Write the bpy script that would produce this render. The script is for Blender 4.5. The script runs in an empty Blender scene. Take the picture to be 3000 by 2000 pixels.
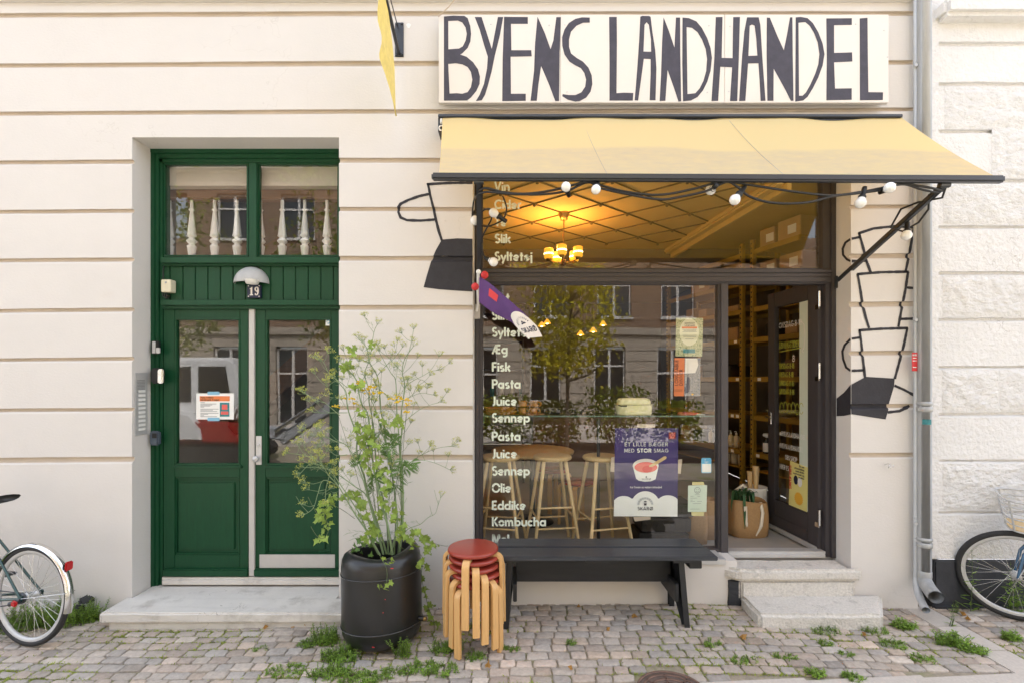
import bpy, bmesh, math, random
from mathutils import Vector, Matrix, noise
from mathutils.geometry import tessellate_polygon
R = math.radians
C = bpy.context.scene.collection
rnd = random.Random(7)

# ---------------------------------------------------------------- camera, sky, sun, exposure
F, X0, Y0, D, H = 1380.0, 1500.0, 1110.0, 3.73, 1.77      # focal length in photo pixels, principal point, distance to the facade, eye height
sc = bpy.context.scene
cam = bpy.data.cameras.new('camera'); camo = bpy.data.objects.new('camera', cam); C.objects.link(camo)
camo.location = (0, -D, H); camo.rotation_euler = (R(90), 0, 0)
cam.sensor_width = 36; cam.lens = F / 3000 * 36; cam.shift_y = 110 / 3000
cam.clip_start = 0.05; cam.clip_end = 500
sc.camera = camo
SUN_EL, SUN_AZ = R(54), R(14)
w = bpy.data.worlds.new('World'); sc.world = w; w.use_nodes = True
nt = w.node_tree; bg = nt.nodes['Background']
sky = nt.nodes.new('ShaderNodeTexSky'); sky.sky_type = 'NISHITA'; sky.sun_disc = False
sky.sun_elevation = SUN_EL; sky.sun_rotation = SUN_AZ; sky.dust_density = 4.0; sky.ozone_density = 0.6
hs = nt.nodes.new('ShaderNodeHueSaturation'); hs.inputs['Saturation'].default_value = 0.42
nt.links.new(sky.outputs[0], hs.inputs['Color']); nt.links.new(hs.outputs[0], bg.inputs[0])
bg.inputs[1].default_value = 0.15
sun = bpy.data.lights.new('sun', 'SUN'); suno = bpy.data.objects.new('sun', sun); C.objects.link(suno)
sun.energy = 2.4; sun.angle = R(1.5); sun.color = (1.0, 0.985, 0.965)
sd = Vector((math.sin(SUN_AZ) * math.cos(SUN_EL), math.cos(SUN_AZ) * math.cos(SUN_EL), math.sin(SUN_EL)))
suno.rotation_euler = sd.to_track_quat('Z', 'Y').to_euler(); suno.location = (0, 8, 18)
sc.view_settings.view_transform = 'Standard'; sc.view_settings.look = 'None'
sc.view_settings.exposure = 2.43; sc.view_settings.gamma = 1.0
sc.cycles.max_bounces = 10; sc.cycles.transparent_max_bounces = 24; sc.cycles.glossy_bounces = 5
sc.cycles.sample_clamp_indirect = 6.0

# ---------------------------------------------------------------- helpers
def P(px, py, Y=0.0):
    d = D + Y
    return Vector(((px - X0) / F * d, Y, H - (py - Y0) / F * d))
def PX(px, Y=0.0): return (px - X0) / F * (D + Y)
def PZ(py, Y=0.0): return H - (py - Y0) / F * (D + Y)
def PG(px, py, z):
    d = F * (H - z) / (py - Y0)
    return Vector(((px - X0) / F * d, d - D, z))
GZ = [(-9, -.09), (-2.4, -.09), (-1.6, -.075), (-.8, -.05), (0, -.01), (1.4, -.005), (2.4, -.03), (3.2, -.045), (9, -.05)]
def gz(x):
    for (a, za), (b, zb) in zip(GZ, GZ[1:]):
        if x <= b: return za + (zb - za) * max(0, (x - a) / (b - a))
    return GZ[-1][1]
def on_ground(px, py):
    z = -.04
    for _ in range(4):
        p = PG(px, py, z); z = gz(p.x)
    return PG(px, py, z)

class MB:
    def __init__(s): s.v = []; s.f = []; s.sm = []; s.mi = []; s.col = []
    def add(s, vs, fs, sm=False, mi=0, col=None):
        b = len(s.v); s.v += [Vector(q) for q in vs]
        for f in fs:
            s.f.append([b + i for i in f]); s.sm.append(sm); s.mi.append(mi)
            s.col.append(col)
        return s
    def box(s, c, sz, bev=0.0, rot=None, mi=0, seg=2):
        bm = bmesh.new(); bmesh.ops.create_cube(bm, size=1)
        for q in bm.verts: q.co = Vector((q.co.x * sz[0], q.co.y * sz[1], q.co.z * sz[2]))
        if bev: bmesh.ops.bevel(bm, geom=bm.edges[:], offset=min(bev, min(sz) * .45), segments=seg, affect='EDGES')
        m = Matrix.Translation(Vector(c)) @ (rot.to_4x4() if rot else Matrix())
        bm.verts.index_update()
        s.add([m @ q.co for q in bm.verts], [[q.index for q in f.verts] for f in bm.faces], False, mi); bm.free(); return s
    def b2(s, a, b, bev=0.0, mi=0):
        a, b = Vector(a), Vector(b)
        return s.box((a + b) / 2, [abs(q) for q in (b - a)], bev, None, mi)
    def px(s, x0, y0, x1, y1, Yf, Yb, bev=0.0, mi=0):       # a box whose front face fills a photo rectangle at depth Yf
        a, b = P(x0, y0, Yf), P(x1, y1, Yf); b.y = Yb
        return s.b2(a, b, bev, mi)
    def beam(s, a, b, wx, wz, bev=0.0, up=(0, 0, 1), mi=0):
        a, b = Vector(a), Vector(b); t = (b - a).normalized(); u = Vector(up)
        sx = t.cross(u).normalized(); u2 = sx.cross(t)
        m = Matrix((sx, t, u2)).transposed()
        return s.box((a + b) / 2, (wx, (b - a).length, wz), bev, m, mi)
    def tube(s, pts, r, n=8, cap=True, mi=0, sm=True, flat=1.0):
        pts = [Vector(p) for p in pts]; k = len(pts)
        rs = r if isinstance(r, (list, tuple)) else [r] * k
        t0 = (pts[1] - pts[0]).normalized(); up = Vector((0, 0, 1)) if abs(t0.z) < .9 else Vector((0, 1, 0))
        vs = []; nn = None
        for i, p in enumerate(pts):
            t = (pts[min(i + 1, k - 1)] - pts[max(i - 1, 0)])
            t = t.normalized() if t.length > 1e-9 else t0
            if nn is None: nn = (up - t * up.dot(t)).normalized()
            else:
                nn = nn - t * nn.dot(t)
                nn = nn.normalized() if nn.length > 1e-6 else (up - t * up.dot(t)).normalized()
            b = t.cross(nn)
            for j in range(n):
                a = 2 * math.pi * j / n
                vs.append(p + (nn * math.cos(a) * flat + b * math.sin(a)) * rs[i])
        fs = [[i * n + j, i * n + (j + 1) % n, (i + 1) * n + (j + 1) % n, (i + 1) * n + j] for i in range(k - 1) for j in range(n)]
        s.add(vs, fs, sm, mi)
        if cap: s.add(vs[:n], [list(range(n))[::-1]], False, mi); s.add(vs[-n:], [list(range(n))], False, mi)
        return s
    def lathe(s, prof, c=(0, 0, 0), n=24, m=None, mi=0, sm=True, a0=0, a1=360, sx=1, sy=1):
        c = Vector(c); full = abs(a1 - a0 - 360) < 1e-6; k = n if full else n + 1; vs = []
        for (r, z) in prof:
            for j in range(k):
                a = R(a0 + (a1 - a0) * j / n); q = Vector((r * math.cos(a) * sx, r * math.sin(a) * sy, z))
                vs.append(c + (m @ q if m else q))
        fs = []
        for i in range(len(prof) - 1):
            for j in range(n):
                jj = (j + 1) % k if full else j + 1
                fs.append([i * k + j, i * k + jj, (i + 1) * k + jj, (i + 1) * k + j])
        return s.add(vs, fs, sm, mi)
    def ball(s, c, r, n=12, m=6, sc=(1, 1, 1), mi=0, rot=None):
        vs = []; c = Vector(c)
        for i in range(m + 1):
            t = math.pi * i / m
            for j in range(n):
                a = 2 * math.pi * j / n
                q = Vector((r * math.sin(t) * math.cos(a) * sc[0], r * math.sin(t) * math.sin(a) * sc[1], r * math.cos(t) * sc[2]))
                vs.append(c + (rot @ q if rot else q))
        fs = [[i * n + j, (i + 1) * n + j, (i + 1) * n + (j + 1) % n, i * n + (j + 1) % n] for i in range(m) for j in range(n)]
        return s.add(vs, fs, True, mi)
    def ring(s, c, axis_m, Rr, r, n=40, k=8, mi=0, sq=1.0, a0=0, a1=360):  # torus in the local xz plane of axis_m
        prof = []; full = abs(a1 - a0 - 360) < 1e-6; kk = n if full else n + 1; vs = []; c = Vector(c)
        for i in range(kk):
            a = R(a0 + (a1 - a0) * i / n)
            for j in range(k):
                b = 2 * math.pi * j / k; rr = Rr + r * math.cos(b)
                vs.append(c + axis_m @ Vector((rr * math.cos(a), r * sq * math.sin(b), rr * math.sin(a))))
        fs = [[i * k + j, ((i + 1) % kk) * k + j, ((i + 1) % kk) * k + (j + 1) % k, i * k + (j + 1) % k] for i in range(n) for j in range(k)]
        return s.add(vs, fs, True, mi)
    def fill(s, loops, mp, mi=0):                           # a flat filled outline (with holes), mp maps 2-D to the world
        loops = [l for l in loops if len(l) > 2]
        tri = tessellate_polygon([[Vector((a, b, 0)) for a, b in l] for l in loops])
        flat = [q for l in loops for q in l]; V = [Vector(mp(a, b)) for a, b in flat]
        fs = []
        for t in tri:
            (ax, ay), (bx, by), (cx, cy) = [flat[i] for i in t]
            fs.append(list(t) if (bx - ax) * (cy - ay) - (by - ay) * (cx - ax) > 0 else list(t)[::-1])
        return s.add(V, fs, False, mi)
    def prism(s, loops, mp, mpb, mi=0):                     # filled front outline plus sides going back
        s.fill(loops, mp, mi)
        for l in loops:
            k = len(l); vs = [mp(a, b) for a, b in l] + [mpb(a, b) for a, b in l]
            s.add(vs, [[i, (i + 1) % k, (i + 1) % k + k, i + k] for i in range(k)], False, mi)
        return s
    def strip(s, pts, wd, mp, mi=0):                        # a painted stroke of width wd
        k = len(pts); L = []; Rr = []
        for i in range(k):
            a = Vector(pts[max(i - 1, 0)]); b = Vector(pts[min(i + 1, k - 1)]); t = (b - a)
            t = t.normalized() if t.length > 1e-9 else Vector((1, 0)); n = Vector((-t.y, t.x)); q = Vector(pts[i])
            wv = wd[i] if isinstance(wd, list) else wd
            if 0 < i < k - 1:
                t1 = (q - Vector(pts[i - 1])); t2 = (Vector(pts[i + 1]) - q)
                if t1.length > 1e-9 and t2.length > 1e-9:
                    cs = max(.5, n.dot(Vector((-t1.normalized().y, t1.normalized().x)))); wv = wv / cs
            L.append(q + n * wv / 2); Rr.append(q - n * wv / 2)
        vs = [mp(q.x, q.y) for q in L] + [mp(q.x, q.y) for q in Rr]
        return s.add(vs, [[i, i + k, i + 1 + k, i + 1] for i in range(k - 1)], False, mi)
    def build(s, name, mats, parent=None, base=None):
        if not isinstance(mats, (list, tuple)): mats = [mats]
        me = bpy.data.meshes.new(name)
        if parent is not None: o0 = wloc(parent)
        elif base is not None: o0 = Vector(base)
        else:
            xs = [q.x for q in s.v]; ys = [q.y for q in s.v]; zs = [q.z for q in s.v]
            o0 = Vector(((min(xs) + max(xs)) / 2, (min(ys) + max(ys)) / 2, min(zs)))
        me.from_pydata([q - o0 for q in s.v], [], s.f)
        me.polygons.foreach_set('use_smooth', s.sm); me.polygons.foreach_set('material_index', s.mi)
        if any(c is not None for c in s.col):
            at = me.color_attributes.new('tone', 'FLOAT_COLOR', 'CORNER'); buf = []
            for f, c in zip(s.f, s.col): buf += list((c or (1, 1, 1)) + (1,)) * len(f)
            at.data.foreach_set('color', buf)
        for m in mats: me.materials.append(m)
        me.update()
        o = bpy.data.objects.new(name, me); C.objects.link(o)
        if parent is not None: o.parent = parent
        else: o.location = o0
        return o
def wloc(o):
    p = Vector(o.location)
    while o.parent: o = o.parent; p += Vector(o.location)
    return p
def tag(o, label, cat, group=None, kind=None):
    if label: o['label'] = label
    if cat: o['category'] = cat
    if group: o['group'] = group
    if kind: o['kind'] = kind
    return o
def thing(name, loc, label, cat, group=None):
    o = bpy.data.objects.new(name, None); C.objects.link(o); o.location = loc; o.empty_display_size = .1
    return tag(o, label, cat, group)
def copy_tree(o, parent=None):
    c = o.copy(); C.objects.link(c)
    if parent is not None: c.parent = parent
    for ch in list(o.children): copy_tree(ch, c)
    return c

# ---------------------------------------------------------------- materials
def lin(r, g, b): return tuple(((q / 255) / 12.92 if q / 255 <= .04045 else ((q / 255 + .055) / 1.055) ** 2.4) for q in (r, g, b))
def mat(name, col, rough=.5, metal=0.0, var=.08, vs=6.0, bump=0.0, bs=60.0, spec=.5, stretch=(1, 1, 1), stain=None, coat=0.0, bdist=.004):
    m = bpy.data.materials.new(name); m.use_nodes = True; n = m.node_tree.nodes; l = m.node_tree.links
    b = n['Principled BSDF']; b.inputs['Roughness'].default_value = rough; b.inputs['Metallic'].default_value = metal
    b.inputs['Specular IOR Level'].default_value = spec; b.inputs['Coat Weight'].default_value = coat
    tc = n.new('ShaderNodeTexCoord'); mp = n.new('ShaderNodeMapping'); mp.inputs['Scale'].default_value = stretch
    l.new(tc.outputs['Object'], mp.inputs['Vector'])
    nz = n.new('ShaderNodeTexNoise'); nz.inputs['Scale'].default_value = vs; nz.inputs['Detail'].default_value = 6; nz.inputs['Roughness'].default_value = .65
    l.new(mp.outputs[0], nz.inputs['Vector'])
    rp = n.new('ShaderNodeValToRGB'); rp.color_ramp.elements[0].position = .3; rp.color_ramp.elements[1].position = .72
    rp.color_ramp.elements[0].color = tuple(q * (1 - var) for q in col) + (1,); rp.color_ramp.elements[1].color = tuple(min(1, q * (1 + var)) for q in col) + (1,)
    l.new(nz.outputs['Fac'], rp.inputs['Fac']); out = rp.outputs['Color']
    if stain:                                               # (colour, noise scale, threshold, softness, amount): blotches of dirt or wear
        sc_, ss, th, so, am = stain
        n2 = n.new('ShaderNodeTexNoise'); n2.inputs['Scale'].default_value = ss; n2.inputs['Detail'].default_value = 7; n2.inputs['Roughness'].default_value = .7
        l.new(mp.outputs[0], n2.inputs['Vector'])
        mr = n.new('ShaderNodeMapRange'); mr.inputs['From Min'].default_value = th; mr.inputs['From Max'].default_value = th + so; mr.inputs['To Max'].default_value = am
        l.new(n2.outputs['Fac'], mr.inputs['Value'])
        mx = n.new('ShaderNodeMix'); mx.data_type = 'RGBA'; l.new(mr.outputs[0], mx.inputs['Factor']); l.new(out, mx.inputs['A']); mx.inputs['B'].default_value = tuple(sc_) + (1,)
        out = mx.outputs['Result']
    l.new(out, b.inputs['Base Color']); m['col'] = 1
    if bump:
        n3 = n.new('ShaderNodeTexNoise'); n3.inputs['Scale'].default_value = bs; n3.inputs['Detail'].default_value = 8; n3.inputs['Roughness'].default_value = .6
        l.new(mp.outputs[0], n3.inputs['Vector'])
        bp = n.new('ShaderNodeBump'); bp.inputs['Strength'].default_value = bump; bp.inputs['Distance'].default_value = bdist
        l.new(n3.outputs['Fac'], bp.inputs['Height']); l.new(bp.outputs[0], b.inputs['Normal'])
    return m
def tone_mix(m):                                            # multiply by the per-face tone of the mesh
    n = m.node_tree.nodes; l = m.node_tree.links; b = n['Principled BSDF']; src = b.inputs['Base Color'].links[0].from_socket
    at = n.new('ShaderNodeAttribute'); at.attribute_name = 'tone'
    mx = n.new('ShaderNodeMix'); mx.data_type = 'RGBA'; mx.blend_type = 'MULTIPLY'; mx.inputs['Factor'].default_value = 1
    l.new(src, mx.inputs['A']); l.new(at.outputs['Color'], mx.inputs['B']); l.new(mx.outputs['Result'], b.inputs['Base Color'])
    return m
def glow(name, col, st):
    m = bpy.data.materials.new(name); m.use_nodes = True; b = m.node_tree.nodes['Principled BSDF']
    b.inputs['Base Color'].default_value = tuple(col) + (1,); b.inputs['Emission Color'].default_value = tuple(col) + (1,); b.inputs['Emission Strength'].default_value = st
    return m
def leafmat(name, col, var=.35, vs=14, trans=.35):
    m = mat(name, col, .5, 0, var, vs, spec=.3); n = m.node_tree.nodes; l = m.node_tree.links; b = n['Principled BSDF']
    tr = n.new('ShaderNodeBsdfTranslucent'); mx = n.new('ShaderNodeMixShader'); mx.inputs[0].default_value = trans
    l.new(b.inputs['Base Color'].links[0].from_socket, tr.inputs['Color'])
    l.new(b.outputs[0], mx.inputs[1]); l.new(tr.outputs[0], mx.inputs[2]); l.new(mx.outputs[0], n['Material Output'].inputs['Surface'])
    return m
def glass(name, ior=1.75, tint=(.93, .95, .93)):
    m = bpy.data.materials.new(name); m.use_nodes = True; n = m.node_tree.nodes; l = m.node_tree.links; n.remove(n['Principled BSDF'])
    ge = n.new('ShaderNodeNewGeometry'); mr = n.new('ShaderNodeMapRange'); mr.inputs['To Min'].default_value = ior; mr.inputs['To Max'].default_value = 1 / ior
    l.new(ge.outputs['Backfacing'], mr.inputs['Value'])
    fr = n.new('ShaderNodeFresnel'); l.new(mr.outputs[0], fr.inputs['IOR'])
    tr = n.new('ShaderNodeBsdfTransparent'); tr.inputs[0].default_value = tuple(tint) + (1,)
    gl = n.new('ShaderNodeBsdfGlossy'); gl.inputs['Roughness'].default_value = 0.0; gl.inputs['Color'].default_value = (1, 1, 1, 1)
    tc = n.new('ShaderNodeTexCoord'); nz = n.new('ShaderNodeTexNoise'); nz.inputs['Scale'].default_value = 1.3; nz.inputs['Detail'].default_value = 1
    l.new(tc.outputs['Object'], nz.inputs['Vector']); bp = n.new('ShaderNodeBump'); bp.inputs['Strength'].default_value = .25; bp.inputs['Distance'].default_value = .004
    l.new(nz.outputs['Fac'], bp.inputs['Height']); l.new(bp.outputs[0], gl.inputs['Normal'])
    mx = n.new('ShaderNodeMixShader'); l.new(fr.outputs[0], mx.inputs[0]); l.new(tr.outputs[0], mx.inputs[1]); l.new(gl.outputs[0], mx.inputs[2])
    l.new(mx.outputs[0], n['Material Output'].inputs['Surface'])
    return m

PLAS = (.655, .628, .602)
M = dict(
  plaster=mat('plaster', PLAS, .85, 0, .025, 1.6, .35, 45, .3, (1, 1, 1.6), ((.60, .53, .47), 2.2, .60, .2, .28)),
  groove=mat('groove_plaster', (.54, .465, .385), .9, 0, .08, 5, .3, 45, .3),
  stucco=mat('white_stucco', (.76, .757, .757), .9, 0, .05, 2.0, 1.0, 26, .3, stain=((.60, .58, .55), 2.5, .58, .16, .35), bdist=.022),
  rubble=mat('rough_stucco', (.83, .825, .82), .9, 0, .03, 2.0, 1.0, 17, .3, (1, 1, 1.5), ((.60, .58, .56), 3, .62, .16, .35), bdist=.05),
  plinth=mat('black_plinth', (.030, .033, .042), .6, 0, .3, 7, .5, 40, .5, stain=((.30, .29, .28), 26, .70, .05, .6)),
  concrete=mat('pale_concrete', (.62, .595, .555), .9, 0, .07, 5, .3, 90, .3, stain=((.30, .275, .24), 4, .54, .18, .6)),
  granite=mat('granite', (.66, .63, .585), .9, 0, .16, 60, 1.0, 70, .3, stain=((.25, .24, .225), 9, .56, .16, .6), bdist=.012),
  slab=mat('slab', (.50, .455, .41), .9, 0, .10, 60, .4, 120, .3, stain=((.28, .25, .22), 3, .55, .25, .35)),
  cobble=tone_mix(mat('cobble', (.42, .368, .32), .8, 0, .18, 38, .9, 70, .35, stain=((.56, .53, .49), 30, .60, .12, .5), bdist=.006)),
  sand=mat('joint_sand', (.32, .275, .215), .95, 0, .25, 30, .8, 150, .2, stain=((.14, .17, .04), 3.0, .50, .15, .8)),
  asphalt=mat("asphalt", (.09, .088, .086), .9, 0, .2, 50, .5, 200, .3),
  green=mat('green_paint', (.006, .055, .022), .42, 0, .14, 9, .15, 60, .3, (6, 6, .8), ((.10, .19, .13), 26, .75, .06, .35)),
  frame=mat('dark_frame', (.050, .044, .048), .5, 0, .08, 8, .08, 80, .5, (5, 5, .8), ((.36, .30, .25), 38, .79, .02, .7)),
  black=mat('black_paint', (.018, .019, .022), .5, 0, .25, 5, .25, 60, .5, (.6, 5, 5), ((.22, .20, .18), 30, .74, .05, .4)),
  benchtop=mat('worn_black_paint', (.042, .047, .058), .38, 0, .3, 4, .35, 50, .5, (.5, 8, 8), ((.30, .28, .26), 18, .60, .10, .35)),
  ink=mat('black_sign_paint', (.055, .051, .070), .6, 0, .2, 12, .3, 40, .4, stain=((.10, .10, .13), 25, .62, .1, .5)),
  mural=mat('mural_paint', (.030, .029, .036), .7, 0, .2, 12, .5, 50, .4),
  signwhite=mat('sign_white', (.72, .675, .63), .5, 0, .02, 3, .05, 20, .4),
  white=mat('white_paint', (.80, .80, .79), .45, 0, .03, 4),
  offwhite=mat('offwhite_paint', (.50, .48, .455), .5, 0, .05, 9, stain=((.45, .42, .38), 12, .66, .08, .4)),
  darksteel=mat('dark_steel', (.060, .064, .072), .35, .6, .12, 7),
  anthr=mat('anthracite_metal', (.050, .054, .062), .3, .35, .05, 7, spec=.6),
  alu=mat('aluminium', (.55, .55, .55), .4, .35, .06, 8),
  chrome=mat('polished_steel', (.72, .72, .72), .16, 1.0, .04, 5),
  zinc=mat('zinc', (.40, .41, .42), .5, .35, .16, 5, .15, 40, .5, (4, 4, .6), ((.62, .62, .61), 6, .60, .15, .5)),
  zincl=mat('pale_zinc', (.50, .52, .55), .5, .3, .1, 5, .1, 40, .5, (4, 4, .6), ((.70, .70, .70), 6, .62, .15, .5)),
  birch=mat('birch', (.66, .39, .155), .38, 0, .10, 12, .06, 60, .5, (8, 8, .7)),
  pale=mat('pale_wood', (.60, .43, .22), .45, 0, .12, 10, .06, 60, .5, (8, 8, .8)),
  redseat=mat('red_lacquer', (.30, .042, .028), .22, 0, .06, 8, .05, 30, .5),
  tank=mat('tank_black', (.013, .013, .0135), .30, 0, .25, 5, .12, 30, .55, stain=((.09, .085, .08), 9, .62, .2, .3)),
  weld=mat('weld_metal', (.05, .05, .052), .25, .3, .1, 9),
  rubber=mat('rubber', (.022, .022, .023), .7, 0, .15, 30, .4, 160),
  redglass=mat('red_reflector', (.45, .012, .015), .2, 0, .05, 5, spec=.7),
  bikegreen=mat('bike_green', (.010, .048, .045), .25, .2, .05, 5, coat=.5),
  bikeblue=mat('bike_blue', (.035, .105, .20), .25, .2, .05, 5, coat=.5),
  bulb=mat('white_bulb', (.86, .86, .85), .15, 0, .01, 4, spec=.6),
  plastic=mat('black_plastic', (.014, .014, .015), .4, 0, .1, 5),
  greyp=mat('grey_plastic', (.07, .09, .12), .4, 0, .08, 5),
  cream=mat('cream_enamel', (.74, .70, .43), .2, 0, .02, 4, spec=.6),
  beige=mat('beige_plastic', (.68, .63, .47), .45, 0, .04, 4),
  paper=mat('paper', (.80, .80, .78), .7, 0, .02, 4),
  tape=mat('masking_tape', (.52, .42, .33), .7, 0, .05, 5),
  bluetape=mat('blue_tape', (.22, .46, .62), .6, 0, .05, 5),
  yelltape=mat('yellow_tape', (.66, .58, .28), .6, 0, .06, 5),
  vinyl=mat('window_vinyl', (.72, .79, .68), .6, 0, .03, 6),
  purple=mat('poster_violet', (.020, .010, .125), .5, 0, .35, 1.6, stain=((.075, .018, .17), 1.5, .5, .2, .6)),
  flagp=mat('flag_purple', (.085, .026, .155), .6, 0, .2, 4),
  navy=mat('navy', (.012, .017, .05), .4, 0, .1, 5),
  orange=mat('orange_print', (.72, .20, .06), .6, 0, .05, 5),
  coral=mat('coral_print', (.70, .12, .10), .6, 0, .12, 5),
  redp=mat('red_print', (.62, .035, .04), .5, 0, .08, 5),
  yellowp=mat('yellow_print', (.76, .70, .26), .6, 0, .05, 5),
  amberp=mat('amber_print', (.80, .45, .05), .6, 0, .05, 5),
  tealp=mat('teal_print', (.03, .20, .22), .6, 0, .3, 40),
  photo=mat('crowd_print', (.26, .25, .25), .6, 0, .9, 160, stain=((.03, .05, .10), 60, .55, .05, .8)),
  leafy=mat('leafy_print', (.45, .45, .26), .6, 0, .35, 90, stain=((.10, .17, .06), 60, .52, .06, .8)),
  mint=mat('mint_paper', (.62, .70, .60), .7, 0, .03, 5),
  kraft=mat('jute', (.36, .22, .10), .8, 0, .12, 60, .4, 150),
  canvas=mat('canvas_strap', (.66, .60, .50), .8, 0, .05, 30),
  carton=mat('carton', (.40, .26, .13), .8, 0, .08, 6),
  rack=mat('ochre_rack_paint', (.30, .18, .022), .5, 0, .08, 6),
  ceiling=mat('ceiling', (.60, .42, .17), .8, 0, .05, 3, .1, 20),
  batten=mat('batten', (.10, .065, .03), .7, 0, .1, 6),
  inwall=mat('interior_wall', (.16, .125, .09), .85, 0, .1, 3),
  lampgrey=mat('lamp_grey', (.40, .40, .39), .5, 0, .12, 12),
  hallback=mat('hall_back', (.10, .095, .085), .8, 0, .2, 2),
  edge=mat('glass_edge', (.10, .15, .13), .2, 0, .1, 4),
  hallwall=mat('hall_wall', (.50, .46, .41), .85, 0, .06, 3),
  shopfloor=mat('shop_floor', (.36, .345, .33), .55, 0, .1, 3, .1, 30, .4, stain=((.22, .21, .20), 4, .55, .2, .4)),
  dark=mat('dark_interior', (.018, .015, .013), .6, 0, .3, 4),
  brownwood=mat('dark_wood', (.13, .065, .03), .45, 0, .15, 6, stretch=(.6, 5, 5)),
  glaze=mat('amber_glaze', (.30, .12, .02), .12, 0, .6, 16, spec=.6),
  mugblack=mat('dark_glaze', (.020, .014, .014), .18, 0, .3, 20, spec=.6),
  bottle=mat('pale_bottle', (.62, .52, .34), .4, 0, .06, 5),
  darkbottle=mat('dark_bottle', (.02, .018, .016), .2, 0, .1, 5),
  chalk=mat('chalk_white', (.78, .78, .74), .8, 0, .05, 30),
  chalky=mat('chalk_yellow', (.48, .50, .06), .8, 0, .1, 30),
  brick=mat('brick', (.20, .085, .055), .9, 0, .2, 12, .4, 40),
  brass=mat('brass', (.32, .20, .07), .35, .8, .1, 6),
  soil=mat('soil', (.035, .026, .02), .95, 0, .3, 20, .6, 60),
  leek=leafmat('leek_leaf', (.045, .125, .05), .3, 10, .2),
  stem=mat('fennel_stem', (.20, .28, .14), .5, 0, .25, 9),
  stemd=mat('dark_stem', (.085, .125, .045), .5, 0, .3, 9),
  umbel=leafmat('umbel', (.50, .52, .12), .25, 20, .3),
  tansy=leafmat('tansy_yellow', (.85, .58, .02), .25, 30, .2),
  hop=leafmat('hop_leaf', (.30, .42, .09), .5, 9, .4),
  weed=leafmat('weed_leaf', (.27, .42, .075), .5, 9, .45),
  fern=leafmat('fern_leaf', (.12, .22, .06), .4, 12, .3),
  moss=leafmat('joint_grass', (.33, .40, .07), .5, 8, .3),
  dryleaf=leafmat('dry_leaf', (.48, .26, .07), .5, 12, .3),
  bark=mat('bark', (.11, .085, .06), .9, 0, .3, 10, .8, 30),
  treeleaf=leafmat('tree_leaf', (.22, .25, .03), .6, 2.5, .45),
  yellowleaf=leafmat('yellow_tree_leaf', (.58, .50, .04), .5, 2.5, .45),
  vanwhite=mat('van_white', (.74, .74, .74), .3, 0, .03, 3, coat=.4),
  vanred=mat('van_red', (.34, .02, .018), .3, 0, .06, 3, coat=.4),
  pane=glass('window_glass'), paned=glass('door_glass', 1.8, (.90, .90, .88)),
  darkglass=mat('dark_glazing', (.02, .022, .025), .05, 0, .1, 2, spec=.7),
  shelfglass=glass('shelf_glass', 1.5, (.72, .86, .78)),
  lampglass=glow('lit_amber_glass', (1.0, .46, .04), .17),
  bulbglow=glow('lit_bulb', (1.0, .74, .30), 1.6),
)

def cracks(m, sc_=1.1, wd=.0035, am=.55, col=(.30, .26, .22)):   # a few hairline cracks and scuffs in the render
    n = m.node_tree.nodes; l = m.node_tree.links; b = n['Principled BSDF']; src = b.inputs['Base Color'].links[0].from_socket
    tc = n.new('ShaderNodeTexCoord'); nz = n.new('ShaderNodeTexNoise'); nz.inputs['Scale'].default_value = sc_; nz.inputs['Detail'].default_value = 5; nz.inputs['Roughness'].default_value = .6; l.new(tc.outputs['Object'], nz.inputs['Vector'])
    a = n.new('ShaderNodeMath'); a.operation = 'SUBTRACT'; l.new(nz.outputs['Fac'], a.inputs[0]); a.inputs[1].default_value = .5
    ab = n.new('ShaderNodeMath'); ab.operation = 'ABSOLUTE'; l.new(a.outputs[0], ab.inputs[0])
    mr = n.new('ShaderNodeMapRange'); mr.inputs['From Min'].default_value = wd; mr.inputs['From Max'].default_value = wd * .2; l.new(ab.outputs[0], mr.inputs['Value'])
    n2 = n.new('ShaderNodeTexNoise'); n2.inputs['Scale'].default_value = sc_ * .9; n2.inputs['Detail'].default_value = 1; mp = n.new('ShaderNodeMapping'); mp.inputs['Location'].default_value = (3, 7, 5); l.new(tc.outputs['Object'], mp.inputs[0]); l.new(mp.outputs[0], n2.inputs['Vector'])
    m2 = n.new('ShaderNodeMapRange'); m2.inputs['From Min'].default_value = .55; m2.inputs['From Max'].default_value = .62; m2.inputs['To Max'].default_value = am; l.new(n2.outputs['Fac'], m2.inputs['Value'])
    mu = n.new('ShaderNodeMath'); mu.operation = 'MULTIPLY'; l.new(mr.outputs[0], mu.inputs[0]); l.new(m2.outputs[0], mu.inputs[1])
    mx = n.new('ShaderNodeMix'); mx.data_type = 'RGBA'; l.new(mu.outputs[0], mx.inputs['Factor']); l.new(src, mx.inputs['A']); mx.inputs['B'].default_value = tuple(col) + (1,); l.new(mx.outputs['Result'], b.inputs['Base Color'])
cracks(M['plaster'], .8, .0018, .16); cracks(M['stucco'], 1.4, .004, .5, (.40, .38, .36)); cracks(M['concrete'], 2.2, .004, .7, (.22, .20, .18)); cracks(M['granite'], 3.0, .004, .5, (.22, .20, .18))

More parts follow.
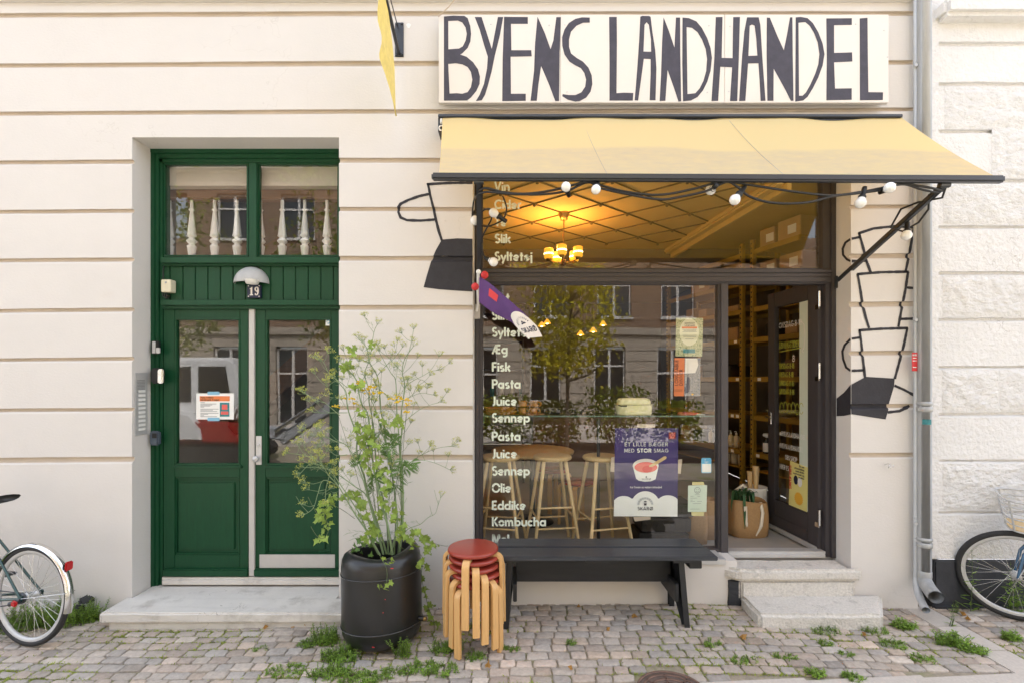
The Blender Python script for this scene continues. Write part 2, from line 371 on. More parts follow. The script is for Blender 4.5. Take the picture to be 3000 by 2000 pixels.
# ---------------------------------------------------------------- ground
def slab_sheet(name, x0, x1, y0, y1, m, dz=0.0, step=.5):
    mb = MB(); nx = max(1, int((x1 - x0) / step)); xs = [x0 + (x1 - x0) * i / nx for i in range(nx + 1)]
    vs = [(x, y, gz(x) + dz) for x in xs for y in (y0, y1)]
    mb.add(vs, [[2 * i, 2 * i + 2, 2 * i + 3, 2 * i + 1] for i in range(nx)])
    return tag(mb.build(name, m, base=(0, 0, 0)), None, None, kind='structure')
slab_sheet('ground', -70, 70, -90, 25, M['sand'], -.0125)
KERB = -1.95
slab_sheet('street', -60, 60, -9.0, KERB - .14, M['asphalt'], -.014)
mb = MB()
for i in range(60):
    x = -20 + i * .66; mb.b2((x, KERB - .14, gz(x) - .2), (x + .65, KERB, gz(x) + .0), .012)
tag(mb.build('kerb', M['granite'], base=(0, 0, 0)), None, None, kind='structure')
# cobbles: every stone its own irregular chamfered top inside one paving mesh
mb = MB(); rc = random.Random(3)
GUT = (3.10, 3.33)
def stone(x0, x1, y0, y1, flat=False):
    g = .0045
    cs = [Vector((x0 + g, y0 + g)), Vector((x1 - g, y0 + g)), Vector((x1 - g, y1 - g)), Vector((x0 + g, y1 - g))]
    poly = []
    for i in range(4):
        a, b = cs[i], cs[(i + 1) % 4]
        poly.append(a + (b - a) * (.10 + rc.uniform(-.03, .05)) + Vector((rc.uniform(-.006, .006), rc.uniform(-.005, .005))))
        poly.append(a + (b - a) * .5 + Vector((rc.uniform(-.004, .004), rc.uniform(-.005, .004))))
        poly.append(a + (b - a) * (.90 + rc.uniform(-.05, .03)) + Vector((rc.uniform(-.006, .006), rc.uniform(-.005, .005))))
    c = sum(poly, Vector((0, 0))) / len(poly); k = len(poly); zz = gz(c.x) + rc.uniform(-.005, .004); tx, ty = rc.uniform(-.03, .03), rc.uniform(-.04, .04)
    rings = []
    for sc_, h in ((1.0, -.03), (1.0, -.0065), (.972, -.0015), (.85, .0005)):
        rings += [Vector((c.x + (q.x - c.x) * sc_, c.y + (q.y - c.y) * sc_, zz + h + (q.x - c.x) * tx * sc_ + (q.y - c.y) * ty * sc_ + (rc.uniform(-.0018, .0018) if h > -.02 else 0))) for q in poly]
    rings.append(Vector((c.x, c.y, zz + .001)))
    v = rc.gauss(1.0, .10); t = rc.random()
    col = (v, v, v) if t < .45 else ((v * 1.03, v * .98, v * .96) if t < .7 else ((v * .90, v * .93, v * .97) if t < .9 else (v * 1.07, v * 1.0, v * .94)))
    if rc.random() < .05: col = tuple(q * 1.25 for q in col)
    col = tuple(max(.5, min(1.5, q)) for q in col)
    fs = [[r * k + i, r * k + (i + 1) % k, (r + 1) * k + (i + 1) % k, (r + 1) * k + i] for r in range(3) for i in range(k)]
    mb.add(rings, fs + [[3 * k + i, 3 * k + (i + 1) % k, 4 * k] for i in range(k)], True, 0, col)
y = .06; joints_xy = []; ROWS = []
MH = on_ground(1968, 2022); edge = lambda x: -.97 + (max(-2.5, min(5, x)) - 1.14) * .07
while y > -1.2:
    h = rc.uniform(.070, .086); x = -6.4 + rc.uniform(0, .1)
    while x < 5.2:
        wd = rc.uniform(.095, .155)
        if GUT[0] - wd < x < GUT[1]: wd2 = GUT[0] - x; (stone(x, GUT[0], y - h, y) if wd2 > .05 else None); x = GUT[1]; continue
        sh = .012 * math.sin(x * 1.3) + rc.uniform(-.004, .004)
        cx_, cy_ = x + wd / 2, y - h / 2
        if cy_ < edge(cx_) + .03 or (cx_ - MH.x) ** 2 + (cy_ - MH.y + .03) ** 2 < .235 ** 2: x += wd; continue
        stone(x, x + wd, y - h + sh, y + sh); joints_xy.append((x, y - h + sh, wd, h)); x += wd
    y -= h
YSL = -.83
pav = tag(mb.build('cobble_pavement', M['cobble'], base=(0, 0, 0)), None, None, kind='structure')
mb = MB()
for i in range(16):                                          # granite slab course in front of the cobbles
    x = -6.4 + i * .74; a_, b_ = x + .003, x + .735; zt = gz(x + .35) + .002; mb.prism([[(a_, KERB + .003), (b_, KERB + .003), (b_, edge(b_)), (a_, edge(a_))]], lambda u, v, zt=zt: Vector((u, v, zt)), lambda u, v, zt=zt: Vector((u, v, zt - .07)))
tag(mb.build('slab_pavement', M['slab'], base=(0, 0, 0)), None, None, kind='structure')
mb = MB()
for i in range(3):
    y1 = .04 - i * .31; mb.b2((GUT[0] + .006, max(y1 - .305, YSL), gz(3.2) - .05), (GUT[1] - .006, y1, gz(3.2) + .001), .006)
tag(mb.build('gutter_slab', M['slab'], base=(0, 0, 0)), None, None, kind='structure')

# ---------------------------------------------------------------- rusticated walls
JL = [(39, 49), (187, 196), (328, 337), (471, 480), (616, 625), (758, 767), (906, 915), (1049, 1057), (1196, 1205), (1340, 1354)]
JM = [(33, 45), (179, 192), (321, 331), (463, 475), (607, 617), (751, 762), (894, 906), (1038, 1049), (1188, 1198), (1331, 1345)]
JR = [(33, 44), (177, 187), (316, 324), (458, 468), (600, 609), (743, 755), (884, 897), (1027, 1038), (1182, 1193), (1325, 1337)]
XL, XM, XM2, XR = PX(0), PX(1000), PX(1390), PX(2600)
def jz(i, x):
    if x <= XM: t = max(-.6, (x - XL) / (XM - XL)); a, b = JL[i], JM[i]
    elif x <= XM2: return PZ(JM[i][0]), PZ(JM[i][1])
    else: t = min(1.4, (x - XM2) / (XR - XM2)); a, b = JM[i], JR[i]
    return PZ(a[0] + (b[0] - a[0]) * t), PZ(a[1] + (b[1] - a[1]) * t)
def wob(i, x, s): return noise.noise(Vector((x * 2.3, i * 7.7, s))) * .0022 + noise.noise(Vector((x * 14, i * 3.1, s + 5))) * .0013
def profile(zt, zb, dp):
    return [(zt + .0015, 0.0), (zt, dp * .15), (zt - .0015, dp * .92), ((zt + zb) / 2, dp), (zb + .002, dp * .85), (zb - .004, dp * .35), (zb - .015, 0.0)]
CUSTOM = {}
def rusticated(mb, xa, xb, za, zb, js, dp=.024, Y=0.0, back=.32, caps=(False, False), top=False, bot=False, amp=1.0, step=.045, mi=0, gmi=0):
    n = max(2, int((xb - xa) / step)); n = min(n, 300); xs = [xa + (xb - xa) * i / n for i in range(n + 1)]
    js = [j for j in js if za < j(xa, 0)[1] - .02 and j(xa, 0)[0] < zb - .005]
    js.sort(key=lambda j: -j(xa, 0)[0]); cols = []
    for x in xs:
        pts = [(zb, 0.0)]
        for k, j in enumerate(js):
            zt, zl = j(x, amp); pts += profile(zt, zl, dp)
        pts.append((za, 0.0)); cols.append(pts)
    m = len(cols[0]); vs = [(x, Y + q[1], q[0]) for x, pts in zip(xs, cols) for q in pts]
    for j in range(m - 1):
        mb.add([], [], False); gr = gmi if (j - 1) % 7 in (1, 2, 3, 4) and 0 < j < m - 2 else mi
        b0_ = len(mb.v) if j == 0 else b0_
        if j == 0: mb.v += [Vector(q) for q in vs]
        for i in range(n): mb.f.append([b0_ + q for q in (i * m + j, i * m + j + 1, (i + 1) * m + j + 1, (i + 1) * m + j)]); mb.sm.append(False); mb.mi.append(gr); mb.col.append(None)
    for side, x, pts, rev in ((0, xa, cols[0], False), (1, xb, cols[-1], True)):
        if caps[side]:
            for (z1, y1), (z2, y2) in zip(pts, pts[1:]):
                q = [(x, Y + y1, z1), (x, Y + y2, z2), (x, Y + back, z2), (x, Y + back, z1)]
                mb.add(q, [[0, 1, 2, 3][::1 if rev else -1]], False, mi)
    if bot: mb.add([(xa, Y, za), (xb, Y, za), (xb, Y + back, za), (xa, Y + back, za)], [[0, 3, 2, 1]], False, mi)
    if top: mb.add([(xa, Y, zb), (xb, Y, zb), (xb, Y + back, zb), (xa, Y + back, zb)], [[0, 1, 2, 3]], False, mi)
def cream_j(i):
    def f(x, amp):
        a, b = jz(i, x); return a + wob(i, x, 1) * amp, b + wob(i, x, 9) * amp
    return f
CJ = [cream_j(i) for i in range(10)]
for k in range(1, 4): CJ.append(lambda x, amp, k=k: (jz(0, x)[0] + .388 * k + .03, jz(0, x)[1] + .388 * k + .03))
XD0, XD1, XS0, XS1, XE = PX(387), PX(993), PX(1385), PX(2493), PX(2689)
ZTOP, ZDH, ZSH, ZSILL = 6.2, PZ(403), PZ(403), PZ(1641)
bld = thing('shop_building', (PX(1700), 0, 0), 'cream rendered shop building with grooved courses, green entrance and dark framed shopfront', 'building')
mb = MB()
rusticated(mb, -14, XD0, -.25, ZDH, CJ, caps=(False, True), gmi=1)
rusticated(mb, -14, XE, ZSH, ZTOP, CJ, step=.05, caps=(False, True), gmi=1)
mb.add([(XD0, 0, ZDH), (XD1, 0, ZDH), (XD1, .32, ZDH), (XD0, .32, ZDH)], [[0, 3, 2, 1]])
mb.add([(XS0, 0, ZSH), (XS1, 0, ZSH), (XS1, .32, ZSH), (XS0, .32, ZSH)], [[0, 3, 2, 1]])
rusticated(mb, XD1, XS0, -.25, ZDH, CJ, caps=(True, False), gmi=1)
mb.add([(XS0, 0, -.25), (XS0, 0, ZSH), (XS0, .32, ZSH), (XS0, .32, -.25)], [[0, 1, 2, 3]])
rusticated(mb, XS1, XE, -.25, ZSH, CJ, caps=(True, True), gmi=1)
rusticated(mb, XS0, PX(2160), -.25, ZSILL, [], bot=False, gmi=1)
mb.add([(XS0, 0, ZSILL), (PX(2160), 0, ZSILL), (PX(2160), .32, ZSILL), (XS0, .32, ZSILL)], [[0, 1, 2, 3]])
mb.b2((PX(2150), .05, -.25), (XS1 - .001, .32, .255))
mb.px(-60, -40, 2688, -6, -.05, .02, .01)                    # string course over the grooves
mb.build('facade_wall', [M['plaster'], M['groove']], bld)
mb = MB(); mb.px(1388, 1637, 2128, 1653, -.018, .19, .003); mb.build('window_flashing', M['alu'], bld)

# painted cups on the facade
def wall_y(x, z):
    for j in CJ:
        zt, zb = j(x, 1.0)
        if zb - .02 < z < zt + .01:
            pr = profile(zt, zb, .024)
            for (z1, y1), (z2, y2) in zip(pr, pr[1:]):
                if z2 <= z <= z1: return y1 + (y2 - y1) * ((z1 - z) / (z1 - z2) if z1 > z2 else 0)
    return 0.0
def paint(strokes, solids, org, s, wd=7.6):
    bm = bmesh.new(); mbp = MB(); rj = random.Random(11)
    for st in strokes:
        pts = [(org[0] + a / s, org[1] + b / s) for a, b in st]; den = []
        for (a, b), (c, d) in zip(pts, pts[1:]):
            n = max(1, int(math.hypot(c - a, d - b) / 7))
            den += [(a + (c - a) * i / n, b + (d - b) * i / n) for i in range(n)]
        den.append(pts[-1]); wl = [wd * rj.uniform(.88, 1.14) for _ in den]
        mbp.strip(den, wl, lambda a, b: (a, 0, -b))
    for so in solids: mbp.fill([[(org[0] + a / s, -(org[1] + b / s)) for a, b in so]], lambda a, b: (a, 0, b))
    vs = [bm.verts.new(v) for v in mbp.v]
    for f in mbp.f:
        try: bm.faces.new([vs[i] for i in f])
        except ValueError: pass
    def cut(co, no):
        bmesh.ops.bisect_plane(bm, geom=bm.verts[:] + bm.edges[:] + bm.faces[:], plane_co=co, plane_no=no, dist=1e-5)
    xs = [v.co.x for v in bm.verts]; zs = [v.co.z for v in bm.verts]; x0, x1 = min(xs), max(xs)
    x = x0 + 9
    while x < x1: cut((x, 0, 0), (1, 0, 0)); x += 11
    xm = PX((x0 + x1) / 2)
    for j in CJ:
        zt, zb = j(xm, 1.0); py = Y0 + (H - zt) / D * F
        if -max(zs) - 5 < py < -min(zs) + 5:
            for z, _ in profile(zt, zb, .024) + [(zt - .008, 0), (zb + .006, 0)]: cut((0, 0, -(Y0 + (H - z) / D * F)), (0, 0, 1))
    out = MB(); bm.verts.ensure_lookup_table(); bm.verts.index_update(); wv = []
    for v in bm.verts:
        px, py = v.co.x, -v.co.z
        if px < 2493: x, z = PX(px), PZ(py); wv.append((x, wall_y(x, z) - .0028, z))
        else: x, z = PX(px), PZ(py); wv.append((x, wall_y(x, z) - .0028, z))
    fs = []
    for f in bm.faces:
        ii = [v.index for v in f.verts]; a, b, c = [Vector(wv[i]) for i in ii[:3]]
        fs.append(ii if (b - a).cross(c - a).y < 0 else ii[::-1])
    out.add(wv, fs); bm.free(); return out
def paint_reveal(strokes, solids, org, s, wd=8.2):           # the part of the right mural that turns the corner onto the reveal
    out = MB()
    def mp(a, b):
        d = XS1 * F / (a - X0); return (XS1 - .003, max(-.001, d - D), H - (b - Y0) / F * d)
    for st in strokes:
        pts = [(org[0] + a / s, org[1] + b / s) for a, b in st]; den = []
        for (a, b), (c, d) in zip(pts, pts[1:]):
            n = max(1, int(math.hypot(c - a, d - b) / 4)); den += [(a + (c - a) * i / n, b + (d - b) * i / n) for i in range(n)]
        den.append(pts[-1]); out.strip(den, wd * .8, mp)
    for so in solids: out.fill([[(org[0] + a / s, org[1] + b / s) for a, b in so]], mp)
    return out
o6 = (2000, 600); o2 = (1000, 0)
L600 = lambda l: [(a, b + 1344) for a, b in l]
paint([[(562, 1212), (700, 1203), (862, 1201)], [(568, 1205), (585, 1290), (605, 1370), (620, 1440), (640, 1520), (660, 1580)],
       [(580, 1275), (510, 1290), (440, 1315), (390, 1340), (372, 1365), (375, 1395), (390, 1430), (430, 1447), (520, 1450), (612, 1443)]],
      [L600([(660, 230), (760, 222), (861, 225), (861, 571), (760, 565), (640, 556), (540, 543), (560, 470), (590, 370), (620, 300)])], o2, 2.24).build('painted_cup', M['mural'], bld)
paint([[(1152, 190), (1250, 158), (1400, 141), (1518, 152)], [(1155, 185), (1180, 270), (1205, 370), (1232, 445)], [(1516, 150), (1490, 300), (1470, 400), (1460, 445)],
       [(1165, 213), (1108, 225)], [(1108, 371), (1165, 372), (1208, 368)]], [], o6, 2.24).build('painted_cup', M['mural'], bld)
paint_reveal([[(1104, 226), (1070, 250), (1052, 290), (1055, 330), (1080, 360), (1104, 371)]], [], o6, 2.24).build('painted_cup_handle', M['mural'], bld)
paint([[(1143, 457), (1300, 444), (1482, 441)], [(1147, 455), (1165, 560), (1180, 660), (1200, 740), (1222, 810)], [(1478, 440), (1460, 560), (1440, 660), (1414, 800)],
       [(1470, 545), (1520, 548)], [(1430, 750), (1520, 748)]], [], o6, 2.24).build('painted_cup', M['mural'], bld)
paint([[(1153, 824), (1300, 814), (1478, 809)], [(1159, 820), (1170, 900), (1180, 1000), (1195, 1130)], [(1473, 808), (1450, 920), (1420, 1030), (1390, 1140)],
       [(1165, 870), (1108, 878)], [(1108, 1086), (1192, 1083)], [(1388, 1183), (1450, 1210), (1516, 1246)], [(1343, 1359), (1420, 1350), (1502, 1316)]],
      [[(1106, 1176), (1200, 1125), (1390, 1137), (1385, 1190), (1352, 1300), (1350, 1335), (1330, 1405), (1200, 1385), (1106, 1370)]], o6, 2.24).build('painted_cup', M['mural'], bld)
paint_reveal([[(1104, 879), (1065, 920), (1050, 960), (1055, 1010), (1075, 1065), (1104, 1086)]],
             [[(1105, 1177), (1060, 1230), (1012, 1268), (1012, 1383), (1060, 1381), (1105, 1371)]], o6, 2.24).build('painted_cup_handle', M['mural'], bld)

# ---------------------------------------------------------------- lettering: a small stroke font
def arc(cx, cy, rx, ry, a0, a1, n=9): return [(cx + rx * math.cos(R(a0 + (a1 - a0) * i / n)), cy + ry * math.sin(R(a0 + (a1 - a0) * i / n))) for i in range(n + 1)]
G = {
 ' ': (.32, []), '-': (.42, [[(.06, .38), (.34, .38)]]), '.': (.2, [[(.1, 0), (.1, .14)]]), ',': (.2, [[(.12, .12), (.06, -.12)]]), '@': (.9, [arc(.42, .35, .34, .36, -40, 270, 14), arc(.42, .36, .14, .16, 0, 360, 10)]),
 'a': (.70, [arc(.31, .33, .24, .25, 48, 312), [(.57, 0), (.57, .66)]]), 'b': (.70, [[(.1, 0), (.1, 1)], arc(.36, .33, .24, .25, -132, 132)]),
 'c': (.60, [arc(.32, .33, .24, .25, 42, 318)]), 'd': (.70, [arc(.31, .33, .24, .25, 48, 312), [(.57, 0), (.57, 1)]]),
 'e': (.66, [arc(.32, .33, .24, .25, 5, 170), arc(.32, .33, .24, .25, 190, 315), [(.22, .33), (.56, .33)]]),
 'f': (.4, [[(.16, 0), (.16, .75)], arc(.34, .75, .18, .18, 180, 80, 4), [(.02, .6), (.36, .6)]]),
 'g': (.70, [arc(.31, .33, .24, .25, 48, 312), [(.57, .66), (.57, -.06)], arc(.33, -.06, .24, .2, 0, -130, 5)]),
 'h': (.66, [[(.1, 0), (.1, 1)], arc(.34, .36, .19, .23, 150, 0, 6) + [(.53, 0)]]), 'i': (.22, [[(.11, 0), (.11, .62)], [(.11, .76), (.11, .93)]]),
 'j': (.24, [[(.13, -.26), (.13, .62)], [(.13, .76), (.13, .93)]]), 'k': (.62, [[(.1, 0), (.1, 1)], [(.24, .36), (.52, .64)], [(.30, .34), (.54, 0)]]),
 'l': (.22, [[(.11, 0), (.11, 1)]]), 'm': (1.0, [[(.1, 0), (.1, .66)], arc(.30, .38, .16, .22, 150, 0, 6) + [(.46, 0)], arc(.66, .38, .16, .22, 150, 0, 6) + [(.84, 0)]]),
 'n': (.66, [[(.1, 0), (.1, .66)], arc(.34, .36, .19, .23, 150, 0, 6) + [(.53, 0)]]), 'o': (.66, [arc(.33, .33, .24, .25, 10, 170), arc(.33, .33, .24, .25, 190, 350)]),
 'p': (.70, [[(.1, -.28), (.1, .66)], arc(.36, .33, .24, .25, -132, 132)]), 'r': (.44, [[(.1, 0), (.1, .66)], arc(.34, .40, .17, .2, 140, 70, 4)]),
 's': (.54, [arc(.27, .47, .16, .125, 40, 262, 7), arc(.27, .19, .17, .125, -150, 82, 7)]), 't': (.42, [[(.2, 0), (.2, .9)], [(.02, .58), (.11, .58)], [(.29, .58), (.40, .58)]]),
 'u': (.66, [[(.1, .66), (.1, .3)] + arc(.31, .28, .21, .22, 180, 330, 6), [(.55, .66), (.55, 0)]]), 'v': (.58, [[(.04, .64), (.28, .02)], [(.54, .64), (.33, .1)]]),
 'y': (.62, [[(.05, .64), (.29, .12)], [(.56, .64), (.20, -.28)]]), 'ø': (.66, [arc(.33, .33, .24, .25, 10, 170), arc(.33, .33, .24, .25, 190, 350), [(.12, .05), (.54, .6)]]),
 'A': (.78, [[(.06, 0), (.36, .96), (.70, 0)], [(.20, .28), (.55, .28)]]), 'B': (.68, [[(.1, 0), (.1, 1)], [(.1, .92), (.3, .92)] + arc(.34, .73, .19, .19, 90, -90, 6) + [(.1, .53)], [(.1, .08), (.34, .08)] + arc(.36, .3, .22, .22, -90, 90, 6)]),
 'C': (.78, [arc(.44, .5, .38, .43, 45, 315, 12)]), 'D': (.80, [[(.1, 0), (.1, 1)], [(.18, .92), (.3, .92)] + arc(.32, .5, .38, .42, 90, -90, 9) + [(.18, .08)]]),
 'E': (.60, [[(.1, 0), (.1, 1)], [(.18, .92), (.52, .92)], [(.18, .5), (.48, .5)], [(.18, .08), (.52, .08)]]), 'F': (.56, [[(.1, 0), (.1, 1)], [(.18, .92), (.50, .92)], [(.18, .5), (.46, .5)]]),
 'G': (.84, [arc(.44, .5, .38, .43, 45, 350, 12) + [(.5, .44)]]), 'H': (.76, [[(.1, 0), (.1, 1)], [(.64, 0), (.64, 1)], [(.1, .5), (.64, .5)]]), 'I': (.24, [[(.12, 0), (.12, 1)]]),
 'J': (.44, [[(.30, 1), (.30, .25)] + arc(.12, .22, .18, .16, 0, -100, 5)]), 'K': (.68, [[(.1, 0), (.1, 1)], [(.20, .48), (.58, 1)], [(.26, .52), (.62, 0)]]), 'L': (.54, [[(.1, 1), (.1, .08), (.5, .08)]]),
 'M': (.94, [[(.1, 0), (.16, 1)], [(.20, .98), (.46, .12)], [(.50, .12), (.76, .98)], [(.78, 1), (.84, 0)]]), 'N': (.80, [[(.1, 0), (.1, 1), (.68, 0), (.68, 1)]]),
 'O': (.90, [arc(.45, .5, .38, .43, 8, 172, 10), arc(.45, .5, .38, .43, 188, 352, 10)]), 'Ø': (.90, [arc(.45, .5, .38, .43, 0, 360, 18), [(.14, -.02), (.76, 1.02)]]),
 'P': (.64, [[(.1, 0), (.1, 1)], [(.18, .92), (.32, .92)] + arc(.34, .69, .22, .23, 90, -90, 6) + [(.20, .46)]]), 'R': (.68, [[(.1, 0), (.1, 1)], [(.1, .92), (.32, .92)] + arc(.34, .71, .2, .21, 90, -90, 6) + [(.1, .5)], [(.32, .5), (.58, 0)]]),
 'S': (.62, [arc(.31, .73, .2, .2, 35, 262, 8), arc(.31, .28, .23, .22, -150, 82, 8)]), 'T': (.62, [[(.31, 0), (.31, 1)], [(.03, .92), (.59, .92)]]),
 'U': (.74, [[(.1, 1), (.1, .32)] + arc(.36, .32, .26, .26, 180, 360, 8) + [(.62, 1)]]), 'V': (.72, [[(.05, 1), (.33, .02)], [(.66, 1), (.38, .14)]]), 'Y': (.68, [[(.05, 1), (.34, .45), (.63, 1)], [(.34, .45), (.34, 0)]]),
 'Æ': (1.0, [[(.06, 0), (.46, .96)], [(.22, .3), (.48, .3)], [(.52, 0), (.52, 1)], [(.60, .92), (.92, .92)], [(.60, .5), (.88, .5)], [(.60, .08), (.92, .08)]]),
 'Å': (.78, [[(.06, 0), (.36, .8), (.70, 0)], [(.20, .26), (.55, .26)], arc(.37, .95, .09, .09, 0, 360, 8)]),
 '1': (.40, [[(.06, .78), (.22, .95), (.22, 0)]]), '8': (.62, [arc(.31, .73, .2, .2, 0, 360, 12), arc(.31, .27, .24, .24, 0, 360, 12)]), '6': (.62, [arc(.31, .28, .23, .24, 0, 360, 12), [(.46, .98), (.12, .4)]]),
 '2': (.6, [arc(.3, .7, .22, .24, 160, -20, 7) + [(.08, .06), (.54, .06)]]), '0': (.64, [arc(.32, .5, .24, .44, 0, 360, 14)]),
}
def text_w(s, sp=.05): return sum(G.get(c, (.5, 0))[0] + sp for c in s) - sp
def text(mb, s, x, y, size, mp, wd=.15, sp=.05, sx=1.0, align='l'):   # mp(u, v) puts the page point into the world
    if align == 'c': x -= text_w(s, sp) * size * sx / 2
    if align == 'r': x -= text_w(s, sp) * size * sx
    for c in s:
        g = G.get(c)
        if not g: x += .5 * size * sx; continue
        for st in g[1]: mb.strip([(x + a * size * sx, y + b * size) for a, b in st], wd * size, mp)
        x += (g[0] + sp) * size * sx
def page(Y):                                                 # photo pixels on a plane parallel to the facade (v counted upwards)
    return lambda a, b: P(a, -b, Y)

# ---------------------------------------------------------------- green entrance
YD = .19
mb = MB()
mb.px(432, 436, 452, 1724, YD, YD + .12, .004); mb.px(452.5, 440, 464, 1722, YD + .012, YD + .12, .004); mb.px(464.5, 444, 477, 1721, YD + .03, YD + .12, .003)
mb.px(993, 436, 1030, 1724, YD, YD + .12, .004)
mb.px(432, 404, 1030, 448, YD - .003, YD + .12, .004); mb.px(452, 448.5, 993, 464, YD + .014, YD + .12, .004); mb.px(464, 464.5, 993, 477, YD + .03, YD + .12, .003)
mb.px(728, 477, 753, 757, YD + .02, YD + .1, .006)
mb.px(469, 753, 994, 771, YD - .035, YD + .1, .006); mb.px(474, 771.5, 994, 779, YD - .005, YD + .1, .004)
mb.px(469, 878, 994, 895, YD - .035, YD + .1, .006); mb.px(474, 895.5, 994, 905, YD - .005, YD + .1, .004)
mb.build('door_frame', M['green'], bld)
mb = MB()
bx_ = [474, 498, 536, 572.5, 609, 646, 683, 719, 756, 793, 830, 866, 903, 940, 977, 994]
for a, b in zip(bx_, bx_[1:]): mb.px(a + .8, 779, b - .8, 879, YD + .022, YD + .08, .004)
mb.px(474, 779, 994, 879, YD + .036, YD + .08)
mb.build('board_panel', M['green'], bld)
tw = MB()
for a, b in ((477, 728), (753, 994)):
    tw.px(a, 477, b, 483, YD + .04, YD + .07, .002); tw.px(a, 747, b, 753, YD + .04, YD + .07, .002); tw.px(a, 483.3, a + 6, 746.7, YD + .04, YD + .07, .002); tw.px(b - 6, 483.3, b, 746.7, YD + .04, YD + .07, .002)
tw = tw.build('transom_window', M['green'], bld)
for a, b in ((483, 722), (759, 990)):
    g = MB(); p, q = P(a, 482, YD + .055), P(b, 748, YD + .055)
    g.add([(p.x, p.y, q.z), (q.x, p.y, q.z), (q.x, p.y, p.z), (p.x, p.y, p.z)], [[0, 1, 2, 3]]); g.build('glass_pane', M['paned'], tw)
def leaf(x0, x1, gx0, gx1, px0, px1, kick):
    YL = YD + .03; mb = MB()
    mb.px(x0, 904, gx0, 1666, YL, YL + .045, .003); mb.px(gx1, 904, x1, 1666, YL, YL + .045, .003)
    mb.px(gx0 + .2, 904.5, gx1 - .2, 932, YL + .001, YL + .045, .003); mb.px(gx0 + .2, 1362, gx1 - .2, 1396, YL + .001, YL + .045, .003); mb.px(gx0 + .2, 1624, gx1 - .2, 1665, YL + .001, YL + .045, .003)
    for (a, b, c, d) in ((gx0, 932, gx1, 937), (gx0, 1356, gx1, 1362), (gx0, 937.2, gx0 + 5, 1355.8), (gx1 - 5, 937.2, gx1, 1355.8)): mb.px(a, b, c, d, YL - .006, YL + .03, .003)
    for (a, b, c, d) in ((gx0, 1396, gx1, 1402), (gx0, 1618, gx1, 1624), (gx0, 1402.2, gx0 + 6, 1617.8), (gx1 - 6, 1402.2, gx1, 1617.8)): mb.px(a, b, c, d, YL + .010, YL + .04, .004)
    mb.px(x0 - 4, 1666.5, x1 - 1, 1689, YL - .03, YL + .04, .009)
    mb.px(gx0 - 6, 1362.3, gx1 + 4, 1371, YL - .018, YL + .02, .005)
    lf = mb.build('entrance_door_leaf', M['green'], bld)
    mb = MB(); mb.px(gx0 + 5, 1401, gx1 - 5, 1619, YL + .025, YL + .045); mb.px(px0, 1412, px1, 1608, YL + .012, YL + .03, .006); mb.build('bottom_panel', M['green'], lf)
    g = MB(); p, q = P(gx0 + 4, 936, YL + .015), P(gx1 - 4, 1357, YL + .015)
    g.add([(p.x, p.y, q.z), (q.x, p.y, q.z), (q.x, p.y, p.z), (p.x, p.y, p.z)], [[0, 1, 2, 3]]); g.build('glass_pane', M['paned'], lf)
    if kick:
        mb = MB(); mb.px(760, 1623, 981, 1662, YL - .003, YL + .002, .001)
        for a in (765, 832, 910, 976):
            for b in (1628, 1657): mb.lathe([(0, .003), (.003, .002), (.004, 0)], P(a, b, YL - .003), 8, Matrix.Rotation(R(90), 3, 'X'))
        mb.build('kick_plate', M['offwhite'], lf)
        mb = MB(); mb.px(749, 1276, 766, 1360, YL - .008, YL, .003); mb.lathe([(.0, .055), (.020, .052), (.027, .042), (.024, .032), (.011, .022), (.011, 0)], P(756, 1341, YL), 16, Matrix.Rotation(R(90), 3, 'X'))
        mb.lathe([(0, .006), (.011, .006), (.012, 0)], P(758, 1302, YL - .007), 12, Matrix.Rotation(R(90), 3, 'X')); mb.build('door_knob_plate', M['alu'], lf)
    return lf
leaf(479, 727.5, 512, 703, 522, 687, False); leaf(746, 1004, 778, 970, 790, 953, True)
mb = MB(); mb.px(728.5, 903, 745, 1686, YD + .012, YD + .06, .003); mb.build('door_astragal', M['offwhite'], bld)
mb = MB(); mb.px(474, 1689.5, 994, 1698, YD + .008, YD + .1, .003); mb.px(474, 1698.5, 994, 1712, YD - .008, YD + .1, .003); mb.build('door_threshold', M['concrete'], bld)
# hall behind the entrance
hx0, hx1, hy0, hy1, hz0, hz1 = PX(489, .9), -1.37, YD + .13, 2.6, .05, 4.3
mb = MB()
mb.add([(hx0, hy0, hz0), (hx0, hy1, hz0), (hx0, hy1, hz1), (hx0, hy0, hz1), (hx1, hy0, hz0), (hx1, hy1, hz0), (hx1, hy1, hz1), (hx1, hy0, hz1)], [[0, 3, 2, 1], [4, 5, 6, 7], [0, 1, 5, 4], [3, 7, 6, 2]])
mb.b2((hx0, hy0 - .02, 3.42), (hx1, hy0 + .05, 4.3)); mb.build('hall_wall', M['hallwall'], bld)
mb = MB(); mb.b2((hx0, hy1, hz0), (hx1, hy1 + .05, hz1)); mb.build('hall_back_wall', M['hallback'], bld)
mb = MB(); YB = .42
mb.px(470, 556, 1010, 583, YB, YB + .09, .008); mb.px(300, 780, 1100, 800, YB, YB + .09, .008); mb.build('stair_handrail', M['brownwood'], bld)
prof = [(.024, 0), (.03, .012), (.016, .03), (.018, .06), (.031, .26), (.033, .285), (.022, .30), (.02, .315), (.036, .35), (.036, .365), (.022, .395), (.02, .41), (.034, .43), (.030, .46), (.018, .70), (.012, .80), (.022, .825), (.012, .85), (.012, 1.0)]
zb_, zt_ = PZ(778, YB + .04), PZ(582, YB + .04)
b0 = None
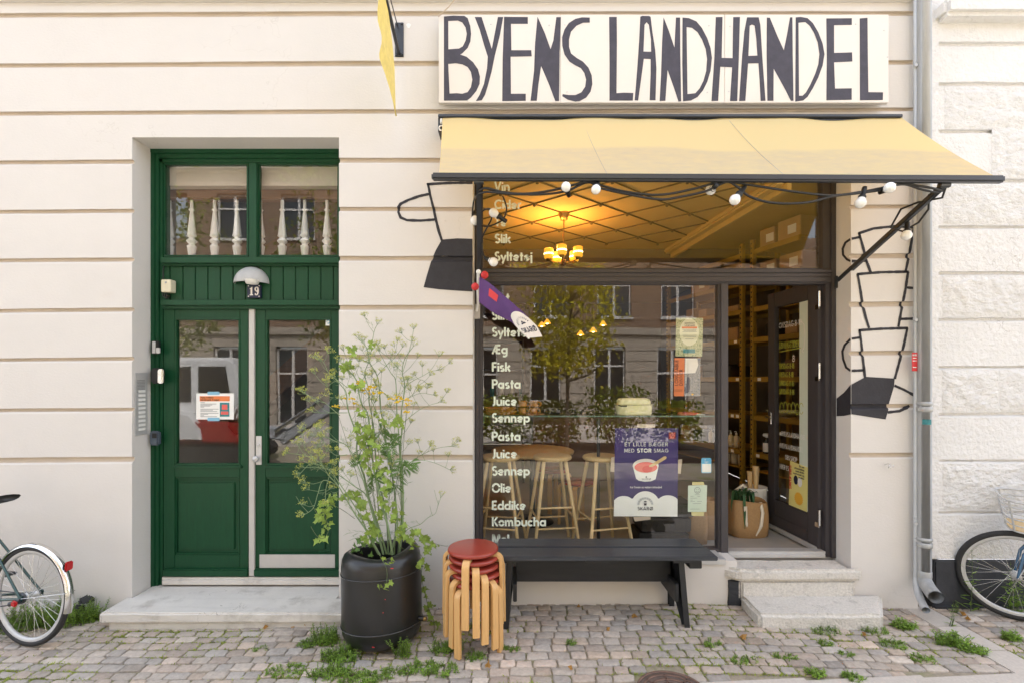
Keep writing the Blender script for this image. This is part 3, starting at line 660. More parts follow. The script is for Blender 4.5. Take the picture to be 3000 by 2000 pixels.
for q in (497, 562, 629, 695, 763, 827, 893, 958, 1022):
    x = PX(q, YB + .04)
    if b0 is None: mb = MB(); mb.lathe([(r * 1.15, z * (zt_ - zb_)) for r, z in prof], (x, YB + .04, zb_), 12); b0 = mb.build('stair_baluster', M['white'], bld); xb0 = x
    else: c = b0.copy(); C.objects.link(c); c.parent = bld; c.location.x += x - xb0
mb = MB(); mb.beam((hx0 + .1, 1.7, 2.9), (hx1, 1.7, 4.2), .1, .12); mb.beam((hx0 - .0, 2.1, 1.2), (hx1, 2.1, 3.0), .4, .25); mb.build('stair_flight', M['brownwood'], bld)

# ---------------------------------------------------------------- shopfront
YF = .17; YG = YF + .045
mb = MB()
mb.px(1392, 432, 1404, 1638, YF, YF + .09, .004); mb.px(1404.3, 450, 1412, 1620, YF + .015, YF + .09, .004)
mb.px(2436, 432, 2456, 1634, YF, YF + .09, .004); mb.px(2419, 832, 2435.7, 1630, YF + .022, YF + .09, .004); mb.px(2411, 450, 2435.7, 790, YF + .016, YF + .09, .004)
mb.px(1392, 406, 2456, 450, YF + .001, YF + .09, .004)
mb.px(1404.3, 789, 2436, 799, YF - .012, YF + .09, .004); mb.px(1404.3, 799.3, 2436, 812, YF + .002, YF + .09, .004); mb.px(1404.3, 812.3, 2436, 826, YF - .004, YF + .09, .004); mb.px(1404.3, 826.3, 2436, 832, YF + .016, YF + .09, .003)
mb.px(2112, 832, 2134, 1632, YF, YF + .09, .004); mb.px(2104, 832.5, 2111.7, 1618, YF + .014, YF + .09, .004)
mb.px(1404.3, 1606, 2111.5, 1620, YF + .012, YF + .09, .004); mb.px(1404.3, 1620.4, 2111.5, 1638, YF - .002, YF + .09, .004)
mb.build('shop_frame', M['frame'], bld)
mb = MB(); mb.px(2134.3, 1614, 2418.7, 1622, YF + .01, YF + .1, .002); mb.px(2134.3, 1622.4, 2418.7, 1633, YF - .005, YF + .1, .003); mb.build('shop_threshold', M['alu'], bld)
def window(name, x0, y0, x1, y1):
    mb = MB(); e = 3
    for (a, b, c, d) in ((x0, y0, x1, y0 + e), (x0, y1 - e, x1, y1), (x0, y0 + e + .2, x0 + e, y1 - e - .2), (x1 - e, y0 + e + .2, x1, y1 - e - .2)): mb.px(a, b, c, d, YF + .03, YF + .06, .002)
    wn = mb.build(name, M['frame'], bld); g = MB(); p, q = P(x0, y0, YG), P(x1, y1, YG)
    g.add([(p.x, p.y, q.z), (q.x, p.y, q.z), (q.x, p.y, p.z), (p.x, p.y, p.z)], [[0, 1, 2, 3]]); g.build('glass_pane', M['pane'], wn)
    return wn
wt = window('transom_window', 1412, 450, 2411, 789)
wd_ = window('display_window', 1412, 832, 2104, 1606)
def vinyl(word, px, py, cap, parent): mb = MB(); text(mb, word, px, -py, cap, page(YG - .002), .2, .035); mb.build('window_word', M['vinyl'], parent)
for wd__, yb in (('Vin', 560), ('Cider', 613), ('Te', 664), ('Slik', 713), ('Syltetøj', 765)): vinyl(wd__, 1449, yb, 27, wt)
for wd__, yb in (('Ost', 885), ('Slik', 937), ('Syltetøj', 986), ('Æg', 1036), ('Fisk', 1087), ('Pasta', 1137), ('Juice', 1187), ('Sennep', 1236), ('Pasta', 1290), ('Juice', 1341), ('Sennep', 1391), ('Olie', 1441), ('Eddike', 1492), ('Kombucha', 1540), ('Mel', 1591)): vinyl(wd__, 1441, yb, 27, wd_)

# shop interior shell
sx0, sx1, sy0, sy1, sz0, sz1 = -1.30, 3.40, YF + .1, 7.0, .30, 3.5
mb = MB(); mb.add([(sx0, sy0, sz0), (sx0, sy1, sz0), (sx0, sy1, sz1), (sx0, sy0, sz1), (sx1, sy0, sz0), (sx1, sy1, sz0), (sx1, sy1, sz1), (sx1, sy0, sz1)], [[0, 3, 2, 1], [4, 5, 6, 7], [1, 2, 6, 5]])
mb.add([(sx0, sy0, sz0), (XS0, sy0, sz0), (XS0, sy0, sz1 + .3), (sx0, sy0, sz1 + .3)], [[0, 3, 2, 1]]); mb.add([(XS1, sy0, sz0), (sx1, sy0, sz0), (sx1, sy0, sz1 + .3), (XS1, sy0, sz1 + .3)], [[0, 3, 2, 1]])
mb.b2((sx0, 2.55, 3.22), (sx1, 2.75, 3.499)); mb.build('shop_interior_wall', M['inwall'], bld)
mb = MB(); mb.b2((sx0 - .1, sy0 - .06, .1), (sx1 + .1, sy1, .298)); mb.build('shop_floor', M['shopfloor'], bld)
mb = MB(); mb.b2((sx0, sy0 - .05, 3.5), (sx1, sy1, 3.6)); mb.build('shop_ceiling', M['ceiling'], bld)
mb = MB(); mb.beam((2.30, .28, 3.465), (2.07, 2.55, 3.465), .10, .07, .02); mb.beam((2.36, .28, 3.44), (2.13, 2.55, 3.44), .04, .12); mb.build('ceiling_cornice', M['ceiling'], bld)
mb = MB(); ax, ay, hx, hy = .548, .548 + .64, .327, .27     # diamond battens across the ceiling
cx0, cx1 = sx0, 2.2
for k in range(-14, 15):
    for sgn in (1, -1):
        pts = []
        for t in range(-40, 41):
            x = ax + hx * t; y_ = 1.19 + hy * (sgn * t) + hy * 2 * k
            if cx0 < x < cx1 and .3 < y_ < 2.5: pts.append((x, y_))
        if len(pts) > 1: mb.beam((pts[0][0], pts[0][1], 3.494), (pts[-1][0], pts[-1][1], 3.494), .009, .012)
mb.build('ceiling_batten', M['batten'], bld)
mb = MB()
for i in range(-8, 6):
    for j in range(-4, 6):
        if (i + j) % 2 == 0:
            x, y_ = ax + hx * i, 1.19 + hy * j
            if cx0 < x < cx1 and .3 < y_ < 2.5: mb.lathe([(.018, 0), (.014, -.02), (0, -.026)], (x, y_, 3.49), 8)
mb.build('ceiling_boss', M['batten'], bld)

# open glazed shop door, swung inwards
hA, hB = Vector((PX(2396, .24), .24, 0)), Vector((PX(2250, .93), .93, 0)); dz0, dz1 = .325, 2.60
du = (hB - hA).normalized(); dn = Vector((-du.y, du.x, 0));  dl = (hB - hA).length
if dn.x > 0: dn = -dn
def dp(u, v, off=0): q = hA + du * u - dn * 0 + dn * off; return Vector((q.x, q.y, v))
def dbox(mb, u0, u1, v0, v1, o0, o1, bev=.003, mi=0):
    mid = dp((u0 + u1) / 2, (v0 + v1) / 2, (o0 + o1) / 2); m = Matrix((du, dn, Vector((0, 0, 1)))).transposed()
    mb.box(mid, (u1 - u0, abs(o1 - o0), v1 - v0), bev, m, mi)
mb = MB(); st = .125
dbox(mb, 0, st, dz0, dz1, -.05, 0); dbox(mb, dl - .1, dl, dz0, dz1, -.05, 0); dbox(mb, st, dl - .1, dz1 - .14, dz1, -.049, -.001); dbox(mb, st, dl - .1, dz0 + .03, dz0 + .27, -.049, -.001)
dbox(mb, st, dl - .1, dz0 + .05, dz0 + .14, -.003, .008, .004); dbox(mb, st, dl - .1, dz0 + .27, dz0 + .285, -.04, .004, .004)
sd_ = mb.build('shop_door', M['frame'], bld)
mb = MB(); mb.add([dp(st, dz0 + .28, -.02), dp(dl - .1, dz0 + .28, -.02), dp(dl - .1, dz1 - .14, -.02), dp(st, dz1 - .14, -.02)], [[0, 1, 2, 3][::-1]]); mb.build('glass_pane', M['pane'], sd_)
mb = MB(); dbox(mb, .01, dl - .01, dz0 - .012, dz0 + .03, -.04, .012, .006); mb.build('weather_bar', M['alu'], sd_)
mb = MB(); dbox(mb, st + .005, st + .13, dz0 + .29, dz1 - .145, -.021, -.017, 0); mb.build('frosted_strip', M['mint'], sd_)
mb = MB()
for z in (dz0 + .22, dz0 + 1.45, dz0 + 2.05): mb.tube([dp(-.018, z, .0), dp(-.018, z + .13, .0)], .012, 8); dbox(mb, -.02, .03, z - .02, z + .02, .0, .006, .002)
mb.build('door_hinge', M['chrome'], sd_)
mb = MB(); dbox(mb, dl - .06, dl - .03, 1.33, 1.45, .0, .008, .003); mb.tube([dp(dl - .045, 1.40, .0), dp(dl - .045, 1.40, .05), dp(dl - .13, 1.40, .055)], .009, 8); mb.build('door_handle', M['chrome'], sd_)
mb = MB(); pg = lambda a, b: dp(dl - .1 - a, b, -.015)
text(mb, 'ONSDAG 8-18', .05, 2.25, .055, pg, .10, .1, .72); text(mb, '8', .24, 1.93, .06, pg, .1)
mb.strip([(.36, 2.29), (.40, 2.25), (.415, 2.15), (.40, 2.05), (.375, 2.02)], .007, pg); mb.strip([(.40, 2.045), (.372, 2.02), (.395, 2.005)], .006, pg)
for s_, z in (('@BYENS.LANDHANDEL', 1.235), ('BYENSLANDHANDEL', 1.12), ('OBS SHOP', 1.02), ('HVER ES 6766', .92)): text(mb, s_, .06 if s_[0] != 'O' else .14, z, .045, pg, .11, .08, .62)
mb.build('chalk_writing', M['chalk'], sd_)
mb = MB(); text(mb, 'ÅBNINGSTIDER', .05, 2.06, .06, pg, .1, .06, .58); mb.strip([(.05, 2.03), (.36, 2.05)], .006, pg)
for s_, z in (('TIRSDAG 8-18', 1.87), ('FREDAG 8-18', 1.79), ('LØRDAG 8-16', 1.71), ('SØNDAG 8-16', 1.63)): text(mb, s_, .05, z, .05, pg, .1, .08, .56)
for k in range(6): mb.strip(arc(.09 + k * .055, 1.50 + .01 * (k % 2), .026, .05, 20, 330, 8), .006, pg)
mb.build('chalk_menu', M['chalky'], sd_)

# ---------------------------------------------------------------- neighbour house, pipes
WB = [(123, 133), (241, 250), (380, 388), (525, 533), (661, 668), (796, 804), (932, 940), (1071, 1077), (1207, 1216), (1345, 1351), (1496, 1503), (1621, 1629)]
YW = .03
nb = thing('neighbour_building', (PX(2900), YW, 0), 'white rough rendered neighbouring house with black plinth on the right', 'building')
wj = [(lambda x, amp, a=a, b=b, i=i: (PZ(a, YW) + wob(i, x * 2, 31) * 2.6 * amp, PZ(b, YW) + wob(i, x * 2, 37) * 2.6 * amp)) for i, (a, b) in enumerate(WB)]
mb = MB(); xw0, xw1 = PX(2755, YW), 8.0
mb.px(2722, -900, 2754, 1638, YW - .004, .35, .012); rusticated(mb, xw0 - .02, xw1, PZ(1636, YW), 6.2, wj, dp=.028, Y=YW, step=.02)
mb.px(2775, -12, 6000, 38, YW - .11, YW + .05, .03); mb.px(2772, 44, 6000, 56, YW - .035, YW + .05, .012)
mb.build('rendered_wall', M['stucco'], nb)
rn = random.Random(5)
def rough_block(x0, y0, x1, y1):                             # coarse rusticated block with real relief
    mb = MB(); a, b = P(x0, y0, YW), P(x1, y1, YW); nx = max(4, int((b.x - a.x) / .016)); nz_ = max(4, int((a.z - b.z) / .016)); nx = min(nx, 90); sd = rn.uniform(0, 50)
    vs = []
    for i in range(nx + 1):
        for j in range(nz_ + 1):
            x = a.x + (b.x - a.x) * i / nx; z = b.z + (a.z - b.z) * j / nz_; e = min(i, j, nz_ - j, 3) / 3 if x1 > 3000 else min(i, j, nz_ - j, nx - i, 3) / 3
            h = .009 + .013 * noise.noise(Vector((x * 9, z * 9, sd))) + .008 * noise.noise(Vector((x * 24, z * 24, sd))) + .005 * noise.noise(Vector((x * 60, z * 60, sd)))
            vs.append((x, YW - .001 - e * max(h, .0), z))
    mb.add(vs, [[i * (nz_ + 1) + j, (i + 1) * (nz_ + 1) + j, (i + 1) * (nz_ + 1) + j + 1, i * (nz_ + 1) + j + 1] for i in range(nx) for j in range(nz_)], True)
    return mb
for (x0, y0, x1, y1) in ((2768, 255, 3080, 376), (2905, 376, 3080, 522), (2764, 537, 3080, 657), (2762, 808, 3080, 929), (2760, 1083, 2925, 1203), (2930, 1083, 3080, 1203), (2762, 1356, 3080, 1492)):
    rough_block(x0, y0, x1, y1).build('rough_block', M['rubble'], nb)
mb = MB(); mb.px(2739, 1639, 6000, 1800, YW - .012, .3, .01); mb.px(2736, 1770, 6000, 1800, YW - .03, YW, .015); mb.build('plinth', M['plinth'], nb)
def pipe(name, x0, x1, ytop, ycoll, ybend, pend, Yc, m, label, bands):
    r = (x1 - x0) / 2 / F * (D + Yc); xc = PX((x0 + x1) / 2, Yc); t = thing(name, (xc, Yc, gz(xc)), label, 'drainpipe')
    mb = MB(); e = Vector(pend); zb = PZ(ybend, Yc)
    pts = [(xc, Yc, 6.2), (xc, Yc, zb + .001)]; a = Vector((xc, Yc, zb)); ctl = Vector((xc, Yc, e.z + (zb - e.z) * .25))
    for i in range(1, 9): s_ = i / 8; pts.append(a * (1 - s_) ** 2 + ctl * 2 * s_ * (1 - s_) + e * s_ ** 2)
    rb_ = 1.04 if r > .03 else 1.75; mb.tube(pts, [r] * 2 + [r * (1 + (rb_ - 1) * min(1, i / 3)) for i in range(1, 9)], 20, cap=False); mb.tube([pts[-1], pts[-2]], [r * rb_ * .9] * 2, 20, cap=False)
    mb.lathe([(r * 1.02, 0), (r * 1.06, .01), (r * 1.06, .05), (r * 1.0, .055)], (xc, Yc, zb - .0), 20)
    mb.build('pipe_body', m, t)
    for b in bands:
        mb = MB(); z = PZ(b, Yc); mb.lathe([(r, 0), (r * 1.13, .004), (r * 1.13, .035), (r, .04)], (xc, Yc, z), 20)
        if name == 'drainpipe': mb.lathe([(r, .05), (r * 1.16, .058), (r * 1.16, .07), (r, .078)], (xc, Yc, z), 20); mb.tube([(xc - r * 1.0, Yc - .01, z + .018), (xc - r * 1.3, Yc - .03, z + .018)], .012, 8)
        mb.build('pipe_bracket', m, t)
    return t
Yp = -.075
pipe('drainpipe', 2690, 2725, 0, 0, 1690, P(2742, 1748, -.26), Yp, M['zinc'], 'thick grey zinc downpipe between the cream and white houses', (1601, 1205))
pipe('drainpipe', 2677, 2688, 0, 0, 1688, P(2713, 1786, -.24), -.045, M['zincl'], 'thin pale grey pipe beside the thick downpipe', (1537, 945, 205))
mb = MB(); pr = PX(2708, Yp)
def on_pipe(xc, Yc, r, a0, a1, z0, z1, n=8):
    mb = MB(); vs = [(xc + r * math.sin(R(a0 + (a1 - a0) * i / n)), Yc - r * math.cos(R(a0 + (a1 - a0) * i / n)), z) for i in range(n + 1) for z in (z0, z1)]
    return mb.add(vs, [[2 * i, 2 * i + 2, 2 * i + 3, 2 * i + 1] for i in range(n)])
rp_ = 35 / 2 / F * (D + Yp)
tag(on_pipe(PX(2707.5, Yp), Yp, rp_ + .0015, -55, 20, PZ(1241, Yp), PZ(1226, Yp)).build('sticker', M['tealp']), 'small teal and white sticker on the thick downpipe', 'sticker')
mb = MB(); mb.px(2672, 1032, 2690, 1086, -.066, -.064); st_ = thing('sticker', P(2681, 1086, -.066), 'red sticker with white print on the thin pipe', 'sticker')
mb.build('sticker_sheet', M['redp'], st_); mb = MB(); text(mb, 'STIFTER', 2673.5, -1042, 5.0, page(-.0672), .2, .02, .62)
for y in (1048, 1056, 1075): mb.strip([(2674, -y), (2685, -y)], 2.4, page(-.0672))
mb.build('sticker_print', M['white'], st_)

# ---------------------------------------------------------------- painted fascia sign
YS = -.085
sg = thing('shop_sign', (PX(1940, YS), YS, PZ(306)), 'long off-white board sign with hand painted dark letters above the awning', 'sign')
mb = MB()
for a, b in ((1285, 1641.4), (1642, 2122.6), (2123.2, 2604)): mb.px(a, 43, b, 302, YS, YS + .03, .003)
mb.px(1296, 60, 2592, 296, YS + .0305, -.004); mb.build('sign_board', M['signwhite'], sg)
Z4 = lambda l: [(1150 + a / 3.136, -(30 + b / 3.136)) for a, b in l]
Z5 = lambda l: [(1900 + a / 3.136, -(30 + b / 3.136)) for a, b in l]
Z2 = lambda l: [(1000 + a / 2.24, -b / 2.24) for a, b in l]
LET = [
 [Z4([(472, 60), (560, 52), (660, 55), (690, 75), (715, 150), (722, 220), (715, 290), (690, 350), (640, 400), (622, 410), (680, 430), (740, 480), (785, 545), (803, 610), (800, 680), (770, 745), (720, 805), (685, 832), (472, 834)]),
  Z4([(512, 102), (600, 98), (640, 115), (670, 160), (682, 220), (672, 280), (645, 335), (610, 355), (513, 362)]), Z4([(512, 497), (580, 490), (640, 500), (690, 525), (720, 570), (733, 640), (720, 710), (690, 755), (640, 770), (590, 765), (524, 768)])],
 [Z4([(755, 65), (818, 65), (868, 220), (912, 358), (968, 65), (1017, 65), (985, 240), (940, 420), (912, 560), (875, 700), (850, 780), (820, 830), (765, 838), (800, 780), (840, 680), (868, 540), (875, 430), (840, 320), (800, 180)])],
 [Z4([(1025, 63), (1243, 65), (1243, 128), (1088, 128), (1092, 370), (1275, 370), (1279, 427), (1085, 430), (1088, 770), (1224, 770), (1224, 835), (1008, 838), (1012, 450)])],
 [Z4([(1332, 62), (1400, 215), (1452, 360), (1478, 280), (1505, 66), (1547, 66), (1535, 400), (1530, 837), (1495, 838), (1440, 690), (1365, 515), (1340, 690), (1325, 835), (1268, 835), (1300, 560), (1310, 300)])],
 [Z4([(1812, 70), (1812, 117), (1750, 118), (1690, 145), (1640, 200), (1622, 270), (1622, 340), (1640, 400), (1690, 440), (1750, 475), (1800, 530), (1830, 600), (1836, 680), (1820, 750), (1780, 805), (1720, 838), (1680, 843), (1610, 825), (1560, 793), (1563, 773), (1620, 782), (1680, 782), (1735, 757), (1770, 705), (1778, 640), (1762, 580), (1730, 535), (1680, 510), (1625, 475), (1580, 410), (1560, 330), (1558, 250), (1580, 180), (1620, 120), (1680, 82), (1740, 68)])],
 [Z4([(1990, 64), (2060, 64), (2062, 300), (2058, 765), (2120, 760), (2212, 763), (2208, 833), (1993, 833), (1994, 500)])],
 [Z2([(1962, 112), (1975, 106), (2020, 107), (2030, 113), (2040, 200), (2060, 330), (2068, 450), (2062, 660), (2023, 660), (2030, 480), (2030, 390), (1985, 388), (1965, 540), (1948, 662), (1925, 660), (1940, 480), (1955, 260)]), Z2([(1990, 165), (2003, 148), (2018, 165), (2032, 260), (2033, 342), (1983, 340)])],
 [Z5([(138, 68), (190, 200), (238, 345), (252, 70), (290, 70), (292, 400), (300, 840), (275, 842), (235, 720), (175, 552), (155, 835), (102, 838), (115, 600), (125, 300)])],
 [Z5([(312, 70), (370, 75), (440, 105), (490, 165), (540, 260), (570, 350), (583, 440), (570, 560), (540, 660), (500, 740), (450, 800), (390, 832), (317, 840), (310, 500)]), Z5([(350, 158), (400, 165), (450, 205), (490, 270), (525, 360), (538, 450), (530, 560), (505, 650), (470, 720), (430, 765), (358, 773)])],
 [Z5([(618, 66), (680, 64), (672, 440), (772, 443), (778, 66), (840, 65), (830, 440), (815, 838), (748, 838), (768, 527), (660, 522), (640, 836), (578, 838), (605, 440)])],
 [Z5([(905, 68), (1012, 68), (1028, 140), (1045, 420), (1075, 835), (1030, 836), (1020, 640), (1010, 490), (915, 492), (890, 835), (832, 838), (860, 420), (880, 200)]), Z5([(930, 145), (950, 135), (975, 145), (990, 260), (1000, 420), (918, 422)])],
 [Z5([(1087, 70), (1115, 72), (1180, 230), (1243, 370), (1270, 240), (1300, 68), (1322, 68), (1325, 400), (1332, 835), (1308, 836), (1260, 740), (1150, 540), (1148, 835), (1092, 835), (1085, 400)])],
 [Z5([(1352, 68), (1400, 64), (1460, 75), (1510, 120), (1560, 205), (1600, 310), (1617, 405), (1600, 510), (1560, 620), (1510, 720), (1460, 800), (1420, 832), (1348, 842)]), Z5([(1378, 118), (1440, 112), (1480, 145), (1520, 210), (1555, 300), (1570, 405), (1560, 500), (1530, 590), (1485, 690), (1445, 760), (1415, 788), (1383, 788)])],
 [Z5([(1634, 78), (1868, 76), (1868, 138), (1705, 140), (1705, 395), (1870, 390), (1873, 474), (1705, 482), (1714, 722), (1867, 720), (1867, 825), (1634, 830), (1638, 450)])],
 [Z5([(1940, 78), (2012, 72), (2015, 400), (2020, 755), (2155, 757), (2153, 828), (1942, 830)])]]
for l in LET:
    mb = MB(); mb.fill(l, page(YS - .0012)); mb.build('painted_letter', M['ink'], sg)
mb = MB()
for a, b in ((1438, 72), (1609, 75), (1655, 74), (2077, 76), (2139, 78), (2507, 71), (1661, 270), (1370, 296), (2072, 271), (2135, 269), (2590, 90), (2600, 168)): mb.lathe([(0, .003), (.004, .003), (.006, 0)], P(a, b, YS), 10, Matrix.Rotation(R(90), 3, 'X'))
mb.build('screw_head', M['alu'], sg)

# ---------------------------------------------------------------- awning
YR, YBAR = -.14, -.80
aw = thing('awning', (PX(1965, -.1), 0, PZ(420)), 'faded yellow fabric awning with a grey front bar over the shop window', 'awning')
mb = MB(); mb.px(1283, 334, 2646, 343, YR - .03, -.003, .004); mb.px(1290, 343.3, 2640, 348, YR + .01, -.003); mb.build('awning_housing', M['anthr'], aw)
for x in (1284, 2640):
    mb = MB(); mb.px(x - 1, 343.5, x + 5, 386, YR - .005, -.004, .004); mb.build('end_bracket', M['anthr'], aw)
mb = MB(); mb.tube([P(1292, 356, YR + .01), P(2636, 356, YR + .01)], .022, 12); mb.build('roller', M['darksteel'], aw)
mb = MB(); mb.tube([P(1293, 350, YR - .01), P(1293, 362, YR - .02)], .010, 8); mb.ring(P(1293.5, 376, YR - .02), Matrix.Identity(3), .018, .006, 16, 6, sq=1); mb.build('crank_ring', M['white'], aw)
NX, NY = 90, 26; vs = []
for i in range(NX + 1):
    u = i / NX
    for j in range(NY + 1):
        v = j / NY; a = P(1297 + (2639 - 1297) * u, 346, YR); b = P(1286 + (2921 - 1286) * u, 513 + 6 * u, YBAR)
        q = a.lerp(b, v); q.z -= .045 * math.sin(math.pi * v) * .45
        q.z += .010 * math.sin(u * 19 + 1) * math.exp(-v * 9) + .006 * math.sin(u * 43) * math.exp(-v * 12) + .0025 * math.sin(u * 27 + v * 3)
        vs.append(q)
mb = MB(); mb.add(vs, [[i * (NY + 1) + j, i * (NY + 1) + j + 1, (i + 1) * (NY + 1) + j + 1, (i + 1) * (NY + 1) + j] for i in range(NX) for j in range(NY)], True)
cloth = bpy.data.materials.new('awning_cloth'); cloth.use_nodes = True; n = cloth.node_tree.nodes; l = cloth.node_tree.links; b = n['Principled BSDF']
tc = n.new('ShaderNodeTexCoord'); sp_ = n.new('ShaderNodeSeparateXYZ'); l.new(tc.outputs['Object'], sp_.inputs[0])
nz = n.new('ShaderNodeTexNoise'); nz.noise_dimensions = '1D'; nz.inputs['Scale'].default_value = .9; nz.inputs['Detail'].default_value = 2; l.new(sp_.outputs['X'], nz.inputs['W'])
ma = n.new('ShaderNodeMath'); ma.operation = 'MULTIPLY_ADD'; ma.inputs[1].default_value = .16; l.new(nz.outputs['Fac'], ma.inputs[0]); l.new(sp_.outputs['Z'], ma.inputs[2])
mr = n.new('ShaderNodeMapRange'); mr.inputs['From Min'].default_value = -.195; mr.inputs['From Max'].default_value = -.23; l.new(ma.outputs[0], mr.inputs['Value'])      # the grimy lower third
mpp = n.new('ShaderNodeMapping'); mpp.inputs['Scale'].default_value = (3.5, 9, 9); mpp.inputs['Rotation'].default_value = (0, .5, 0); l.new(tc.outputs['Object'], mpp.inputs[0])
n2 = n.new('ShaderNodeTexNoise'); n2.inputs['Scale'].default_value = 2.4; n2.inputs['Detail'].default_value = 9; n2.inputs['Roughness'].default_value = .7; l.new(mpp.outputs[0], n2.inputs['Vector'])
m2 = n.new('ShaderNodeMapRange'); m2.inputs['From Min'].default_value = .35; m2.inputs['From Max'].default_value = .75; m2.inputs['To Min'].default_value = .35; l.new(n2.outputs['Fac'], m2.inputs['Value'])
mm = n.new('ShaderNodeMath'); mm.operation = 'MULTIPLY'; l.new(mr.outputs[0], mm.inputs[0]); l.new(m2.outputs[0], mm.inputs[1])
mx = n.new('ShaderNodeMix'); mx.data_type = 'RGBA'; mx.inputs['A'].default_value = (.86, .73, .40, 1); mx.inputs['B'].default_value = (.62, .56, .42, 1); l.new(mm.outputs[0], mx.inputs['Factor'])
l.new(mx.outputs['Result'], b.inputs['Base Color']); b.inputs['Roughness'].default_value = .85; b.inputs['Specular IOR Level'].default_value = .15
tr = n.new('ShaderNodeBsdfTranslucent'); tr.inputs[0].default_value = (.95, .50, .03, 1); ms = n.new('ShaderNodeMixShader'); ms.inputs[0].default_value = .40
l.new(b.outputs[0], ms.inputs[1]); l.new(tr.outputs[0], ms.inputs[2]); l.new(ms.outputs[0], n['Material Output'].inputs['Surface'])
mb.build('awning_fabric', cloth, aw)
mb = MB()
for u in (.303, .62):
    mb.tube([P(1297 + (2639 - 1297) * u, 346, YR).lerp(P(1286 + (2921 - 1286) * u, 516, YBAR), v) - Vector((0, 0, .045 * math.sin(math.pi * v) * .45 - .001)) for v in [k / 14 for k in range(15)]], .0014, 4, sm=False)
mb.build('fabric_seam', M['tape'], aw)
mb = MB(); a, b_ = P(1265, 519, YBAR), P(2938, 527, YBAR)
mb.beam(a, b_, .045, .043, .010); mb.build('front_bar', M['anthr'], aw)
for (x0, y0, x1, y1) in ((1405, 834, 1403, 532), (2457, 822, 2766, 543)):
    mb = MB(); a = P(x0, y0, YF - .02); b_ = P(x1, y1, YBAR + .02); mb.beam(a, b_, .036, .036, .006); mb.tube([b_ - Vector((.03, 0, 0)), b_ + Vector((.03, 0, 0))], .018, 10); mb.px(x0 - 7, y0 - 14, x0 + 7, y0 + 22, YF - .022, YF - .001, .004)
    mb.build('awning_arm', M['anthr'], aw)

# ---------------------------------------------------------------- string of party lights
sl = thing('string_light', (P(2000, 560, YBAR).x, YBAR, PZ(560, YBAR)), 'string of unlit white bulbs on black cable looped along the awning bar', 'string lights')
def cable(pts, r=.0075):
    P3 = [P(a, b, y) for a, b, y in pts]; out = []
    for i in range(len(P3) - 1):                             # Catmull-Rom through the hooks and sags
        p0, p1, p2, p3 = P3[max(i - 1, 0)], P3[i], P3[i + 1], P3[min(i + 2, len(P3) - 1)]
        for k in range(6):
            t = k / 6; out.append(.5 * ((2 * p1) + (p2 - p0) * t + (2 * p0 - 5 * p1 + 4 * p2 - p3) * t * t + (3 * p1 - p0 - 3 * p2 + p3) * t ** 3))
    out.append(P3[-1]); mb = MB(); mb.tube(out, r, 6); return mb.build('cable', M['plastic'], sl)
yb = YBAR + .02
cable([(1402, 560, yb + .05), (1425, 552, yb), (1480, 565, yb), (1545, 568, yb), (1620, 558, yb), (1690, 540, yb - .01), (1725, 532, yb), (1765, 545, yb), (1830, 562, yb), (1900, 571, yb), (1960, 569, yb), (2040, 552, yb), (2090, 538, yb), (2130, 532, yb), (2200, 543, yb), (2290, 557, yb), (2380, 569, yb), (2450, 573, yb), (2540, 560, yb), (2600, 548, yb), (2650, 541, yb), (2700, 556, yb), (2750, 566, yb)])
cable([(1402, 570, yb + .04), (1430, 563, yb), (1500, 569, yb), (1590, 570, yb), (1660, 560, yb), (1722, 535, yb + .01), (1760, 552, yb), (1840, 570, yb), (1930, 585, yb), (1990, 578, yb), (2070, 560, yb), (2128, 534, yb), (2160, 548, yb - .01), (2190, 573, yb), (2240, 591, yb), (2300, 597, yb), (2370, 593, yb), (2440, 576, yb), (2520, 566, yb), (2590, 556, yb), (2640, 539, yb), (2690, 545, yb), (2730, 552, yb), (2764, 560, yb + .02)])
def arm_pt(t, dx=0, dy=0): a, b_ = P(2457, 822, YF - .02), P(2766, 543, YBAR + .02); q = b_.lerp(a, t); return q + Vector((dx, -.03, dy))
mb = MB(); mb.tube([arm_pt(.0, 0, .03), arm_pt(.08, .03, -.03), arm_pt(.2, -.03, .03), arm_pt(.3, -.06, .06), arm_pt(.38, -.07, -.01), arm_pt(.36, 0, -.05), arm_pt(.3, .06, -.03), arm_pt(.22, .06, 0), arm_pt(.12, -.02, .02), arm_pt(.02, .03, 0)], .007, 6); mb.build('cable', M['plastic'], sl)
yl = -.42
cable([(1404, 565, yb + .06), (1388, 590, yl), (1384, 640, yl), (1396, 655, yl), (1425, 664, yl), (1455, 655, yl), (1476, 640, yl), (1484, 610, yl), (1473, 575, yl)], .006)
cable([(1405, 640, yl + .1), (1415, 618, yl + .05), (1436, 614, yl), (1440, 640, yl), (1430, 662, yl + .05), (1412, 700, yl + .1), (1414, 740, yl + .15), (1425, 758, yl + .2)], .006)
def party_bulb(sx_, sy_, bx, by, Y, dyb=0.0, r=.033):
    s0, b0_ = P(sx_, sy_, Y), P(bx, by, Y + dyb); t = (b0_ - s0).normalized(); q = t.to_track_quat('Z', 'Y').to_matrix()
    mb = MB(); ln = (b0_ - s0).length
    mb.lathe([(0, -.03), (.013, -.03), (.015, -.012), (.0155, ln * .35), (.022, ln * .40), (.022, ln * .52), (.019, ln * .55), (.018, ln * .7)], s0, 12, q); so = mb.build('lamp_socket', M['plastic'], sl)
    mb = MB(); mb.lathe([(.014, -r * 1.25), (.017, -r * 1.05), (r * .82, -r * .55), (r * .98, -r * .2), (r, 0), (r * .93, r * .38), (r * .7, r * .72), (r * .36, r * .94), (0, r)], b0_, 16, q); mb.build('bulb', M['bulb'], sl)
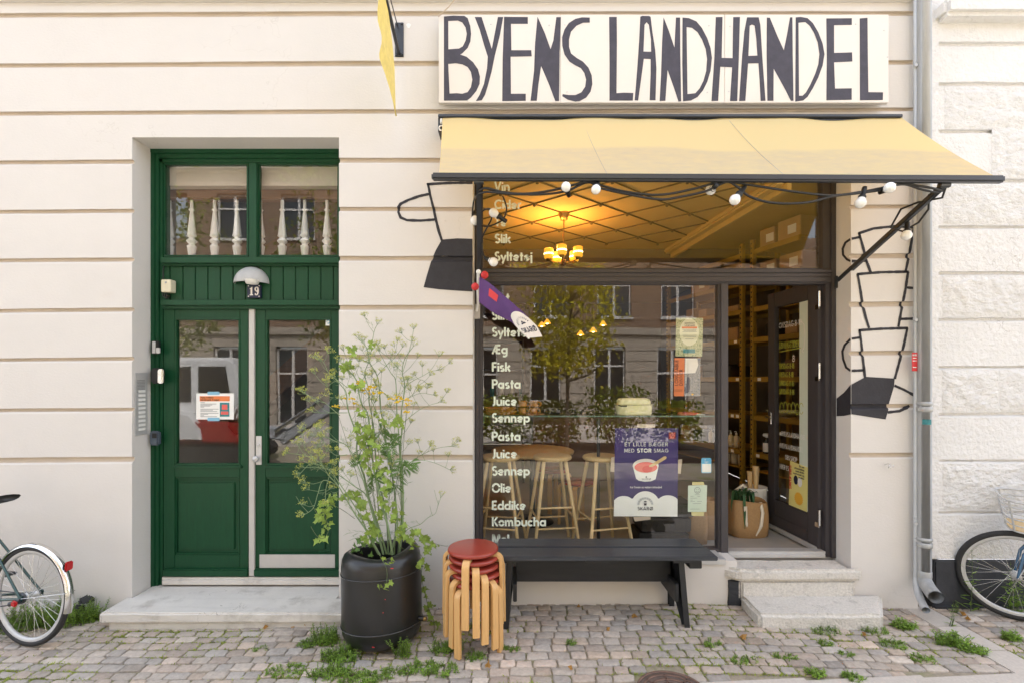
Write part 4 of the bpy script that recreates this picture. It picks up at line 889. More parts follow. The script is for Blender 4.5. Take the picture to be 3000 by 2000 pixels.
for a in ((1664, 566, 1658, 548, yb, -.05, .030), (1751, 538, 1746, 556, yb, -.04, .030), (2176, 556, 2153, 586, yb, -.03), (2094, 548, 2082, 557, yb, .05), (2530, 562, 2521, 595, yb, 0), (2588, 560, 2606, 551, yb, -.05), (2658, 664, 2656, 690, YBAR + .30, 0),
          (1474, 643, 1446, 624, yl, -.02), (1391, 630, 1391, 647, yl + .02, -.02), (1428, 759, 1446, 768, yl + .2, 0, .034)): party_bulb(*a)

# ---------------------------------------------------------------- yellow banner high on the wall
fl = thing('banner_flag', P(1168, 165, -.01), 'torn pale yellow pennant hanging edge-on from a steel pole high on the wall', 'flag')
mb = MB(); mb.px(1157, 66, 1182, 166, -.012, -.001, .003)
for a, b in ((1162, 71), (1177, 71), (1162, 160), (1177, 160)): mb.lathe([(0, .008), (.008, .007), (.010, 0)], P(a, b, -.012), 6, Matrix.Rotation(R(90), 3, 'X'), sm=False)
mb.build('wall_plate', M['darksteel'], fl)
xb = P(1168, 156, -.012).x
def fp(px, py): d = xb * F / (px - X0); return Vector((xb, d - D, H - (py - Y0) / F * d))
pole = [P(1168, 156, -.012), fp(1150, 80), fp(1131, 0), fp(1105, -110)]
mb = MB(); mb.tube([pole[0], pole[3]], .014, 10); mb.tube([P(1166, 82, -.012), fp(1142, -10)], .004, 6); mb.build('flag_pole', M['darksteel'], fl)
mb = MB(); prs = []
out = [(1129, -20), (1140, 50), (1150, 130), (1156, 200), (1160, 342)]; inn = [(1108, -60), (1111, 60), (1114, 130), (1117, 185), (1159.6, 341)]
for k, (a, b) in enumerate(zip(out, inn)):
    prs.append((fp(*a), fp(*b)))
vs = []; NU = 6
for k in range(17):
    t = k / 16 * 4; i = min(3, int(t)); f = t - i
    A = prs[i][0].lerp(prs[i + 1][0], f); B = prs[i][1].lerp(prs[i + 1][1], f)
    for j in range(NU + 1):
        q = A.lerp(B, j / NU); q.x += .012 * math.sin(k * .9 + j * 1.3) * (j / NU); vs.append(q)
mb.add(vs, [[k * (NU + 1) + j, k * (NU + 1) + j + 1, (k + 1) * (NU + 1) + j + 1, (k + 1) * (NU + 1) + j] for k in range(16) for j in range(NU)], True)
yc = leafmat('banner_cloth', (.78, .62, .20), .12, 18, .4)
mb.build('banner_cloth', yc, fl)

# ---------------------------------------------------------------- ice-cream flag on its white staff
sf = thing('small_flag', P(1397, 932, YF - .02), 'purple and white ice cream flag blowing from a white staff at the shopfront', 'flag')
ys = YF - .03; yo = -.22
mb = MB(); mb.px(1387, 891, 1406, 934, ys, YF - .001, .003)
mb.build('staff_bracket', M['offwhite'], sf)
mb = MB(); mb.tube([P(1396, 912, ys - .005), P(1400, 890, ys - .03), P(1401, 800, yo)], .011, 10); mb.ball(P(1402, 797, yo), .019, 12, 8); mb.build('flag_staff', M['white'], sf)
mb = MB()
for a, b in ((1420, 806), (1392, 840)): mb.ball(P(a, b, yo + .1), .03, 12, 8, (1, .6, 1))
mb.build('red_buffer', M['redp'], sf)
topc = [(1404, 810), (1440, 833), (1491, 878), (1530, 912), (1573, 955), (1589, 986)]; botc = [(1403, 884), (1432, 908), (1465, 927), (1498, 943), (1521, 966), (1545, 990)]
def crv(pl, t): t *= len(pl) - 1; i = min(len(pl) - 2, int(t)); f = t - i; return (pl[i][0] + (pl[i + 1][0] - pl[i][0]) * f, pl[i][1] + (pl[i + 1][1] - pl[i][1]) * f)
def fmap(u, v, off=0.0):                                     # u along the flag, v from bottom to top
    a, b = crv(topc, u), crv(botc, u); Yy = yo - .10 * u + .03 * math.sin(u * 5 + v * 2) + .05 * (v - .5) ** 2
    return P(b[0] + (a[0] - b[0]) * v, b[1] + (a[1] - b[1]) * v, Yy - off)
def fgrid(u0, u1, v0, v1, off, nu=18, nv=8):
    mb = MB(); vs = [fmap(u0 + (u1 - u0) * i / nu, v0 + (v1 - v0) * j / nv, off) for i in range(nu + 1) for j in range(nv + 1)]
    return mb.add(vs, [[i * (nv + 1) + j, (i + 1) * (nv + 1) + j, (i + 1) * (nv + 1) + j + 1, i * (nv + 1) + j + 1] for i in range(nu) for j in range(nv)], True)
fgrid(0, 1, 0, 1, 0).build('flag_cloth', M['flagp'], sf)
mb = fgrid(.72, 1, 0, 1, .0022); rows = []
for k in range(17):
    v = .01 + .98 * k / 16; ul = .74 - .22 * math.sqrt(max(0, 1 - ((v - .5) / .5) ** 2)); rows += [fmap(ul + (.721 - ul) * m_ / 6 if ul < .72 else .72, v, .0023) for m_ in range(7)]
mb.add(rows, [[k * 7 + m_, k * 7 + m_ + 1, (k + 1) * 7 + m_ + 1, (k + 1) * 7 + m_] for k in range(16) for m_ in range(6)], True)
mb.build('flag_emblem', M['signwhite'], sf)
mb = MB()
for k in range(13): a = R(10 + 160 * k / 12); mb.strip([(.73 - .085 * math.sin(a), .5 + .27 * math.cos(a)), (.73 - .115 * math.sin(a), .5 + .36 * math.cos(a))], .010, lambda a, b: fmap(a, b, .004))
mb.fill([[(.705, .40), (.73, .36), (.73, .64), (.705, .60)]], lambda a, b: fmap(a, b, .004)); mb.fill([[(.70, .42), (.70, .58), (.675, .5)]], lambda a, b: fmap(a, b, .004))
text(mb, 'SKARØ', 0, 0, 1, lambda a, b: fmap(.885 - b * .10, .10 + a * .21, .005), .17, .05); mb.build('flag_print', M['navy'], sf)
mb = fgrid(.17, .29, .50, .80, .003, 4, 4); mb.build('flag_label', M['redp'], sf)

# ---------------------------------------------------------------- fittings around the entrance
t = thing('wall_lamp', P(739, 833, YD), 'grey half dome lamp above the house number plate', 'wall lamp')
mb = MB(); rr = 50 / F * (D + YD); c0 = P(739.5, 832, YD + .02); prof = [(rr * math.cos(R(a)), rr * .98 * math.sin(R(a))) for a in range(0, 91, 6)]
mb.lathe(prof, c0, 28, None, 0, True, 180, 360, 1, .85); mb.lathe([(q[0] * .965, q[1] * .965 - .001) for q in prof], c0, 28, None, 0, True, 180, 360, 1, .85)
mb.lathe([(rr, 0), (rr * .965, -.001)], c0, 28, None, 0, True, 180, 360, 1, .85); mb.build('lamp_shade', M['lampgrey'], t)
mb = MB(); mb.lathe([(0, -.02), (.045, -.012), (.06, .02)], P(739, 828, YD - .06), 16); mb.build('lamp_diffuser', M['white'], t)
t = thing('number_plate', P(744, 872, YD - .01), 'dark blue enamel house number plate 19 under the half dome lamp', 'number plate')
mb = MB(); mb.px(724, 835, 763, 873, YD - .004, YD + .021, .003); mb.build('enamel_plate', M['navy'], t)
mb = MB(); pgn = page(YD - .0055); o8 = (460, 760); s8 = 4.3556; q8 = lambda l: [(o8[0] + a / s8, -(o8[1] + b / s8)) for a, b in l]
mb.fill([q8([(1183, 372), (1196, 366), (1212, 352), (1216, 352), (1216, 446), (1226, 450), (1226, 461), (1183, 461), (1183, 450), (1193, 446), (1193, 384), (1183, 384)])], pgn)
mb.fill([q8([(1262, 352), (1282, 350), (1297, 364), (1300, 395), (1297, 430), (1286, 455), (1268, 462), (1250, 456), (1246, 440), (1256, 432), (1263, 440), (1264, 450), (1273, 448), (1279, 420), (1262, 412), (1248, 400), (1243, 380), (1249, 360)]), q8([(1266, 364), (1262, 380), (1265, 398), (1274, 400), (1279, 384), (1276, 366)])], pgn)
for a, b in ((1166, 340), (1303, 340), (1166, 474), (1303, 474)): mb.fill([q8([(a + 8 * math.cos(k), b + 8 * math.sin(k)) for k in [i * .7 for i in range(9)]])], pgn)
mb.build('house_number', M['signwhite'], t)
t = thing('junction_box', P(485, 858, YD), 'cream plastic junction box with cables in the corner above the left door leaf', 'junction box')
mb = MB(); mb.px(471, 819, 500, 856, YD - .045, YD + .02, .005); mb.build('box_cover', M['beige'], t)
mb = MB(); mb.tube([P(479, 820, YD + .01), P(478, 800, YD + .01), P(480, 780, YD + .012), P(500, 778, YD + .012), P(740, 777, YD + .012), P(757, 782, YD + .012)], .004, 6)
for k in range(3): mb.tube([P(476 + 6 * k, 856, YD - .01), P(478 + 6 * k, 868, YD - .01), P(490 - k * 2, 874, YD), P(498 - 2 * k, 866, YD + .01)], .005, 6)
mb.build('junction_cable', M['plastic'], t); mb = MB(); mb.lathe([(0, .003), (.008, .002), (.009, 0)], P(486, 828, YD - .045), 12, Matrix.Rotation(R(90), 3, 'X')); mb.build('box_knob', M['zinc'], t)
t = thing('key_box', P(455, 1037, YD), 'small black and silver key box, topmost on the left door post', 'key box')
mb = MB(); mb.px(441, 998, 464, 1036, YD - .03, YD - .0005, .006); mb.build('box_body', M['plastic'], t)
mb = MB(); mb.px(445, 1000, 455, 1034, YD - .036, YD - .0305, .002); mb.px(456, 1018, 467, 1034, YD - .045, YD - .031, .003); mb.build('box_cover', M['alu'], t)
t = thing('key_box', P(457, 1125, YD), 'black keypad box with a silver flap, in the middle of the left door post', 'key box')
mb = MB(); mb.px(438, 1077, 470, 1123, YD - .06, YD - .0005, .014); mb.build('box_body', M['plastic'], t)
mb = MB(); mb.px(460, 1080, 476, 1122, YD - .075, YD - .05, .008); mb.build('box_cover', M['chrome'], t)
t = thing('key_box', P(450, 1305, YD), 'grey blue key safe, lowest on the left door post', 'key box')
mb = MB(); mb.px(436, 1262, 463, 1304, YD - .045, YD - .0005, .012); mb.build('box_body', M['greyp'], t)
mb = MB(); mb.px(445, 1268, 459, 1282, YD - .047, YD - .0455, .003); mb.build('box_dial', M['plastic'], t)
def jpt(px, py): d = XD0 * F / (px - X0); return Vector((XD0 + .006, d - D, H - (py - Y0) / F * d))
def jpage(o): 
    def f(u, v): return Vector((XD0 + o, .010 + u, v))
    return f
t = thing('intercom_panel', jpt(410, 1270), 'steel intercom panel with a column of name plates on the door reveal', 'intercom')
z0, z1 = PZ(1272, .09), PZ(1091, .09); mb = MB(); mb.b2((XD0 + .0005, .022, z0), (XD0 + .007, .150, z1), .002); mb.build('panel_plate', M['alu'], t)
for k in range(10):
    mb = MB(); z = z0 + .035 + k * (z1 - z0) * .068; mb.b2((XD0 + .0072, .055, z), (XD0 + .010, .125, z + .020), .001); mb.build('name_plate', M['paper'], t)
mb = MB()
for i in range(7):
    for j in range(9): mb.b2((XD0 + .0072, .045 + i * .011, z1 - .16 + j * .012), (XD0 + .0078, .050 + i * .011, z1 - .155 + j * .012))
mb.build('speaker_grille', M['plastic'], t)
t = thing('notice', P(630, 1228, YD + .04), 'white notice with an orange heading taped to the left door glass', 'notice')
yn = YD + .043; mb = MB(); mb.px(575, 1151, 685, 1227, yn, yn + .001); mb.build('paper_sheet', M['paper'], t)
mb = MB(); mb.px(585, 1159, 673, 1174, yn - .0012, yn - .0004); mb.build('orange_heading', M['orange'], t)
mb = MB(); text(mb, 'Vigtig trafikinfo', 588, -1165.5, 5.2, page(yn - .0016), .2, .06, .8); text(mb, 'Nørrebrogade 30. august', 588, -1172, 5.2, page(yn - .0016), .2, .06, .72); mb.build('heading_text', M['batten'], t)
mb = MB()
for k, (y, x1) in enumerate(((1178, 600), (1182, 634), (1185, 622), (1188, 616), (1191, 598), (1197, 640), (1200, 624), (1204, 636), (1209, 640), (1212, 610), (1216, 598), (1219, 636))): mb.strip([(587, -y), (x1, -y)], 1.1, page(yn - .0012))
mb.build('body_text', M['greyp'], t)
mb = MB(); mb.px(644, 1178, 672, 1219, yn - .0012, yn - .0004); mb.build('picture', M['tealp'], t)
mb = MB(); mb.px(650, 1184, 666, 1199, yn - .002, yn - .0014); mb.px(647, 1204, 669, 1213, yn - .002, yn - .0014); mb.build('picture_detail', M['coral'], t)
for ya, yb__ in ((1146, 1155), (1222, 1232)): mb = MB(); mb.px(608, ya, 643, yb__, yn - .0022, yn - .0014); mb.build('tape_strip', M['bluetape'], t)
t = thing('door_sticker', P(961, 954, YD + .04), 'small white sticker with a turquoise ring in the corner of the right door glass', 'sticker')
mb = MB(); mb.px(954, 932.5, 969, 954, yn, yn + .001); mb.build('sticker_sheet', M['paper'], t); mb = MB(); mb.strip([(961.5 + 4.6 * math.cos(R(a)), -943 + 4.6 * math.sin(R(a))) for a in range(-120, 200, 20)], 2.6, page(yn - .001)); mb.build('sticker_ring', M['bluetape'], t)

# ---------------------------------------------------------------- stone steps
t = thing('entrance_step', (PX(690, -.1), -.1, gz(-2)), 'wide worn concrete step below the green double door', 'step')
mb = MB(); a = P(289, 1790, -.255); zt = .045
fx0, fx1, bx0, bx1 = a.x, PX(1085, -.255), PX(345), PX(1050)
def slab_poly(mb, poly, z0, z1, m=0, bev=.012):
    bm = bmesh.new(); vt = [bm.verts.new((x, y, z1)) for x, y in poly]; f = bm.faces.new(vt); r = bmesh.ops.extrude_face_region(bm, geom=[f])
    for v in [g for g in r['geom'] if isinstance(g, bmesh.types.BMVert)]: v.co.z = z0
    bmesh.ops.recalc_face_normals(bm, faces=bm.faces[:]); bmesh.ops.bevel(bm, geom=bm.edges[:], offset=bev, segments=3, affect='EDGES')
    bmesh.ops.subdivide_edges(bm, edges=[e for e in bm.edges if e.calc_length() > .12], cuts=8, use_grid_fill=True)
    for v in bm.verts:
        k = noise.noise(v.co * 9) * .006 + noise.noise(v.co * 30) * .003; v.co += Vector((k * .6, k, k * .8 if v.co.z > z0 + .01 else 0))
    bm.verts.index_update(); mb.add([v.co.copy() for v in bm.verts], [[v.index for v in f.verts] for f in bm.faces]); bm.free(); return mb
slab_poly(mb, [(fx0, -.255), (fx1, -.255), (fx1, .0 - .004), (XD1 - .002, -.004), (XD1 - .002, YD + .06), (XD0 + .002, YD + .06), (XD0 + .002, -.004), (fx0 + .0, -.004)], -.03, zt, 0, .012)
mb.build('step_slab', M['concrete'], t)
mb = MB(); slab_poly(mb, [(fx0 + .05, -.225), (fx1 - .03, -.225), (fx1 - .03, -.002), (fx0 + .05, -.002)], -.2, -.032, 0, .006); mb.build('step_base', M['concrete'], t)
t = thing('shop_step', (PX(2370, -.2), -.2, gz(2.3)), 'two rounded rough granite steps leading up to the open shop door', 'step')
mb = MB(); pA = P(2222, 1678, -.06); pB = P(2527, 1676, -.06)
slab_poly(mb, [(PX(2165, -.06), -.065), (PX(2527, -.06), -.065), (PX(2519, .0), -.005), (PX(2470, .13), -.001), (XS1 - .02, .0), (XS1 - .02, .155), (PX(2108, .155), .155), (PX(2108, 0), .04), (PX(2120, -.0), -.0)], .195, .285, 0, .022)
slab_poly(mb, [(PX(2170, -.04), -.045), (PX(2506, -.04), -.045), (PX(2506, .0), .06), (PX(2150, .0), .06)], .03, .20, 0, .02)
mb.build('upper_step', M['granite'], t)
mb = MB(); slab_poly(mb, [(PX(2224, -.335), -.34), (PX(2586, -.335), -.34), (PX(2590, -.04), -.02), (PX(2168, -.02), -.02)], -.12, .075, 0, .022); mb.build('lower_step', M['granite'], t)
mb = MB(); slab_poly(mb, [(PX(2126, .0), -.012), (PX(2172, .0), -.03), (PX(2172, .0), .05), (PX(2126, .0), .05)], -.06, .20, 0, .02); mb.build('step_cheek', M['plinth'], t)

mb = MB(); mb.tube([P(1284, 50, YS - .01), P(1297, 38, YS - .03), P(1316, 20, YS - .04), P(1336, -6, YS - .05), P(1350, -40, YS - .05)], [.004, .005, .0035, .003, .003], 6); tag(mb.build('dangling_cord', M['tape']), 'thin brown cord dangling at the upper left corner of the long sign', 'cord')
mb = MB(); mb.fill([[(1197 + 6 * math.cos(a) * (1 + .3 * math.sin(3 * a)), -76 + 7 * math.sin(a)) for a in [k * .42 for k in range(15)]]], page(-.0015)); mb.build('filler_patch', M['white'], bld)

# ---------------------------------------------------------------- black bench
bx0, bx1 = PX(1452, -.40), PX(2103, -.40)
bt = thing('bench', ((bx0 + bx1) / 2, -.2, 0), 'black painted plank bench standing under the shop window', 'bench')
zb = .518
for k, (y0, y1) in enumerate(((-.405, -.220), (-.203, -.018))):
    mb = MB(); mb.b2((bx0 + .012 * (k == 1), y0, zb - .030), (bx1 - .012 * (k == 1), y1, zb), .005); mb.build('seat_plank', M['benchtop'], bt)
for px in (1500, 1755, 2010):
    mb = MB(); x = PX(px, -.36); mb.b2((x - .095, -.375, zb - .058), (x + .095, -.05, zb - .0305), .004); mb.build('cleat', M['black'], bt)
mb = MB(); mb.b2((PX(1512, -.16), -.175, PZ(1702, -.17)), (PX(1962, -.16), -.145, zb - .0585), .004); mb.build('apron_board', M['black'], bt)
for px, sgn in ((1494, -1), (2000, 1)):
    x = PX(px, -.36); mb = MB()
    poly = [(-.365, -.005 + gz(x)), (-.325, -.005 + gz(x)), (-.175, .24), (-.12, .27), (-.05, .0 + gz(x) + .0), (-.02, gz(x)), (-.02, .46), (-.335, .46)]
    mb.prism([[(a, b) for a, b in [(-.37, gz(x) - .01), (-.325, gz(x) - .01), (-.20, .20), (-.13, .20), (-.045, gz(x) - .01), (-.01, gz(x) - .01), (-.06, .4595), (-.335, .4595)]]], lambda a, b, x=x: Vector((x + .02 - .03 * (b < .1) * sgn * -1, a, b)), lambda a, b, x=x: Vector((x - .02 - .03 * (b < .1) * sgn * -1, a, b)))
    mb.build('leg', M['black'], bt)
    mb = MB(); mb.b2((x - sgn * .022 - .0, -.345, .17), (x - sgn * .05, -.02, .30), .004); mb.build('cross_brace', M['black'], bt)
mb = MB(); mb.b2((PX(2012, -.3) + .008, -.33, zb - .115), (PX(2052, -.3), -.05, zb - .0585), .004); mb.build('end_block', M['black'], bt)

# ---------------------------------------------------------------- stacking stools
def make_stool(name, label, group, seatm, legm, R_=.172, h=.46, foot=.207):
    t = thing(name, (0, 0, 0), label, 'stool', group)
    mb = MB(); e = .0145; prof = [(0, h)] + [(R_ - e + e * math.cos(R(a)), h - e + e * math.sin(R(a))) for a in range(90, -91, -20)] + [(0, h - 2 * e)]
    mb.lathe(prof, (0, 0, 0), 40); mb.build('seat', seatm, t)
    for k in range(4):                                       # bent laminated legs, rectangular section
        a = R(45 + 90 * k); ca, sa = math.cos(a), math.sin(a); wd, th = .0235, .024; zt = h - 2 * e - .002
        cl = [(R_ * .45, zt - th / 2), (foot - .052, zt - th / 2)] + [(foot - .052 + .040 * math.sin(R(b)), zt - th / 2 - .040 * (1 - math.cos(R(b)))) for b in range(15, 91, 15)] + [(foot - .010, .22), (foot - .008, .0)]
        vs = []
        for i, (r, z) in enumerate(cl):
            p = cl[max(i - 1, 0)]; q = cl[min(i + 1, len(cl) - 1)]; tx, tz = q[0] - p[0], q[1] - p[1]; L = math.hypot(tx, tz); nx, nz_ = -tz / L, tx / L
            w_ = wd * (1.0 if z > .15 else 1.0 - .0 * (1 - z / .15))
            for s1, s2 in ((1, 1), (1, -1), (-1, -1), (-1, 1)):
                rr, zz = r + nx * th / 2 * s1, z + nz_ * th / 2 * s1
                vs.append((rr * ca - s2 * w_ * sa, rr * sa + s2 * w_ * ca, zz))
        n_ = len(cl); fs = [[i * 4 + j, i * 4 + (j + 1) % 4, (i + 1) * 4 + (j + 1) % 4, (i + 1) * 4 + j] for i in range(n_ - 1) for j in range(4)] + [[0, 3, 2, 1], [n_ * 4 - 4, n_ * 4 - 3, n_ * 4 - 2, n_ * 4 - 1]]
        bm = bmesh.new(); bv = [bm.verts.new(v) for v in vs]; [bm.faces.new([bv[i] for i in f]) for f in fs]
        bmesh.ops.recalc_face_normals(bm, faces=bm.faces[:]); long = [e_ for e_ in bm.edges if abs(bv.index(e_.verts[0]) // 4 - bv.index(e_.verts[1]) // 4) == 1]
        bmesh.ops.bevel(bm, geom=long, offset=.003, segments=1, affect='EDGES'); bm.verts.index_update()
        mb = MB(); mb.add([v.co.copy() for v in bm.verts], [[v.index for v in f.verts] for f in bm.faces]); bm.free(); mb.build('leg', legm, t)
    return t
cst = Vector((PX(1389, -.53), -.53, gz(-.25)))
names = ['bottom stool of the red seated stack beside the bench', 'second stool from the ground in the red seated stack', 'middle stool of the five in the red seated stack', 'fourth stool from the ground in the red seated stack', 'topmost stool of the stack, its whole red lacquered seat showing']
s0 = None
for k in range(5):
    if s0 is None: s0 = make_stool('stacking_stool', names[0], 'stools stacked beside the bench', M['redseat'], M['birch']); o = s0
    else: o = copy_tree(s0)
    o['label'] = names[k]; o.location = cst + Vector((.004 * (k % 2) - .006 * (k == 4) + .01 * (k < 2), -.003 * k, .0505 * k)); o.rotation_euler = (0, R(.4 * (k % 3 - 1)), R(14.5 - 17.3 * k))

# ---------------------------------------------------------------- black tank planter
pc = Vector((PX(1121, -.43), -.43, gz(-.9)))
pt = thing('planter', pc, 'black metal tank cut open as a planter beside the green door', 'planter')
mb = MB(); rp = .274; rt = Matrix.Rotation(R(-5), 3, 'X') @ Matrix.Rotation(R(-2.0), 3, 'Y')
bot = [(0, .0), (.16, .003), (.215, .014), (.250, .045), (.268, .09)]
bands = lambda z: [(rp - .003, z - .016), (rp + .004, z - .009), (rp + .007, z), (rp + .004, z + .009), (rp - .003, z + .016)]
prof = bot + [(rp, .14), (rp, .25), (rp, .36), (rp, .48), (rp * .999, .53), (.268, .575), (.252, .607), (.228, .624), (.205, .626), (.200, .618), (.199, .60), (.199, .45)]
n_ = 56; mb.lathe(prof, (0, 0, 0), n_)
for v in mb.v:                                               # the cut rim dips unevenly
    if v.z > .56:
        a = math.atan2(v.y, v.x); k = (v.z - .56) / .066; v.z += k * (.010 * math.sin(a * 2 + .6) + .012 * math.cos(a - .4) - .018 * max(0, math.cos(a + 1.3)) ** 6)
mb.v = [rt @ v + pc + Vector((0, 0, .004)) for v in mb.v]
mb.build('tank_body', M['tank'], pt)
for zr_ in (.135, .478):
    mb = MB(); mb.ring((0, 0, zr_), Matrix.Rotation(R(90), 3, 'X'), rp + .001, .0042, 56, 8); mb.v = [rt @ v + pc + Vector((0, 0, .004)) for v in mb.v]; mb.build('weld_ring', M['weld'], pt)
mb = MB(); q0 = pc + rt @ Vector((.27, -.06, .16)); mb.tube([q0, q0 + Vector((.035, -.006, 0))], .016, 12); mb.build('outlet_pipe', M['tank'], pt)
mb = MB(); q1 = q0 + Vector((.035, -.006, 0)); mb.tube([q1, q1 + Vector((.018, -.003, 0))], .014, 12); mb.build('copper_plug', M['brass'], pt)
for (px, py, a) in ((1147, 1664, 0), (1127, 1755, .8), (1092, 1895, .1), (1121, 1794, .3)):
    mb = MB(); q = P(px, py, -.43 - .276 + .0); mb.box((q.x * .997, q.y + .002, q.z), (.016 if a < .2 else .006, .002, .004), 0, Matrix.Rotation(a, 3, 'Y')); mb.build('red_scratch', M['redp'], pt)
mb = MB(); mb.lathe([(0, .50), (.10, .505), (.198, .49)], pc + Vector((0, 0, 0)), 20); mb.build('soil', M['soil'], pt)

# ---------------------------------------------------------------- fennel, tansy and hop growing in the planter
rp_n = random.Random(21)
def q5(l, o=(830, 1250), s=3.733): return [(o[0] + a / s, o[1] + b / s) for a, b in l]
U_ = lambda l: q5(l, (830, 900))
YP = -.43
def curve3(pts, y0, y1, sub=5):
    P3 = []; n_ = len(pts)
    for i, (a, b) in enumerate(pts): P3.append(P(a, b, y0 + (y1 - y0) * i / (n_ - 1)))
    out = []
    for i in range(n_ - 1):
        p0, p1, p2, p3 = P3[max(i - 1, 0)], P3[i], P3[i + 1], P3[min(i + 2, n_ - 1)]
        for k in range(sub): t = k / sub; out.append(.5 * ((2 * p1) + (p2 - p0) * t + (2 * p0 - 5 * p1 + 4 * p2 - p3) * t * t + (3 * p1 - p0 - 3 * p2 + p3) * t ** 3))
    out.append(P3[-1]); return out
fen = thing('fennel_plant', pc + Vector((0, 0, .5)), 'tall fennel gone to seed with thin stems and yellow umbels in the black planter', 'plant')
STK = [
 (q5([(1130, 1385), (1030, 1050), (940, 790), (885, 550), (805, 290), (805, 90)]) + U_([(745, 1230), (700, 1080), (688, 930), (640, 860), (560, 770)]), .0062, -.40, -.50),
 (q5([(1195, 1395), (1140, 1070), (1080, 870), (1030, 640), (985, 430)]) + U_([(930, 1200), (860, 1060), (825, 930), (800, 800), (720, 690), (660, 620)]), .0068, -.45, -.46),
 (q5([(1170, 1390), (1150, 1180), (1245, 870)][0:1]) + q5([(1245, 1100), (1235, 870), (1195, 560), (1130, 250)]) + U_([(1110, 1300), (1070, 1150), (1050, 890), (1025, 745), (940, 590), (910, 440), (825, 350)]), .0062, -.42, -.32),
 (q5([(1272, 1390), (1310, 930), (1300, 500), (1280, 230)]) + U_([(1300, 1310), (1290, 1150), (1328, 870), (1300, 700), (1330, 560), (1420, 430)]), .0060, -.40, -.30),
 (q5([(1255, 1390), (1290, 1000), (1285, 600), (1262, 100)]) + U_([(1255, 1300), (1240, 1080), (1228, 800), (1180, 720), (1110, 600), (1040, 470)]), .0045, -.36, -.42),
 (q5([(1060, 1400), (900, 1120), (790, 960), (690, 790), (600, 640), (500, 530), (430, 420), (340, 350), (210, 305), (60, 285)]), .0042, -.50, -.78),
 (q5([(1040, 1390), (930, 1180), (860, 1000), (760, 830), (620, 620), (520, 480), (440, 440), (400, 320), (410, 130)]), .0038, -.48, -.72),
 (q5([(1100, 1390), (1000, 1000), (910, 750), (770, 640), (600, 520), (450, 450), (230, 440)]), .0040, -.42, -.62),
 (q5([(1090, 1390), (960, 900), (870, 570), (780, 350), (690, 200), (590, 160), (430, 100), (320, 95)]), .0038, -.45, -.60),
 (q5([(1150, 1390), (1120, 900), (1040, 600), (1000, 200)]) + U_([(1000, 1400), (960, 1150), (935, 1020), (935, 900), (890, 720), (945, 560), (990, 280), (1025, 195)]), .0046, -.38, -.33),
 (q5([(1215, 1390), (1225, 800), (1150, 300), (1060, 0)]) + U_([(1000, 1100), (900, 900), (780, 760), (660, 480)]), .0036, -.35, -.45),
 (q5([(1285, 1200), (1370, 1110), (1500, 1060), (1580, 990), (1660, 945), (1690, 860), (1720, 775)]), .0026, -.40, -.30),
 (q5([(1290, 480), (1350, 420), (1450, 340), (1600, 260), (1720, 222), (1840, 210)]), .0026, -.38, -.25),
 (q5([(1290, 520), (1400, 375), (1550, 365), (1680, 400), (1820, 465)]), .0022, -.38, -.22),
 (U_([(1290, 1280), (1380, 1200), (1500, 1110), (1620, 1060), (1720, 1035)]), .0022, -.36, -.2),
 (U_([(1050, 890), (1200, 1010), (1300, 1020), (1410, 970), (1510, 935), (1640, 955)]), .0020, -.36, -.2),
 (U_([(1328, 870), (1420, 800), (1520, 750), (1610, 700), (1690, 685)]), .0022, -.34, -.18),
 (U_([(1410, 970), (1450, 880), (1505, 790), (1580, 840)]), .0016, -.3, -.2), (U_([(1025, 745), (1120, 640), (1210, 560), (1300, 440)]), .002, -.36, -.3),
 (U_([(940, 600), (850, 570), (760, 560), (690, 640)]), .002, -.36, -.42), (U_([(1300, 700), (1230, 640), (1160, 560), (1060, 480)]), .002, -.34, -.3), (U_([(1310, 700), (1390, 420), (1425, 245)]), .0018, -.34, -.28),
 (q5([(600, 640), (440, 580), (380, 720), (330, 880), (240, 950)]), .0024, -.62, -.74), (q5([(520, 480), (470, 650), (460, 780)]), .002, -.66, -.7),
 (q5([(430, 420), (300, 400), (190, 500)]), .002, -.72, -.78), (q5([(340, 350), (240, 230), (210, 90)]), .002, -.74, -.8), (U_([(700, 880), (590, 800), (480, 860), (465, 830)]), .002, -.5, -.6),
 (U_([(620, 1180), (480, 1060), (400, 1000), (445, 960)]), .0022, -.55, -.68), (U_([(700, 1150), (540, 1150), (400, 1150), (325, 1140)]), .002, -.5, -.68), (U_([(600, 800), (500, 720), (440, 600), (370, 550)]), .0024, -.52, -.66),
 (U_([(530, 900), (480, 870), (470, 820)]), .0018, -.6, -.66), (q5([(420, 130), (560, 300), (700, 300)])[::-1], .0018, -.6, -.7)]
mb = MB(); TIPS = []
for pts, r, y0, y1 in STK:
    c3 = curve3(pts, y0, y1); k = len(c3); mb.tube(c3, [max(.0016, 1.25 * r * (1 - .72 * i / k)) for i in range(k)], 6); TIPS.append((c3[-1], c3[-1] - c3[-3]))
    for i in range(6, k - 2, 4):                             # thin side shoots
        if rp_n.random() < .95:
            d = (c3[i + 1] - c3[i - 1]).normalized(); sd_v = Vector((rp_n.uniform(-1, 1), rp_n.uniform(-.6, .6), rp_n.uniform(.1, 1))).normalized(); ln = rp_n.uniform(.05, .16)
            e = c3[i] + (d * .5 + sd_v).normalized() * ln; m_ = c3[i].lerp(e, .5) + Vector((0, 0, -.01)); mb.tube([c3[i], m_, e], [.0016, .0013, .001], 4)
            if c3[i].z > .95: TIPS.append((e, e - m_))
mb.build('stem', M['stem'], fen); o = fen.children[-1]; 
mbu = MB(); mbr = MB()
